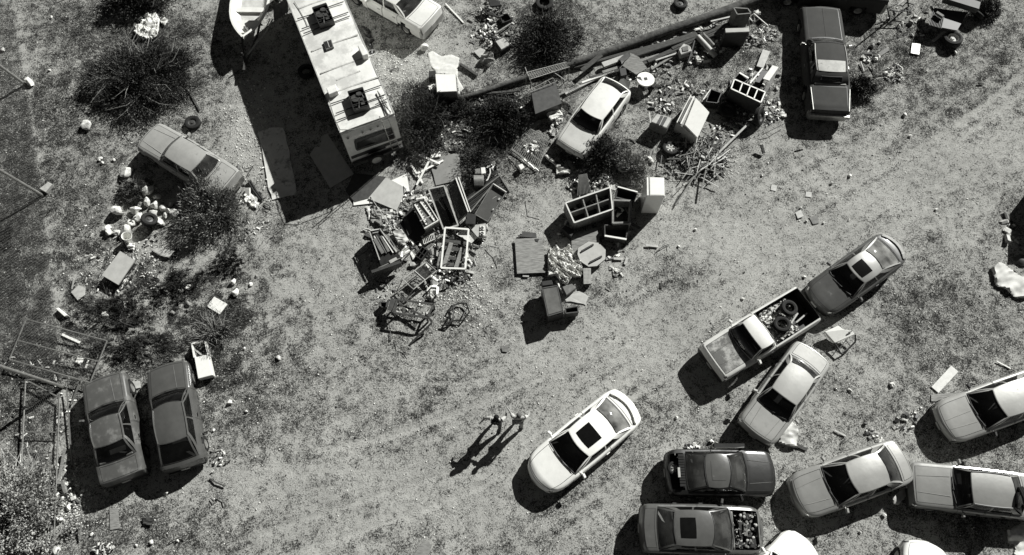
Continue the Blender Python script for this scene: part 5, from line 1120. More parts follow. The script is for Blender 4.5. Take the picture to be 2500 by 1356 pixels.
for i, (a, b_, w_, h, z_, m_, lb) in enumerate([((1400, 165), (1660, 97), .16, .14, .12, M_woodd, 'dark squared beam just below the thick log'), ((1470, 178), (1610, 135), .14, .10, .16, M_wood, 'grey beam in the lumber stack left of the shield-shaped board'), ((1420, 203), (1540, 160), .10, .08, .14, M_white, 'pale narrow board in the lumber stack nearest the white hatchback'), ((1560, 131), (1668, 92), .14, .05, .2, M_wood, 'weathered split board below the thick log'), ((1580, 152), (1760, 72), .2, .16, .14, M_woodd, 'dark heavy beam running along the thick log'), ((1640, 120), (1780, 58), .14, .1, .2, M_woodd, 'upper dark plank near the open drawer cabinet'), ((1380, 230), (1480, 180), .10, .06, .1, M_light, 'pale board behind the white hatchback'), ((1300, 265), (1400, 215), .09, .06, .08, M_wood, 'thin grey board left of the black panel cabinet'), ((1590, 170), (1650, 133), .10, .06, .1, M_wood, 'short grey board left of the television'), ((1150, 232), (1270, 222), .10, .08, .1, M_woodd, 'short dark pole below the thinner log'), ((1600, 148), (1690, 118), .08, .05, .18, M_light, 'thin pale batten between the beams'), ((1500, 152), (1700, 86), .30, .22, .16, M_woodd, 'widest dark beam in the middle of the stack'), ((1440, 192), (1590, 150), .16, .12, .12, M_woodd, 'dark beam right above the tail of the white hatchback'), ((1500, 174), (1650, 126), .12, .10, .14, M_woodd, 'dark narrow beam left of the television'), ((1660, 112), (1800, 66), .16, .12, .14, M_woodd, 'dark beam beside the pale rolled carpet'), ((1735, 53), (1790, 40), .08, .05, .3, M_light, 'short pale batten at the top of the stack')]):
    plank('beam' if 'beam' in lb else 'board', lb, 'beam' if 'beam' in lb else 'board', PX(*a, z_), PX(*b_, z_), w_, h, m_)
plank('grooved_board', 'grooved dark board leaning across the lumber stack', 'board', ZC(1240, 510, .35), ZC(1380, 395, .4), .22, .04, M_woodd)
sheet('plank_end', 'pale-edged plank on the lumber stack above the white hatchback', 'board', zz(ZC, [(1382, 450, .3), (1540, 395, .3), (1550, 425, .3), (1400, 482, .3)]), M_light, .15)
sheet('crushed_box', 'dark crushed carton on the lumber stack', 'box', zz(ZC, [(1505, 430, .35), (1570, 372, .35), (1590, 400, .35), (1530, 465, .35)]), M_dark, .25, warp=.03)
sheet('shield_board', 'rough grey board with rounded edge left of the round table top', 'board', zz(ZD, [(60, 495, .28), (120, 398, .35), (185, 430, .3), (248, 515, .2), (165, 562, .2)]), M_wood, .05)
rt = thing('round_table_top', 'white round table top with dark marks beside the rough grey board', 'table top', ZD(235, 600)); c = ZD(235, 598, .5)
part('disc', MB().lathe([(.001, .02), (.39, .02), (.40, 0), (.40, -.04), (.001, -.04)], c, (.04, .08, 1), 36), M_white, rt, world=True, smooth=40); part('pedestal', MB().lathe([(.05, 0), (.05, -.35), (.22, -.46), (.001, -.48)], c, (0, 0, 1), 14), M_dark, rt, world=True)
for pp in ([(170, 580), (195, 578), (212, 610), (180, 625)], [(225, 640), (262, 625), (258, 655), (230, 660)], [(222, 585), (245, 582), (250, 600), (228, 606)]): part('stain_plate', MB().prism(zz(ZD, pp, .535), .012), M_black, rt, world=True)
tyre('loose_tyre', 'dark tyre propped against the edge of the round table top', ZD(262, 635, .22), .30, (.5, .4, .7), .18)
sheet('glossy_sheet', 'glossy dark panel behind the tail of the white hatchback', 'panel', zz(ZC, [(1470, 640, .3), (1530, 555, .35), (1590, 600, .3), (1575, 640, .25), (1540, 678, .2)]), P_gry, .03)
block('black_case', 'small black case at the top of the dark panel', 'box', zz(ZC, [(1508, 492), (1555, 485), (1565, 540), (1520, 550)], .45), M_black)
# top cluster
rt = thing('broken_chair', 'dark broken chair lying at the top edge right of the white saloon', 'chair', ZC(610, 80)); part('seat', MB().prism(zz(ZC, [(530, 60, .35), (600, 90, .35), (640, 125, .3), (560, 105, .3)]), .08), M_dark, rt, world=True, bevel=.02); part('backrest', MB().prism(zz(ZC, [(560, -10, .55), (640, 0, .55), (665, 40, .5), (580, 50, .5)]), .08), M_black, rt, world=True, bevel=.02)
q = MB()
for a, b_ in (((530, 60), (500, 150)), ((640, 125), (700, 100)), ((600, 30), (665, 40)), ((650, 10), (650, 120))): q.bar(ZC(*a, .4), ZC(*b_, .05), .05, .05)
part('legs', q, M_dark, rt, world=True)
crate('open_crate', 'black open crate beside the broken chair', 'crate', zz(ZC, [(650, 108), (705, 98), (735, 140), (670, 165)], .25), .22, .03, M_black)
rt = thing('broken_television', 'small broken television lying face up in the upper junk', 'television', ZC(670, 310)); part('case', MB().prism(zz(ZC, [(610, 290, .3), (680, 262, .3), (732, 325, .28), (660, 368, .28)]), .28), M_black, rt, world=True, bevel=.02); part('screen', MB().prism(zz(ZC, [(620, 298, .32), (678, 272, .32), (722, 322, .3), (662, 356, .3)]), .02), M_light, rt, world=True)
heap('crumpled_bag', 'grey crumpled sack below the small television', 'sack', zz(ZC, [(500, 450), (540, 380), (600, 390), (612, 440), (570, 490)], .05), .3, M_clothd, 5)
sheet('pale_plate', 'pale rounded plate above the grey crumpled sack', 'plate', zz(ZC, [(460, 370), (510, 345), (545, 360), (540, 395), (505, 415)], .08), M_light, .02)
plank('pipe', 'pale pipe below the open black crate', 'pipe', ZC(615, 245, .2), ZC(728, 172, .12), .07, .07, M_wood)
scraps('scrap_heap', 'scrap heap of small dark and white parts in the upper middle', 'scrap', zz(ZC, [(540, 160), (610, 150), (640, 230), (620, 300), (560, 370), (540, 340), (500, 230)]), 150, .03, .15, [M_black, M_black, M_white, M_light, M_mid], .2, 21)
scraps('scrap_heap', 'scraps around the broken chair at the top edge', 'scrap', zz(ZC, [(560, 0), (640, -10), (680, 90), (600, 140), (480, 130), (520, 60)]), 70, .03, .15, [M_black, M_dark, M_light, M_mid], .2, 22)
tyre('loose_tyre', 'tyre lying above the thick log at the top', PX(1661, 10, .1), .33, (0, .1, 1), .2, rim='plain', rimmat=M_dark)
tyre('loose_tyre', 'black tyre half out of the top edge above the small dark bush', PX(1329, 8, .1), .42, (0, 0, 1), .22)
# black panel cabinet with a wire rack and grille
rt = thing('panel_cabinet', 'black flat cabinet top between the dark bush and the white hatchback', 'cabinet', ZC(980, 700)); pts = zz(ZC, [(875, 655), (1050, 590), (1095, 745), (905, 822)], .7)
part('top', MB().prism(pts, .04), M_dark, rt, world=True); part('carcass', MB().prism([p-Vector((0, 0, .045)) for p in pts], .62), M_black, rt, world=True)
q = MB(); a, b_ = ZC(850, 655, .75), ZC(1030, 562, .8); c, d = ZC(870, 665, .75), ZC(1050, 590, .8)
q.tube([a, b_, d, c, a], .014, 5); 
for k in range(6): q.tube([a.lerp(b_, k/5), c.lerp(d, k/5)], .008, 4)
part('wire_rail', q, M_light, rt, world=True)
rt = thing('wire_rack', 'white wire shelf rack above the black panel cabinet', 'rack', ZC(990, 510)); a, b_, c, d = zz(ZC, [(840, 525, .9), (1125, 450, .9), (1150, 482, .9), (870, 570, .9)]); q = MB(); q.tube([a, b_, c, d, a], .022, 5)
for k in range(1, 18): q.tube([a.lerp(b_, k/18), d.lerp(c, k/18)], .012, 4)
for k in range(1, 4): q.tube([a.lerp(d, k/4), b_.lerp(c, k/4)], .013, 4)
part('shelf', q, M_light, rt, world=True); q = MB()
for p in (a, b_, c, d): q.tube([p, Vector((p.x, p.y, 0))], .014, 5)
q.tube([ZC(830, 485, 1.1), ZC(885, 620, .6)], .02, 5); q.tube([ZC(1020, 510, .9), ZC(1115, 575, .7)], .015, 5); part('legs', q, M_light, rt, world=True)
rt = thing('wire_grille', 'dark wire grille leaning between the cabinet and the white hatchback', 'grille', ZC(1170, 680)); a, b_, c, d = zz(ZC, [(1180, 600, .5), (1240, 640, .5), (1170, 770, .15), (1110, 725, .15)]); q = MB()
for k in range(9): q.tube([a.lerp(b_, k/8), d.lerp(c, k/8)], .008, 4)
for k in range(12): q.tube([a.lerp(d, k/11), b_.lerp(c, k/11)], .008, 4)
part('wires', q, M_mid, rt, world=True)
heap('towel', 'pale ribbed mat draped below the black panel cabinet', 'mat', zz(ZC, [(968, 805), (1060, 765), (1105, 830), (1015, 880)], .25), .16, M_cloth, 6, ang=.4)
heap('cloth_scrap', 'pale stained cloth spread left of the white hatchback hood', 'cloth', zz(ZC, [(810, 850), (900, 830), (950, 880), (880, 950), (820, 930)], 0), .12, M_clothd)
rt = thing('bed_spring_grate', 'rusty slatted bed base lying left of the white hatchback', 'bed base', ZC(870, 1070)); a, b_, c, d = zz(ZC, [(860, 925, .15), (1010, 1000, .15), (925, 1215, .12), (735, 1070, .12)]); q = MB()
for k in range(17): q.bar(a.lerp(b_, k/16), d.lerp(c, k/16), .022, .02)
for k in range(5): q.bar(a.lerp(d, k/4), b_.lerp(c, k/4), .04, .03)
part('slats', q, mat('pale_rust', .20, .8, var=.5, scale=9), rt, world=True)
scraps('litter', 'white litter lying on the rusty slatted bed base', 'litter', zz(ZC, [(830, 1040), (900, 1030), (950, 1100), (880, 1130), (820, 1080)]), 40, .04, .14, [M_white, M_cloth], .25, 31)
q = MB()
for a, b_ in (((730, 1075), (900, 1215)), ((760, 1110), (930, 1230)), ((740, 1100), (860, 1200)), ((790, 1150), (925, 1220))): q.tube([ZC(*a, .2), ZC((a[0]+b_[0])/2+8, (a[1]+b_[1])/2, .3), ZC(*b_, .1)], .012, 5)
solo('pipe_bundle', 'bundle of thin bent rods along the edge of the bed base', 'rods', q, M_steel, kind='stuff')
block('white_small_box', 'small white cube with a hole below the bed base', 'box', zz(ZC, [(780, 1190), (810, 1178), (828, 1205), (800, 1225)], .28), M_white)
heap('crumpled_paper', 'torn pale paper in front of the white hatchback bumper', 'paper', zz(ZC, [(965, 1125), (1000, 1115), (1060, 1190), (1160, 1235), (1155, 1255), (1060, 1262), (1050, 1200), (985, 1150)], .03), .22, M_cloth, 6)
plank('brick_slab', 'grey flat block right of the torn pale paper', 'block', ZC(1140, 1160, .1), ZC(1175, 1220, .1), .16, .08, M_mid)
rt = thing('floor_grating', 'dark ribbed grating leaning above the wooden compartment frame', 'grating', B3(600, 200)); a, b_, c, d = zz(B3, [(570, 140, .35), (625, 130, .35), (655, 265, .15), (560, 290, .15)]); q = MB()
for k in range(10): q.bar(a.lerp(b_, k/9), d.lerp(c, k/9), .025, .04)
part('ribs', q, M_mid, rt, world=True); part('backing', MB().prism([p-Vector((0, 0, .04)) for p in (a, b_, c, d)], .02), M_black, rt, world=True)
scraps('litter', 'mixed litter under the small leafy bush beside the grating', 'litter', zz(B3, [(470, 220), (540, 160), (700, 130), (800, 150), (830, 210), (700, 240), (660, 230), (560, 280)]), 150, .03, .13, [M_white, M_light, M_mid, M_black, M_black], .12, 33)
rock('pale round stone at the edge of the small grey bush', B3(868, 100), .16)
scraps('litter', 'pale rags and litter between the white hatchback and the cabinet', 'litter', zz(ZC, [(1010, 870), (1100, 860), (1050, 990), (1010, 1000)]), 40, .05, .16, [M_cloth, M_light, M_mid], .1, 35)
# ---------------------------------------------------------------- right of the hatchback: appliances, firewood
crate('drawer_cabinet', 'open grey drawer cabinet beside the end of the thick log', 'cabinet', zz(ZD, [(898, 58), (1005, 65), (1028, 100), (925, 108)], 1.0), .95, .05, M_mid)
rt = thing('tubular_chair', 'white metal chair frame lying right of the drawer cabinet', 'chair', ZD(1080, 170)); q = MB()
A = zz(ZD, [(1050, 105, .6), (1155, 195, .6), (1110, 240, .3), (1010, 130, .5)]); q.tube(A+[A[0]], .03, 6); q.tube([A[0].lerp(A[1], .4), A[3].lerp(A[2], .4)], .025, 6); q.tube([A[0].lerp(A[1], .7), A[3].lerp(A[2], .7)], .025, 6)
for p in A: q.tube([p, p+Vector((.1, -.45, -.3))], .022, 6)
part('frame', q, M_white, rt, world=True); part('seat', MB().prism([A[0].lerp(A[1], .4), A[0].lerp(A[1], .75), A[3].lerp(A[2], .75), A[3].lerp(A[2], .4)], .02), M_black, rt, world=True)
rt = thing('metal_cabinet', 'tall black cabinet lying with a pale top edge below the drawer cabinet', 'cabinet', ZD(925, 300)); pts = zz(ZD, [(835, 215), (1012, 210), (1015, 238), (838, 245)], 1.1); part('top', MB().prism(pts, .06), M_plyp, rt, world=True); part('body', MB().prism([p-Vector((0, 0, .06)) for p in pts], 1.0), M_black, rt, world=True)
heap('cloth_scrap', 'white rag behind the white metal chair frame', 'cloth', zz(ZD, [(1040, 95), (1080, 85), (1100, 115), (1060, 125)], .2), .2, M_cloth)
for i, (a, b_, r_, m_, lb) in enumerate([((625, 275), (760, 425), .12, M_light, 'pale rolled carpet lying between the television and the black cabinet'), ((665, 262), (745, 345), .09, M_mid, 'shorter grey roll resting on the pale rolled carpet'), ((600, 310), (550, 480), .06, M_black, 'thin black roll left of the pale rolled carpet')]):
    solo('rolled_carpet', lb, 'roll', MB().tube([ZD(*a, .3), ZD((a[0]+b_[0])/2+3, (a[1]+b_[1])/2, .22), ZD(*b_, .15)], r_, 10), m_, smooth=50)
rt = thing('television', 'pale tube television lying on its back below the beams', 'television', ZD(525, 370)); part('case', MB().prism(zz(ZD, [(482, 375, .4), (520, 325, .4), (570, 345, .4), (585, 385, .35), (500, 415, .35)]), .34), M_light, rt, world=True, bevel=.03); part('screen', MB().prism(zz(ZD, [(508, 355, .43), (550, 345, .43), (560, 378, .40), (515, 388, .40)]), .02), M_mid, rt, world=True)
heap('cloth_scrap', 'white scrap below the pale television', 'cloth', zz(ZD, [(600, 432), (630, 430), (655, 475), (620, 492)], .03), .18, M_cloth)
sheet('grey_board', 'plain grey board lying above the open dresser', 'board', zz(ZD, [(1118, 372), (1173, 388), (1122, 512), (1070, 498)], .12), M_light, .03)
rt = crate('open_dresser', 'dark dresser without drawers, four white-edged compartments facing up', 'dresser', zz(ZD, [(880, 665), (905, 598), (1130, 695), (1100, 768)], .95), .9, .045, M_dark, cross=(), cells=())
q = MB(); A = zz(ZD, [(878, 668), (903, 598), (1135, 695), (1102, 772)], .97)
for i in range(4): q.bar(A[i], A[(i+1) % 4], .055, .03)
for t_ in (.27, .52, .76): q.bar(A[1].lerp(A[2], t_), A[0].lerp(A[3], t_), .05, .03)
part('front_edges', q, M_white, rt, world=True)
rt = thing('open_cabinet', 'dark open cabinet side with a white top leaning behind the dresser', 'cabinet', ZD(1150, 560)); part('white_top', MB().prism(zz(ZD, [(1190, 492, 1.05), (1235, 508, 1.05), (1165, 608, 1.0), (1118, 592, 1.0)]), .05), M_white, rt, world=True); part('side', MB().prism(zz(ZD, [(1235, 508, .98), (1240, 515, .98), (1145, 700, .95), (1120, 690, .95), (1165, 608, .97)]), .9), M_mid, rt, world=True); part('shelf', MB().prism(zz(ZD, [(1110, 530, .7), (1150, 540, .7), (1115, 630, .7), (1060, 615, .7)]), .5), M_black, rt, world=True)
plank('white_batten', 'white batten standing behind the open dresser', 'batten', ZD(1115, 515, .9), ZD(1020, 630, .9), .06, .04, M_white)
plank('white_batten', 'short white batten at the left end of the open dresser', 'batten', ZD(940, 548, .9), ZD(1010, 590, .9), .08, .03, M_white)
rock('white round lump behind the open dresser', ZD(1030, 575, .6), .12, M_white, name='foam_lump')
c = ZD(1090, 878, .36); tyre('loose_tyre', 'big tyre standing on edge below the open dresser', c, .40, (.75, -.35, .45), .24, rim='plain', rimmat=M_dark)
tyre('loose_tyre', 'black tyre lying in the shadow under the open dresser', ZD(850, 830, .15), .38, (0, 0, 1), .24, rim='plain', rimmat=M_black)
rt = thing('chest_freezer', 'white chest appliance tipped on its side left of the dresser', 'appliance', ZD(600, 890)); h = .9
part('cover', MB().prism(zz(ZD, [(612, 735, h), (715, 845, h), (625, 1040, h-.1), (528, 940, h-.1)]), .08), M_white, rt, world=True, bevel=.02)
part('case', MB().prism(zz(ZD, [(570, 718, h-.12), (612, 738, h-.1), (528, 940, h-.18), (622, 1038, h-.2), (560, 1040, .3), (465, 925, h-.25)]), .6), M_light, rt, world=True)
part('rim', MB().bar(ZD(600, 728, h+.02), ZD(500, 935, h-.05), .06, .06).bar(ZD(575, 718, h-.05), ZD(470, 925, h-.15), .04, .06), M_white, rt, world=True); part('trough', MB().prism(zz(ZD, [(575, 735, h-.02), (598, 745, h-.02), (510, 925, h-.1), (485, 915, h-.1)]), .1), M_mid, rt, world=True)
rt = crate('small_stove', 'small grey metal stove with a double opening left of the white chest', 'stove', zz(ZD, [(275, 915), (320, 858), (435, 888), (395, 965)], .62), .58, .04, M_mid, inner=M_mid)
part('cooktop', MB().prism(zz(ZD, [(278, 915), (322, 860), (432, 890), (392, 960)], .63), .02), M_light, rt, world=True); part('opening', MB().prism(zz(ZD, [(315, 930), (350, 870), (400, 885), (365, 950)], .645), .02), M_black, rt, world=True); part('crossbar', MB().bar(ZD(375, 872, .66), ZD(338, 945, .66), .03, .015), M_light, rt, world=True)
plank('white_batten', 'white strip standing at the left edge of the small stove', 'batten', ZD(262, 848, .8), ZD(272, 925, .65), .05, .03, M_white)
tyre('loose_tyre', 'wheel with silver spoked rim lying in shade left of the firewood', ZD(418, 1122, .18), .34, (.05, .12, 1), .22, rim='spokes', rimmat=M_light)
q = MB(); c = ZD(626, 700, 0); q.lathe([(.001, 0), (.10, 0), (.13, .14), (.11, .14), (.08, .03), (.001, .03)], c, n=20); solo('bowl', 'small pale bowl above the white chest appliance', 'bowl', q, M_light, smooth=50)
crate('black_bin', 'black open bin with pale rim left of the open dresser', 'bin', zz(ZD, [(690, 765), (728, 672), (805, 700), (775, 775)], .5), .45, .03, M_black)
plank('white_batten', 'thin white edge strip along the left of the black bin', 'batten', ZD(722, 675, .53), ZD(668, 752, .53), .04, .03, M_white)
crate('black_bin', 'empty black tray at the top left of the open dresser', 'bin', zz(ZD, [(895, 600), (940, 550), (1005, 600), (970, 628)], .6), .4, .03, M_black)
# firewood: every stick a thing
rn = random.Random(5); proto = {}
for i in range(210):
    c = ZD(rn.gauss(640, 92), rn.gauss(1195, 75), 0); l_ = rn.uniform(.2, .95); a = rn.random()*math.pi if rn.random() < .6 else rn.gauss(.9, .4); w_ = rn.uniform(.018, .045); z_ = rn.uniform(.03, .30)*max(.2, 1-abs(i-105)/210)
    m_ = [M_light, M_wood, M_woodd, M_woodd, M_wood, M_light, M_dark][rn.randrange(7)]; d = Vector((math.cos(a)*l_/2, math.sin(a)*l_/2, rn.uniform(-.06, .06))); c.z = z_+.06
    solo('stick', 'split stick in the big firewood and offcut pile', 'stick', MB().bar(c-d, c+d, w_, w_*rn.uniform(.4, 1)), m_, 'sticks in the firewood pile')
for a, b_, w_, lb in (((1000, 940), (740, 1195), .09, 'longest pale pole reaching from the standing tyre to the firewood'), ((740, 1195), (560, 1370), .08, 'long pale pole crossing the lower end of the firewood'), ((650, 1175), (800, 1255), .10, 'white board crossing the right side of the firewood'), ((770, 985), (730, 1110), .07, 'dark stick standing up above the firewood'), ((880, 985), (850, 1045), .07, 'short pale stick between the tyre and the firewood'), ((760, 1180), (750, 1340), .06, 'upright thin stick at the right of the firewood'), ((360, 1255), (430, 1320), .05, 'thin grey stick at the lower left of the firewood'), ((1105, 1090), (1125, 1155), .12, 'short dark log right of the firewood'), ((1412, 1068), (1445, 1098), .05, 'little dark stick below the long dark coupe'), ((700, 1230), (640, 1500), .06, 'longest lower stick sticking out of the firewood'), ((600, 1330), (460, 1545), .06, 'thin stick sticking out below the firewood')):
    plank('pole' if 'pole' in lb else 'stick', lb, 'pole' if 'pole' in lb else 'stick', ZD(*a, .28), ZD(*b_, .12), w_, w_*.7, M_woodd if 'dark' in lb else (M_wood if 'lower' in lb or 'below' in lb else M_light))
q = MB()
for p, r_ in (((830, 1195), .11), ((810, 1250), .09)):
    q = MB(); c = ZD(*p, .12); q.lathe([(r_*.6, -.03), (r_, -.03), (r_, .03), (r_*.6, .03)], c, (.2, .1, 1), 18, closed=True); solo('metal_ring', 'upper metal ring at the right of the firewood' if r_ > .1 else 'lower metal ring at the right of the firewood', 'ring', q, M_light, smooth=40)
scraps('scrap_heap', 'bark and small scraps under the firewood pile', 'scrap', zz(ZD, [(430, 1100), (560, 1020), (700, 1040), (850, 1100), (850, 1250), (780, 1350), (440, 1340), (350, 1250)]), 500, .03, .16, [M_black, M_woodd, M_light, M_wood, M_mid, M_dark], .08, 41)
scraps('litter', 'litter and twigs right of the standing tyre', 'litter', zz(ZD, [(1110, 780), (1200, 740), (1280, 740), (1300, 880), (1230, 900), (1140, 960)]), 130, .03, .13, [M_woodd, M_black, M_light, M_white], .05, 42)
scraps('litter', 'litter between the black bin and the firewood', 'litter', zz(ZD, [(720, 930), (880, 920), (950, 960), (900, 1060), (760, 1080)]), 90, .03, .13, [M_black, M_light, M_white, M_mid], .06, 43)
scraps('litter', 'small dark debris between the hatchback and the small stove', 'litter', zz(ZD, [(250, 740), (450, 760), (460, 850), (330, 860), (260, 820)]), 60, .04, .16, [M_dark, M_light, M_mid, M_white], .06, 44)
scraps('litter', 'litter below the white metal chair frame', 'litter', zz(ZD, [(1000, 260), (1150, 200), (1240, 230), (1240, 290), (1080, 350), (950, 400)]), 110, .03, .14, [M_light, M_black, M_mid, M_white], .05, 45)
heap('cloth_scrap', 'twisted white rag left of the firewood', 'cloth', zz(ZD, [(240, 1180), (270, 1175), (298, 1225), (285, 1238), (255, 1210)], .02), .12, M_cloth)
# ---------------------------------------------------------------- centre left cluster
for a, b_, z_, lb in (((600, 265), (705, 432), .15, 'left leg of the white trestle of crossed battens'), ((765, 225), (648, 450), .22, 'long slanting white batten of the crossed trestle'), ((672, 178), (858, 258), .28, 'upper white batten of the crossed trestle'), ((655, 345), (888, 228), .18, 'middle white batten of the crossed trestle')):
    plank('white_batten', lb, 'batten', B1(*a, z_), B1(*b_, z_-.08), .085, .04, M_white, group='crossed white battens')
sheet('stained_sheet', 'grey stained metal sheet right of the crossed white battens', 'sheet', zz(B1, [(765, 215), (985, 168), (1030, 180), (1040, 300), (1050, 400), (820, 450), (790, 320)], .05), mat('stained_sheet', .22, .7, var=.15, scale=2, spots=.30, spot_g=.08, spot_scale=3), .02, warp=.015)
sheet('white_board', 'small white board at the top of the stained metal sheet', 'board', zz(B1, [(768, 120), (850, 105), (868, 190), (775, 205)], .16), M_white, .04)
rt = thing('window_frame_case', 'glass-fronted display case leaning among the frames', 'display case', B1(1030, 560)); A = zz(B1, [(925, 468, .55), (1008, 388, .8), (1120, 668, .65), (1020, 760, .3)])
part('pane', MB().prism(A, .02), M_glassd, rt, world=True); q = MB()
for i in range(4): q.bar(A[i], A[(i+1) % 4], .05, .06)
part('frame', q, M_dark, rt, world=True); q = MB(); q.bar(B1(1000, 385, .85), B1(1112, 690, .7), .05, .08); q.bar(B1(1024, 378, .88), B1(1132, 690, .72), .04, .08); part('white_rail', q, M_white, rt, world=True); part('back', MB().prism([p-Vector((0, 0, .26)) for p in A], .03), M_mid, rt, world=True)
rt = frame4('window_frame', 'large empty frame with pale edge leaning left of the display case', 'frame', zz(B1, [(757, 485, .6), (895, 455, .65), (1022, 810, .35), (890, 845, .3)]), .06, .05, M_light, glass=None)
part('pane', MB().prism(zz(B1, [(765, 492, .5), (890, 462, .55), (1012, 800, .25), (890, 832, .2)]), .01), M_glass, rt, world=True)
sheet('dark_board', 'dark board lying behind the large empty frame', 'board', zz(B1, [(835, 560, .12), (930, 540, .12), (1000, 780, .12), (900, 810, .1)]), M_dark, .03)
sheet('grey_board', 'small grey board behind the large empty frame', 'board', zz(B1, [(833, 570, .2), (885, 558, .2), (905, 680, .2), (870, 695, .18)]), M_light, .03)
rt = thing('metal_tray', 'long shallow dark tray with a pale edge right of the display case', 'tray', B1(1310, 610)); A = zz(B1, [(1335, 440, .4), (1452, 515, .35), (1285, 778, .25), (1172, 715, .3)]); part('bottom', MB().prism([p-Vector((0, 0, .08)) for p in A], .03), P_gry, rt, world=True); q = MB()
for i in range(4): q.bar(A[i], A[(i+1) % 4], .03, .12, m=1 if i == 0 else 0)
part('rim', q, [M_mid, M_white], rt, world=True); part('label_patch', MB().box(B1(1388, 572, .30), (.10, .07, .012), rz=.9).box(B1(1335, 665, .28), (.08, .05, .012), rz=.9), M_light, rt, world=True)
rt = thing('corrugated_roofing', 'dark corrugated roofing fanned out right of the display case', 'roofing', B1(1250, 500)); q = MB()
for i, (a, b_, c, d) in enumerate((((1095, 560), (1380, 345), (1420, 400), (1110, 640)), ((1110, 640), (1415, 395), (1490, 510), (1150, 700)))):
    A = zz(B1, [a, b_, c, d], .22-.05*i); q.grid(lambda u, v: A[0].lerp(A[1], u).lerp(A[3].lerp(A[2], u), v)+Vector((0, 0, .03*math.sin(v*31))), [0, .25, .5, .75, 1], [k/30 for k in range(31)])
part('sheets', q, M_dark, rt, world=True); q = MB(); q.bar(B1(1380, 345, .22), B1(1490, 515, .2), .05, .05); part('edge', q, M_mid, rt, world=True)
for a, b_, lb in (((1100, 590), (1400, 360), 'upper dark strut on the corrugated roofing'), ((1130, 690), (1330, 445), 'lower dark strut on the corrugated roofing')): plank('strut', lb, 'strut', B1(*a, .38), B1(*b_, .4), .05, .05, M_mid)
block('black_cabinet', 'black upright cabinet below the display case', 'cabinet', zz(B1, [(1090, 695), (1180, 708), (1170, 800), (1085, 795)], .5), M_black)
rt = thing('heater', 'pale heater with a silver hood on dark sheeting at the top of the roofing', 'heater', B1(1205, 400)); A = zz(B1, [(1160, 362, .45), (1250, 362, .45), (1250, 455, .4), (1165, 452, .4)]); part('case', MB().prism(A, .4), M_mid, rt, world=True, bevel=.02); q = MB(); q.grid(lambda u, v: A[0].lerp(A[1], u).lerp(A[3].lerp(A[2], u), v)+Vector((0, 0, .02+.09*math.sin(math.pi*v))), [0, .5, 1], [k/8 for k in range(9)]); part('hood', q, M_steel, rt, world=True, smooth=50)
for lb, pp, m_, z_ in (('grey rounded canister above the pale heater', [(1168, 305), (1215, 295), (1225, 345), (1170, 350)], M_mid, .4), ('white square tin above the pale heater', [(1222, 290), (1262, 288), (1268, 342), (1228, 350)], M_white, .42)): block('canister', lb, 'tin', zz(B1, pp, z_), m_)
squiggle('bent pale pipe right of the pale heater', B1, [(1305, 300), (1308, 340), (1285, 400), (1270, 410)], .035, M_light, 'bent_pipe', 'pipe', .4)
sheet('dark_sheeting', 'black sheeting under the heater and tins', 'sheeting', zz(B1, [(1140, 350), (1260, 262), (1345, 250), (1372, 335), (1290, 400), (1160, 480)], .12), M_black, .04, warp=.03)
scraps('scrap_heap', 'small pale scraps on the black sheeting by the tins', 'scrap', zz(B1, [(1265, 275), (1335, 260), (1360, 330), (1300, 350)]), 34, .04, .12, [M_light, M_black, M_white], .3, 51)
rt = thing('upright_piano', 'toppled piano frame with white key rows below the big empty frame', 'piano', B1(740, 680)); A = zz(B1, [(612, 612, .62), (700, 560, .7), (842, 765, .6), (722, 838, .5)]); part('case', MB().prism(A, .45), M_mid, rt, world=True, bevel=.01)
q = MB(); q.bar(B1(645, 575, .78), B1(715, 562, .78), .06, .05); q.bar(B1(720, 840, .55), B1(845, 768, .62), .05, .12); q.bar(B1(610, 615, .65), B1(720, 835, .55), .04, .06, m=1); q.bar(B1(715, 560, .75), B1(845, 765, .64), .03, .05); part('rails', q, [M_white, M_dark], rt, world=True)
for a, b_, w_ in (((640, 618), (745, 800), .13), ((690, 595), (815, 765), .12)):
    q = MB(); p0, p1 = B1(*a, .70), B1(*b_, .60); q.bar(p0, p1, w_, .04, m=0); d = (p1-p0)
    for k in range(26):
        if k % 7 in (2, 6): continue
        c = p0+d*((k+.5)/26); s_ = Vector((0, 0, 1)).cross(d).normalized(); q.bar(c+s_*w_*.1+Vector((0, 0, .02)), c+s_*w_*.5+Vector((0, 0, .02)), .022, .03, m=1)
    part('key_row', q, [M_white, M_black], rt, world=True)
q = MB(); q.bar(B1(680, 770, .8), B1(790, 720, .8), .03, .03); q.bar(B1(560, 575, .7), B1(625, 540, .75), .03, .03); part('brace', q, M_light, rt, world=True)
sheet('black_sheet', 'large black panel lying left of the piano frame', 'panel', zz(B1, [(490, 810, .1), (600, 640, .14), (735, 850, .1), (650, 985, .06), (560, 905, .06)]), M_black, .03)
sheet('riveted_sheet', 'narrow dark panel with rivets beside the piano frame', 'panel', zz(B1, [(520, 735, .2), (560, 725, .2), (610, 870, .16), (575, 900, .14)]), M_dark, .03)
rt = thing('stove_top', 'white stove top with two dark burners below the shallow tray', 'stove', B1(1190, 850)); part('panel', MB().prism(zz(B1, [(1112, 815, .3), (1268, 790, .3), (1272, 908, .28), (1190, 912, .28)]), .16), M_light, rt, world=True, bevel=.01)
for y_ in (832, 880):
    part('plate', MB().box(B1(1236, y_, .325), (.19, .19, .03)), M_white, rt, world=True, bevel=.01); part('burner', MB().lathe([(.03, 0), (.03, .02), (.065, .02), (.065, 0)], B1(1236, y_, .34), n=16, closed=True), M_black, rt, world=True)
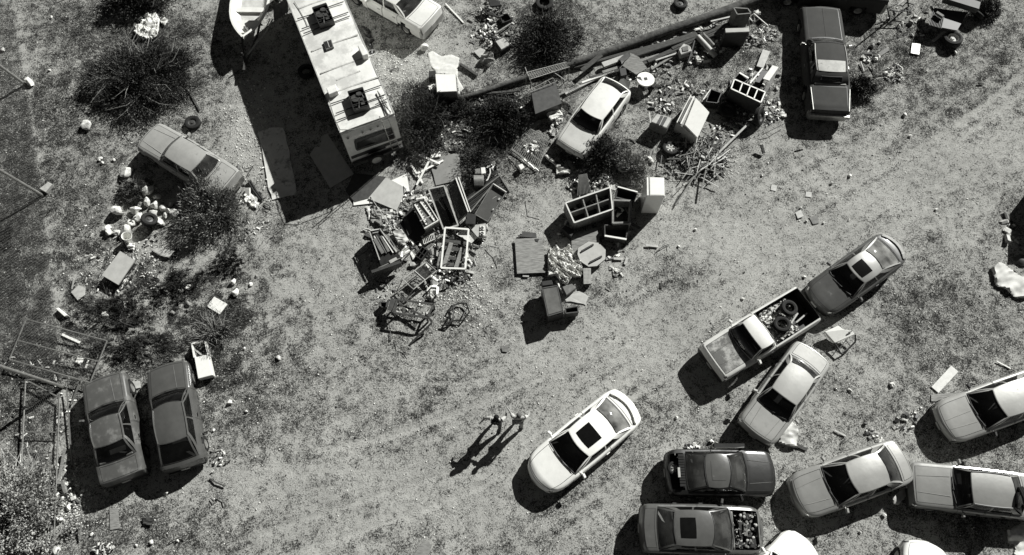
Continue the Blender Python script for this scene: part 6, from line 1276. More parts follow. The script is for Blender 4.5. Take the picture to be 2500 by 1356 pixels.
sheet('folded_white_sheet', 'bright white folded panel under the white frame corner', 'panel', zz(B1, [(1005, 888, .15), (1085, 815, .2), (1190, 915, .2), (1140, 970, .12)]), M_white, .02)
frame4('empty_sash', 'white rectangular frame lying over the wooden pallet', 'frame', zz(B1, [(905, 830, .40), (1115, 845, .42), (1085, 1198, .40), (868, 1190, .38)]), .07, .05, M_white)
rt = thing('wooden_pallet', 'broken dark wooden pallet under the white frame', 'pallet', B1(990, 1070)); q = MB()
for a, b_ in (((900, 945), (1130, 975)), ((890, 1005), (1110, 1040)), ((880, 1090), (1090, 1120)), ((880, 1150), (1080, 1175))): q.bar(B1(*a, .13), B1(*b_, .13), .15, .02)
part('deck_boards', q, M_woodd, rt, world=True)
for a, b_ in (((960, 965), (890, 1180)), ((1060, 1010), (1000, 1190))): part('runner', MB().bar(B1(*a, .20), B1(*b_, .18), .16, .05), M_wood, rt, world=True)
plank('board', 'grey board leaning at the left of the pallet', 'board', B1(865, 1040, .15), B1(830, 1170, .05), .12, .03, M_wood)
rt = thing('broken_organ', 'broken dark instrument case full of rails at the left of the junk', 'cabinet', B1(350, 1000)); part('case', MB().prism(zz(B1, [(225, 855, .7), (320, 838, .7), (505, 1090, .6), (330, 1170, .55)]), .55), M_black, rt, world=True)
q = MB()
for a, b_, m_ in (((228, 862), (320, 1120), 0), ((325, 845), (470, 1050), 0), ((235, 858), (325, 842), 0), ((385, 890), (485, 1040), 1), ((290, 900), (380, 1060), 1), ((270, 905), (340, 1040), 2), ((345, 910), (440, 1055), 2), ((255, 880), (310, 870), 1)): q.bar(B1(*a, .76), B1(*b_, .66), .04, .05, m=m_)
part('rails', q, [M_light, M_mid, M_white], rt, world=True); q = MB(); q.bar(B1(275, 930, .75), B1(350, 1060, .68), .14, .06); q.bar(B1(330, 905, .74), B1(400, 1045, .66), .1, .06); part('keys_board', q, M_mid, rt, world=True); part('vent_grid', MB().prism(zz(B1, [(400, 1125, .68), (465, 1092, .68), (480, 1115, .66), (415, 1150, .66)]), .03), M_light, rt, world=True)
q = MB(); q.bar(B1(255, 1240, .45), B1(510, 1150, .5), .12, .4); q.bar(B1(310, 1190, .6), B1(510, 1100, .62), .04, .04, m=1); part('base_panel', q, [M_dark, M_mid], rt, world=True)
squiggle('thin dark cable loops left of the broken instrument case', B1, [(230, 1020), (205, 990), (215, 960), (240, 985), (200, 1040), (140, 1075), (115, 1100), (130, 1130)], .012, M_black, 'cable', 'cable', .1)
scraps('scrap_heap', 'pale scraps between the netting and the instrument case', 'scrap', zz(B1, [(310, 790), (430, 680), (520, 700), (480, 820), (360, 880)]), 90, .05, .22, [M_light, M_cloth, M_mid, M_wood], .12, 52)
heap('crumpled_foil', 'pale crumpled foil right of the instrument case', 'foil', zz(B1, [(430, 870), (520, 850), (580, 940), (545, 1005), (480, 970)], .05), .18, M_light, 5)
crate('battery_crate', 'small black crate with dividers between the instrument case and pallet', 'crate', zz(B1, [(640, 1080), (700, 1000), (748, 1035), (690, 1115)], .3), .25, .03, M_black, cells=(.5,), cross=(.5,))
plank('thin_rod', 'thin long dark rod from the black crate to the lower frame', 'rod', B1(640, 985, .25), B1(470, 1190, .1), .03, .03, M_dark)
heap('paper_bag', 'pale round bag below the small black crate', 'bag', zz(B1, [(600, 1140), (660, 1135), (670, 1165), (625, 1190), (585, 1180)], .02), .14, M_light)
crate('radiator_grid', 'white toothed rack below the piano frame', 'rack', zz(B1, [(705, 925), (800, 880), (815, 930), (715, 975)], .18), .12, .02, M_white, inner=M_dark, cells=(.15, .3, .45, .6, .75, .9))
rt = thing('wire_shelf_unit', 'white wire shelf unit lying diagonally below the black crate', 'shelf unit', B2(620, 650)); A = zz(B2, [(490, 650, .55), (720, 480, .55), (820, 565, .5), (595, 745, .5)]); Bq = zz(B2, [(430, 770, .12), (640, 600, .12), (760, 650, .12), (520, 850, .12)]); q = MB(); q.tube(A+[A[0]], .025, 5); q.tube(Bq+[Bq[0]], .02, 5, m=1)
for a, b_ in zip(A, Bq): q.tube([a, b_], .02, 5)
for t_ in (.5,): q.tube([A[0].lerp(A[1], t_), A[3].lerp(A[2], t_)], .022, 5)
part('frame', q, [M_light, M_mid], rt, world=True); q = MB()
for k in range(1, 9): q.tube([A[0].lerp(A[3], k/9), A[0].lerp(A[1], .4).lerp(A[3].lerp(A[2], .4), k/9)], .007, 4)
part('wires', q, M_mid, rt, world=True); part('pane', MB().prism([A[0].lerp(A[1], .45), A[0].lerp(A[1], .85), A[3].lerp(A[2], .85), A[3].lerp(A[2], .45)], .01), M_glassd, rt, world=True)
solo('metal_tube', 'short white tube right of the wire shelf unit', 'tube', MB().tube([B2(765, 620, .2), B2(830, 668, .15)], .08, 12), M_white, smooth=40)
scraps('scrap_heap', 'heap of torn white plastic and scraps below the pallet', 'scrap', zz(B2, [(700, 660), (790, 580), (980, 590), (1010, 640), (900, 740), (790, 800), (770, 850), (740, 760)]), 230, .04, .2, [M_cloth, M_white, M_light, M_black, M_mid, M_woodd], .2, 53)
heap('torn_plastic', 'crumpled white plastic below the short white tube', 'plastic', zz(B2, [(760, 720), (830, 690), (920, 730), (840, 770), (790, 800), (775, 850), (750, 820)], .02), .2, M_cloth, 9)
scraps('scrap_heap', 'twigs and dark scraps at the foot of the white frame', 'scrap', zz(B2, [(860, 560), (1100, 560), (1170, 590), (1120, 660), (980, 700), (900, 620)]), 150, .03, .14, [M_black, M_woodd, M_dark, M_light], .06, 54)
rt = thing('metal_stand', 'dark angle-iron stand lying open below the wire shelf unit', 'stand', B2(560, 960)); q = MB(); z_ = .55
for a, b_, za_, zb_ in (((440, 845), (790, 890), z_, z_), ((400, 970), (720, 1020), z_, z_), ((790, 890), (740, 1010), z_, z_), ((740, 1010), (775, 1070), z_, .35), ((440, 845), (395, 970), z_, z_), ((450, 880), (700, 1010), .3, .4), ((775, 1070), (560, 1280), .4, .02)): q.bar(B2(*a, za_), B2(*b_, zb_), .07, .05)
part('frame', q, M_rust, rt, world=True)
for a in ((440, 845), (790, 890), (400, 970), (725, 1020)): p = B2(*a, z_); part('leg', MB().bar(p, (p.x, p.y, 0), .06, .06), M_rust, rt, world=True)
q = MB(); q.bar(B2(400, 840, .5), B2(370, 950, .5), .22, .06); q.bar(B2(350, 850, .45), B2(335, 920, .45), .08, .05); q.bar(B2(440, 850, .52), B2(410, 980, .52), .06, .08); part('side_plate', q, M_dark, rt, world=True)
crate('small_metal_box', 'small dark metal box left of the angle-iron stand', 'box', zz(B2, [(275, 870), (335, 870), (330, 920), (280, 915)], .3), .25, .03, M_dark)
squiggle('twisted dark frame of bent rod alone right of the stand', B2, [(865, 1095), (940, 1090), (985, 1050), (1080, 1045), (1140, 965), (1110, 880), (1040, 880), (980, 905), (985, 1010), (960, 1055), (880, 1098), (915, 1060), (965, 975), (935, 965), (970, 900)], .035, M_black, 'twisted_rod', 'rod', .12)
squiggle('short rod inside the twisted rod frame', B2, [(1120, 925), (1075, 1010)], .03, M_black, 'rod', 'rod', .1)
tyre('loose_tyre', 'little cart wheel lying left of the wire shelf unit', B2(291, 706, .06), .13, (0, 0, 1), .07, rim='plain')
squiggle('thin dark rod running down from the metal stand', B2, [(330, 970), (355, 1060), (370, 1150), (375, 1240)], .016, M_dark, 'rod', 'rod')
squiggle('thin branch trailing away below the metal stand', B2, [(415, 1240), (450, 1310), (500, 1350), (560, 1380)], .012)
sheet('plate', 'small dark square plate alone near the middle of the yard', 'plate', zz(B2, [(1450, 1310), (1500, 1290), (1525, 1315), (1510, 1356), (1460, 1350)], .03), M_mid, .02)
sheet('shard', 'flat dark shard right of the pallet', 'shard', zz(B2, [(1150, 520), (1200, 487), (1195, 500), (1165, 525)], .03), M_dark, .02)
# ---------------------------------------------------------------- centre right cluster
sheet('plywood_sheet', 'wavy-grained plywood sheet lying left of the cloth heap', 'board', zz(B3, [(108, 600), (305, 592), (332, 842), (125, 850)], .12), M_ply, .03)
sheet('dark_board', 'dark piece of board at the top of the wavy plywood', 'board', zz(B3, [(160, 545), (262, 558), (265, 592), (130, 582), (132, 572), (160, 570)], .08), M_dark, .03)
sheet('hole_patch', 'small dark scrap lying on the top corner of the wavy plywood', 'scrap', zz(B3, [(252, 600), (285, 600), (275, 622), (258, 615)], .14), M_black, .012)
plank('short_board', 'short pale board below the wavy plywood', 'board', B3(165, 868, .04), B3(210, 870, .04), .06, .03, M_light)
heap('cloth_heap', 'large heap of crumpled white cloth right of the wavy plywood', 'cloth', zz(B3, [(345, 690), (400, 660), (440, 690), (500, 650), (525, 700), (520, 760), (590, 780), (598, 850), (580, 885), (520, 880), (480, 940), (440, 920), (400, 870), (345, 880)], .04), .40, M_cloth, 9, st=.035, ang=-.7)
squiggle('narrow strip of white cloth trailing down from the big heap', B3, [(410, 900), (430, 950), (460, 990)], .05, M_cloth, 'cloth_strip', 'cloth')
sheet('plywood_sheet', 'brown-grey plywood sheet behind the octagonal table top', 'board', zz(B3, [(515, 570, .2), (700, 525, .25), (722, 620, .22), (560, 770, .1), (520, 700, .12)]), M_ply, .03)
rt = thing('octagonal_table_top', 'grey octagonal table top with two dark battens', 'table top', B3(660, 710)); A = [(565, 665), (640, 618), (715, 630), (762, 680), (760, 745), (700, 795), (640, 800), (580, 760), (560, 710)]; part('top', MB().prism(zz(B3, A, .32), .05), M_plyp, rt, world=True); part('rim', MB().prism(zz(B3, [(x_+(x_-662)*.025, y_+(y_-710)*.03) for x_, y_ in A], .29), .07), M_woodd, rt, world=True)
for a, b_ in (((588, 690), (675, 640)), ((648, 770), (735, 725))): part('batten', MB().bar(B3(*a, .36), B3(*b_, .36), .06, .06), M_black, rt, world=True)
part('stand', MB().prism(zz(B3, [(620, 660), (700, 670), (700, 740), (620, 750)], .2), .2), M_black, rt, world=True)
rt = thing('perforated_board', 'perforated grey board right of the cloth heap', 'board', B3(630, 865)); A = zz(B3, [(602, 812, .3), (655, 812, .3), (658, 922, .25), (605, 925, .25)]); part('board', MB().prism(A, .22), M_dark, rt, world=True)
part('lattice', MB().grid(lambda u, v: A[0].lerp(A[1], u).lerp(A[3].lerp(A[2], u), v)+Vector((0, 0, .012)), [k/11 for k in range(12)], [k/23 for k in range(24)], lambda u, v: not (int(u*11) % 2 and int(v*23) % 2)), M_plyp, rt, world=True)
rt = thing('tall_television', 'dark glossy tube television standing tall below the cloth heap', 'television', B3(390, 1040)); A = zz(B3, [(300, 950), (415, 930), (462, 1130), (345, 1165)], .82); part('case', MB().prism(A, .78), M_black, rt, world=True, bevel=.03); c = sum(A, Vector())/4; part('screen', MB().prism([c+(p-c)*.86+Vector((0, 0, .02)) for p in A], .03), mat('glossy_tube', .13, .25, var=.3, scale=2, coat=.6), rt, world=True, bevel=.01)
q = MB()
A = [c+(p-c)*.93 for p in A]
for i in range(4): q.bar(A[i]+Vector((0, 0, .012)), A[(i+1) % 4]+Vector((0, 0, .012)), .04, .03)
part('bezel', q, M_dark, rt, world=True); part('control_box', MB().prism(zz(B3, [(300, 905, .75), (375, 895, .75), (385, 930, .75), (305, 940, .75)]), .3), M_black, rt, world=True, bevel=.02)
crate('open_black_box', 'open black box with pale rim at the right of the tall television', 'box', zz(B3, [(472, 1100), (560, 1085), (565, 1125), (475, 1135)], .55), .5, .04, M_dark)
sheet('torn_board', 'pale torn board right of the tall television', 'board', zz(B3, [(460, 1030), (500, 985), (570, 975), (640, 1015), (620, 1075), (560, 1060), (480, 1050)], .03), M_plyp, .02, warp=.02)
block('brown_box', 'small grey carton between the cloth heap and the torn board', 'box', zz(B3, [(450, 945), (520, 922), (548, 955), (480, 1005)], .3), M_mid)
rt = crate('compartment_frame', 'big open wooden base with compartments left of the refrigerator', 'frame', zz(B3, [(472, 340, .85), (795, 228, .9), (812, 385, .85), (535, 482, .8)]), .75, .06, M_wood, inner=M_black, cells=(.38, .68), cross=(.5,))
q = MB(); A = zz(B3, [(474, 342, .87), (795, 230, .92), (812, 387, .87), (537, 484, .82)])
for i in range(4): q.bar(A[i], A[(i+1) % 4], .055, .03)
part('pale_rim', q, M_dwhite, rt, world=True)
scraps('scrap_heap', 'small scraps lying inside the big compartment base', 'scrap', zz(B3, [(520, 340), (770, 270), (780, 380), (570, 450)]), 90, .04, .16, [M_light, M_black, M_dark, M_wood], .45, 61)
sheet('torn_cardboard', 'crumpled pale paper at the upper corner of the compartment base', 'paper', zz(B3, [(780, 205, .9), (830, 215, .9), (838, 245, .85), (800, 250, .85)]), M_cloth, .05, warp=.04)
rt = crate('wooden_cabinet_frame', 'wooden cabinet carcass lying open beside the compartment base', 'cabinet', zz(B3, [(815, 320, .75), (945, 325, .75), (940, 480, .7), (815, 485, .7)]), .6, .08, M_wood)
crate('wooden_cabinet_frame', 'dark cabinet carcass with a pale top edge nearest the refrigerator', 'cabinet', zz(B3, [(850, 225, .8), (990, 262, .8), (960, 330, .7), (835, 300, .7)]), .65, .05, M_dark)
rt = crate('wooden_case', 'open pale-edged drawer box above the octagonal table top', 'drawer', zz(B3, [(755, 500, .55), (925, 500, .55), (910, 600, .5), (758, 575, .5)]), .45, .05, M_woodd)
part('pale_edge', MB().bar(B3(755, 578, .53), B3(912, 604, .53), .07, .05), M_white, rt, world=True)
plank('white_batten', 'pale strip along the top of the dark cabinet carcass', 'batten', B3(848, 225, .84), B3(992, 264, .84), .06, .04, M_white)
block('black_box', 'small black tilted box left of the compartment base bottom', 'box', zz(B3, [(445, 525), (470, 500), (545, 540), (515, 585)], .45), M_black)
plank('dark_beam', 'dark plank sticking out below the cabinet carcass', 'beam', B3(930, 480, .3), B3(1010, 525, .2), .12, .04, M_woodd)
rt = thing('refrigerator', 'tall white refrigerator standing right of the wooden carcasses', 'refrigerator', B3(1080, 390)); A = zz(B3, [(1056, 155), (1184, 158), (1187, 292), (1058, 289)], 1.62); part('body', MB().prism(A, 1.60), M_white, rt, world=True, bevel=.015)
part('door_seam', MB().bar(A[3].lerp(A[0], .02)+Vector((.11, -.02, .01)), A[0]+Vector((.11, .0, .01)), .02, .02), M_mid, rt, world=True); part('top_panel', MB().prism([A[0]+Vector((.14, -.03, .012)), A[1]+Vector((-.02, -.03, .012)), A[2]+Vector((-.02, .04, .012)), A[3]+Vector((.14, .04, .012))], .02), M_white, rt, world=True)
part('handle', MB().bar(Vector((A[3].x-.015, A[3].y+.12, 1.2)), Vector((A[3].x-.015, A[3].y+.12, .7)), .03, .03), M_light, rt, world=True)
for a, b_, lb in (((1050, 645), (1140, 655), 'small pale board alone right of the junk, upper'), ((820, 742), (885, 745), 'short pale board below the octagonal table top'), ((918, 735), (900, 785), 'short board standing beside the pair of pale boards'), ((1165, 900), (1165, 955), 'thin dark stick right of the octagonal table top'), ((770, 940), (800, 968), 'small black stick below the octagonal table top'), ((1255, 355), (1300, 275), 'dark stick right of the refrigerator')):
    plank('offcut', lb, 'offcut', B3(*a, .06), B3(*b_, .05), .10 if 'board' in lb else .035, .03, M_light if 'pale' in lb else M_woodd)
scraps('litter', 'small white litter below the short pale boards', 'litter', zz(B3, [(780, 800), (860, 820), (880, 860), (840, 880)]), 24, .04, .13, [M_cloth, M_light, M_dark], .05, 62)
squiggle('bare branch right of the octagonal table top', B3, [(1120, 700), (1160, 665), (1210, 640), (1225, 665)], .015)
# ---------------------------------------------------------------- right part
rt = thing('car_door', 'loose white car door lying below the dark hatchback', 'car door', B7(990, 700)); A = zz(B7, [(905, 655, .42), (985, 617, .45), (1015, 640, .45), (1070, 650, .42), (1082, 672, .4), (965, 722, .30), (930, 690, .32)]); part('door_skin', MB().prism(A, .10), M_white, rt, world=True, bevel=.02)
part('window_frame', MB().tube(zz(B7, [(965, 722, .28), (1000, 782, .22), (1045, 755, .22), (1085, 715, .25), (1085, 672, .36)]), .035, 8), M_black, rt, world=True, smooth=50); part('quarter_bar', MB().bar(B7(985, 760, .24), B7(1040, 695, .28), .03, .03).bar(B7(1025, 700, .30), B7(1060, 745, .24), .03, .03), M_dark, rt, world=True); part('handle', MB().bar(B7(1045, 660, .46), B7(1065, 652, .46), .04, .03), M_black, rt, world=True)
heap('crumpled_bodywork', 'pale bent body panel at the front corner of the pale faded silver sedan', 'panel', zz(B7, [(700, 1178), (745, 1225), (735, 1340), (690, 1335), (622, 1310), (650, 1240)], .04), .22, mat('panel_white', .5, .5, var=.1), 2.2, st=.05)
plank('board', 'dark board lying right of the pale bent body panel', 'board', B7(735, 1325, .06), B7(800, 1352, .05), .13, .04, M_woodd)
sheet('white_board', 'clean white rectangular board above the cut-off silver sedan', 'board', zz(B8, [(1155, 90), (1202, 130), (1070, 272), (1023, 232)], .05), M_dwhite, .02)
sheet('grey_board', 'long grey board running under the front of the cut-off silver sedan', 'board', zz(B8, [(1020, 283), (1290, 262), (1292, 300), (1150, 330), (1022, 328)], .04), M_ply, .03)
heap('bumper_piece', 'pale curved bumper piece between the two lower silver sedans', 'bumper piece', zz(B8, [(840, 895), (866, 915), (860, 950), (800, 1018), (765, 1020), (752, 970)], .18), .14, M_light, 2, st=.04)
for i, (a, b_, w_, lb, m_) in enumerate([((1458, 62), (1550, 110), .05, 'pale curved strip near the right edge', M_white), ((375, 522), (450, 560), .07, 'pale stick between the bent panel and the litter', M_light), ((448, 580), (418, 612), .05, 'dark stick below the pale stick', M_woodd), ((905, 385), (900, 420), .03, 'thin twig left of the cut-off silver sedan', M_woodd)]): plank('stick', lb, 'stick', B8(*a, .05), B8(*b_, .04), w_, .03, m_)
for f, x_, y_, r_, lb, m_ in ((B7, 1050, 1003, 16, 'pale stone right of the faded silver sedan', 0), (B7, 1300, 968, 16, 'pale stone with long shadow above the four-door sedan', 0), (B8, 755, 222, 17, 'upright pale stone with a dark shadow in the right middle', 0), (B8, 472, 255, 13, 'small white stone left of the upright pale stone', 0), (B8, 950, 375, 9, 'tiny white stone left of the cut-off silver sedan front', 0), (B7, 785, 330, 12, 'white stone beside the front of the dark hatchback', 0), (B7, 418, 460, 12, 'flat pale stone left of the pickup', 0), (B7, 28, 1165, 12, 'white stone right of the white coupe spoiler', 0), (B7, 235, 1305, 16, 'pale stone above the black coupe', 0), (B7, 1140, 1200, 12, 'dark stone right of the bent panel', 1), (B8, 577, 480, 15, 'dark tin-like stone in the litter patch', 1), (B8, 705, 1088, 14, 'white stone in shadow below the curved bumper piece', 0), (B8, 545, 1203, 8, 'tiny stone right of the white car at the bottom', 0), (B3, 1285, 657, 9, 'white chip right of the refrigerator', 0), (B7, 138, 50, 8, 'little white stone left of the dark hatchback', 0), (B7, 40, 152, 9, 'flat white chip below the refrigerator shadow', 0)):
    rock(lb, f(x_, y_), max(.07, r_*(.41 if f is B7 else .366)/62), M_rock if not m_ else M_dark)
scraps('litter', 'litter patch of pale and dark bits between the silver sedans', 'litter', zz(B8, [(580, 530), (640, 515), (665, 555), (620, 570)]), 34, .04, .16, [M_light, M_mid, M_cloth, M_dark], .05, 71)
scraps('litter', 'scattered bits of litter left of the cut-off silver sedan', 'litter', zz(B8, [(770, 430), (930, 400), (950, 470), (880, 550), (800, 540)]), 26, .04, .14, [M_white, M_dark, M_black, M_rock], .05, 72)
squiggle('curled dark wire in the litter left of the cut-off sedan', B8, [(768, 480), (800, 498), (835, 490), (860, 470)], .018, M_dark, 'wire', 'wire')
scraps('litter', 'pale litter at the rear corner of the four-door silver sedan', 'litter', zz(B8, [(640, 592), (690, 580), (720, 592), (690, 602)]), 16, .04, .12, [M_light, M_rock], .04, 73)
scraps('litter', 'white and dark litter above the roof of the black coupe', 'litter', zz(B7, [(80, 1335), (130, 1320), (165, 1335), (150, 1352), (90, 1352)]), 20, .05, .16, [M_white, M_black, M_dark], .05, 74)
heap('tarpaulin', 'large white crumpled tarpaulin at the right edge', 'tarpaulin', zz(PX, [(2418, 655), (2440, 640), (2475, 668), (2520, 690), (2520, 728), (2480, 730), (2450, 705), (2430, 700)], .03), .20, mat('tarpaulin', .6, .7, var=.1, scale=2), 2.0, st=.07, ang=.5)
scraps('scrap_heap', 'white scraps above the tarpaulin at the right edge', 'scrap', zz(PX, [(2440, 520), (2470, 530), (2485, 590), (2460, 600), (2450, 550)]), 22, .08, .3, [M_light, M_rock, M_mid], .1, 75)
block('unseen_shadow_box', 'unseen box beyond the right edge, added for its shadow above the tarpaulin', 'shadow_caster', zz(PX, [(2560, 425), (2640, 425), (2640, 545), (2560, 545)], 1.25), M_dark)  # added out of view: only the shadow it casts falls inside the frame
rt = thing('axle_hub', 'dark wheel hub lying at the right edge above the tarpaulin', 'hub', PX(2492, 648)); q = MB(); q.lathe([(.001, .12), (.12, .12), (.2, .06), (.26, .02), (.26, 0)], PX(2494, 636, .05), n=18); part('hub', q, M_dark, rt, world=True, smooth=40)
heap('tarpaulin', 'white torn sheeting at the bottom right corner', 'sheeting', zz(B8, [(1520, 1190), (1640, 1130), (1660, 1240), (1660, 1356), (1570, 1356), (1590, 1290), (1530, 1275)], .03), .25, M_cloth, 3, st=.06)
tyre('loose_tyre', 'black tyre at the right edge behind the boxy sedan roof', B8(1640, 975, 1.3), .4, (.9, .1, .4), .22)
# ---------------------------------------------------------------- top right
tyre('loose_tyre', 'large truck tyre with pale rim lying open at the top right', ZE(1462, 300, .2), .43, (-.05, .12, 1), .36, rim='plain', rimmat=M_light)
rt = thing('trailer_cart', 'black flat cart with ribbed deck at the top right edge', 'cart', ZE(1450, 120)); part('deck', MB().prism(zz(ZE, [(1330, 60, .6), (1580, 95, .6), (1500, 230, .55), (1290, 190, .55)]), .08), M_black, rt, world=True)
q = MB(); A = zz(ZE, [(1320, 85, .62), (1400, 130, .62), (1380, 215, .58), (1290, 190, .58)])
for k in range(9): q.bar(A[0].lerp(A[1], k/8), A[3].lerp(A[2], k/8), .03, .03)
part('ribs', q, M_dark, rt, world=True); q = MB(); q.bar(ZE(1400, -20, .9), ZE(1660, 60, .9), .45, .3); q.bar(ZE(1340, 95, .75), ZE(1395, 130, .75), .16, .12, m=1); part('engine_box', q, [M_dark, M_mid], rt, world=True, bevel=.02)
tyre('loose_tyre', 'wheel standing at the right corner of the black cart', ZE(1648, 105, .32), .34, (.5, .45, .6), .22, rim='plain', rimmat=M_mid)
tyre('loose_tyre', 'small pale ring wheel at the left corner of the black cart', ZE(1312, 70, .4), .17, (.8, .2, .5), .08, rim='plain')
sheet('paper_sheet', 'white square sheet left of the large truck tyre', 'sheet', zz(ZE, [(1162, 325), (1225, 332), (1215, 412), (1152, 400)], .05), M_white, .02)
plank('white_batten', 'short pale board touching the large truck tyre', 'batten', ZE(1318, 312, .06), ZE(1410, 240, .12), .12, .04, M_light)
plank('stick', 'small dark stick alone at the right', 'stick', ZE(1660, 625, .04), ZE(1700, 632, .04), .08, .05, M_woodd)
plank('post', 'thin dark post with long shadow between the dark pickup and the cart', 'post', ZE(975, 60, 1.2), ZE(992, 150, .0), .05, .05, M_dark)
plank('post', 'second thin dark post right of the dark pickup tail', 'post', ZE(1125, -10, .9), ZE(1135, 50, .0), .06, .06, M_dark)
squiggle('tangled scrap rods hanging behind the dark pickup tail', ZE, [(985, 60), (1050, 30), (1090, 50), (1120, 20), (1180, 40), (1150, 80), (1060, 90), (1000, 75)], .03, M_dark, 'scrap_rods', 'rods', .5)
squiggle('pale curved bar behind the dark pickup tail', ZE, [(1050, 45), (1085, 20), (1110, -10)], .05, M_light, 'curved_bar', 'bar', .6)
scraps('litter', 'heap of pale rubble right of the small dull bush', 'litter', zz(ZE, [(945, 560), (970, 510), (1040, 485), (1100, 530), (1085, 600), (1020, 622), (960, 600)]), 130, .03, .13, [M_rock, M_light, M_white, M_mid, M_black], .1, 81)
scraps('litter', 'torn paper and scraps right of the long dark coupe', 'litter', zz(ZE, [(780, 390), (840, 400), (930, 425), (880, 460), (800, 470)]), 34, .05, .22, [M_cloth, M_light, M_dark], .06, 82)
for a, b_, lb, m_ in (((775, 465), (800, 540), 'thin pale stick right of the long dark coupe', M_light), ((850, 480), (878, 560), 'thin dark stick left of the pale rubble heap', M_woodd), ((878, 565), (940, 568), 'thin stick touching the pale rubble heap', M_woodd), ((1765, 95), (1780, 165), 'short stick near the tuft at the top right', M_woodd)): plank('stick', lb, 'stick', ZE(*a, .08), ZE(*b_, .04), .05, .04, m_)
sheet('dark_board', 'small dark plate above the torn paper scraps', 'plate', zz(ZE, [(905, 400), (968, 360), (992, 378), (930, 420)], .04), M_mid, .02)
for p, lb in (((915, 328), 'white stone near the post shadow'), ((855, 350), 'dull stone near the white stone by the post'), ((1485, 400), 'small pale stone below the large truck tyre'), ((1150, 180), 'dull stone below the scrap rods'), ((1105, 870), 'tiny white stone in the open ground at the right'), ((690, 1325), 'small white stone below the coupe shadow'), ((1140, 1030), 'pale flat chip in the open ground at right')): rock(lb, ZE(*p), .10 if 'dull' not in lb else .16, M_rockd if 'dull' in lb else M_rock)
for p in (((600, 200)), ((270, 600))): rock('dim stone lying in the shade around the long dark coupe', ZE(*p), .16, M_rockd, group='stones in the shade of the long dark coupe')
heap('cloth_scrap', 'white rag at the left shadow edge of the long dark coupe', 'cloth', zz(ZE, [(150, 860), (200, 830), (222, 880), (195, 895)], .02), .1, M_cloth)
# middle right small squares
sheet('tile', 'small pale tile left of the other squares in the right middle', 'tile', zz(PX, [(1884, 451), (1898, 454), (1894, 467), (1881, 464)], .03), M_light, .02)
sheet('tile', 'small grey tile in the middle of the open ground', 'tile', zz(PX, [(1968, 468), (1982, 470), (1981, 482), (1966, 480)], .03), M_light, .02)
sheet('tile', 'largest grey tile below the two small tiles', 'tile', zz(PX, [(1975, 530), (1995, 527), (2000, 545), (1985, 548)], .03), M_mid, .02)
sheet('tile', 'dark tile left of the largest grey tile', 'tile', zz(PX, [(1942, 520), (1955, 512), (1962, 528), (1948, 534)], .03), M_light, .02)
for x_, y_ in ((1955, 508), (1968, 542), (2010, 545), (2030, 448), (1860, 430), (2285, 512), (1895, 1045), (2040, 950)): rock('little pale stone on the open ground at the right', PX(x_, y_), .07, group='little stones on the open ground')
sheet('board', 'dark board end at the bottom edge below the middle of the yard', 'board', zz(PX, [(1000, 1370), (1035, 1318), (1055, 1330), (1040, 1375)], .04), M_wood, .03)
scraps('litter', 'small things lying under the flank of the white saloon', 'litter', zz(ZB, [(985, 170), (1030, 160), (1080, 340), (1060, 360)]), 26, .06, .2, [M_black, M_dark, M_mid], .1, 91)
squiggle('dark jack frame lying in the shade by the white saloon', ZB, [(1125, 280), (1150, 275), (1145, 320), (1120, 315), (1125, 280)], .02, M_dark, 'jack', 'jack')
for i, (x_, y_, r_) in enumerate([(1120, 190, 16), (615, 972, 12), (720, 260, 10)]): rock(['dark round canister-like stone beside the white saloon', 'round stone lying in the trailer shadow', 'dark stone under the travel trailer side'][i], ZB(x_, y_), r_*.3834/54, M_rockd)

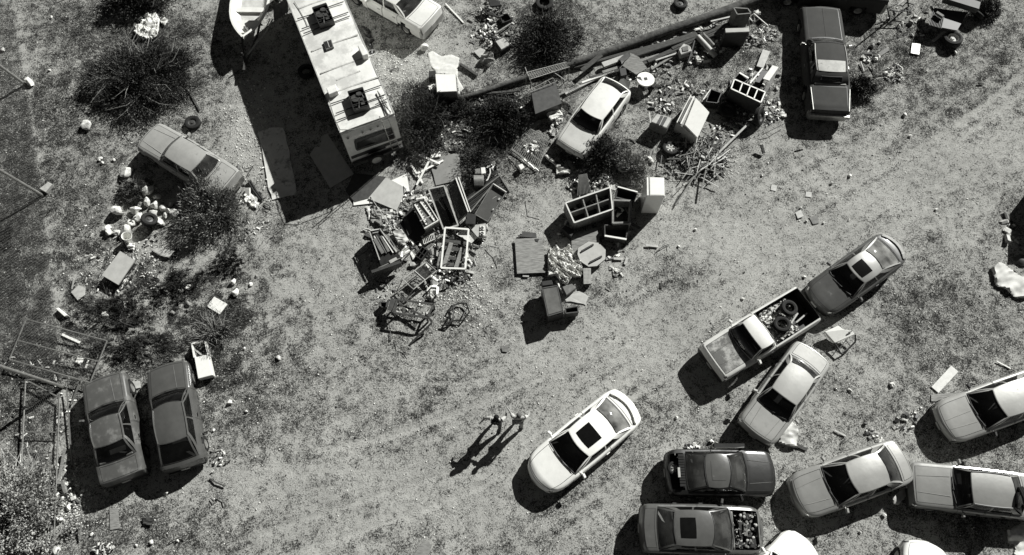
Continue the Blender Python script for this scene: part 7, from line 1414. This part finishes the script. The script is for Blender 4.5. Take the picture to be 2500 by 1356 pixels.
# more broken bits between the big pieces
GM = [M_black, M_dark, M_woodd, M_mid, M_light, M_white, M_cloth]
for k_, (lb, f, pts, n_, a, b_, z_) in enumerate([
 ('broken bits and splinters between the display case, piano frame and netting', B1, [(430, 560), (620, 500), (760, 480), (880, 850), (840, 930), (620, 980), (420, 860)], 150, .03, .16, .08),
 ('broken bits around the instrument case and small black crate', B1, [(180, 830), (480, 850), (700, 960), (820, 900), (830, 1180), (560, 1200), (500, 1080), (220, 1100)], 150, .03, .15, .06),
 ('splinters and scraps around the pallet and stove top', B1, [(850, 830), (1130, 800), (1320, 720), (1290, 930), (1200, 1040), (1160, 1200), (850, 1230), (800, 1100)], 150, .03, .15, .06),
 ('scraps and clods below the long thin log and dark bush', ZC, [(380, 700), (800, 680), (860, 840), (800, 900), (500, 880), (300, 800)], 110, .03, .14, .05),
 ('splinters and metal bits along the lumber stack', ZD, [(0, 420), (400, 300), (800, 160), (1000, 330), (760, 460), (560, 500), (300, 540), (60, 640)], 220, .03, .17, .10),
 ('scraps around the rough grey board and round white table top', ZD, [(250, 500), (400, 480), (560, 640), (700, 660), (600, 760), (420, 720), (300, 680)], 80, .03, .14, .05),
 ('broken bits around the open dresser and black bin', ZD, [(680, 640), (900, 560), (1200, 460), (1260, 620), (1180, 900), (1000, 1000), (720, 880)], 140, .03, .15, .08),
 ('broken bits around the wooden carcasses and octagonal table top', B3, [(430, 480), (800, 480), (960, 470), (900, 700), (760, 780), (560, 560), (430, 620)], 120, .03, .15, .06),
 ('clutter lying in the wooden cabinet carcass', B3, [(830, 340), (930, 345), (925, 465), (830, 470)], 26, .05, .18, .25),
 ('scraps below the white wire shelf unit and the black stand', B2, [(230, 640), (460, 640), (520, 840), (820, 860), (820, 1060), (420, 1000), (230, 900)], 80, .02, .11, .04),
 ('twigs and clods right of the trailer bush', ZC, [(260, 780), (420, 800), (480, 1050), (360, 1100), (150, 1080)], 90, .03, .13, .05),
 ('small litter among the scrub at the upper right of the white saloon', ZC, [(430, 60), (780, 100), (780, 300), (640, 420), (440, 400)], 110, .02, .12, .05),
 ('scraps and gravel behind the tail of the dark pickup', ZE, [(1000, 40), (1280, 60), (1260, 280), (1080, 330), (960, 200)], 60, .03, .13, .05),
 ('bits of wood and rubbish around the tilted grey box and boulders', ZF, [(560, 380), (1240, 380), (1400, 520), (1200, 700), (900, 1000), (480, 980), (420, 740)], 110, .02, .09, .05),
 ('bits of rubbish under the chain link panels at the left', B4, [(20, 200), (520, 160), (460, 420), (340, 700), (330, 1000), (100, 960)], 160, .02, .12, .05),
 ('chips and rubbish left of the pale old sedan tail', ZF, [(1560, 0), (1760, 0), (1800, 420), (1560, 520), (1480, 420)], 70, .02, .10, .04)]):
    scraps('loose_rubbish', lb, 'rubbish', zz(f, pts), n_, a, b_, GM, z_, 100+k_, 3.0)
for k_, (x0_, y0_, x1_, y1_) in enumerate([(1000, 690, 1100, 640), (905, 480, 960, 560), (1190, 600, 1225, 640), (1100, 660, 1150, 700), (1290, 480, 1330, 520), (1440, 430, 1500, 395), (1290, 300, 1270, 340), (1530, 200, 1590, 190), (1640, 200, 1700, 170), (1860, 330, 1920, 300), (1180, 500, 1230, 470), (985, 455, 1010, 500)]):
    rn = random.Random(k_); a, b_ = PX(x0_, y0_, .12), PX(x1_, y1_, .2); c = a.lerp(b_, .5)+Vector((rn.uniform(-.2, .2), rn.uniform(-.2, .2), .12))
    solo('bent_rod', 'thin bent metal rod lying loose among the junk', 'rod', MB().tube([a, a.lerp(c, .6), c, b_], .014, 5), [M_dark, M_light, M_woodd][k_ % 3], 'bent rods among the junk', smooth=60)
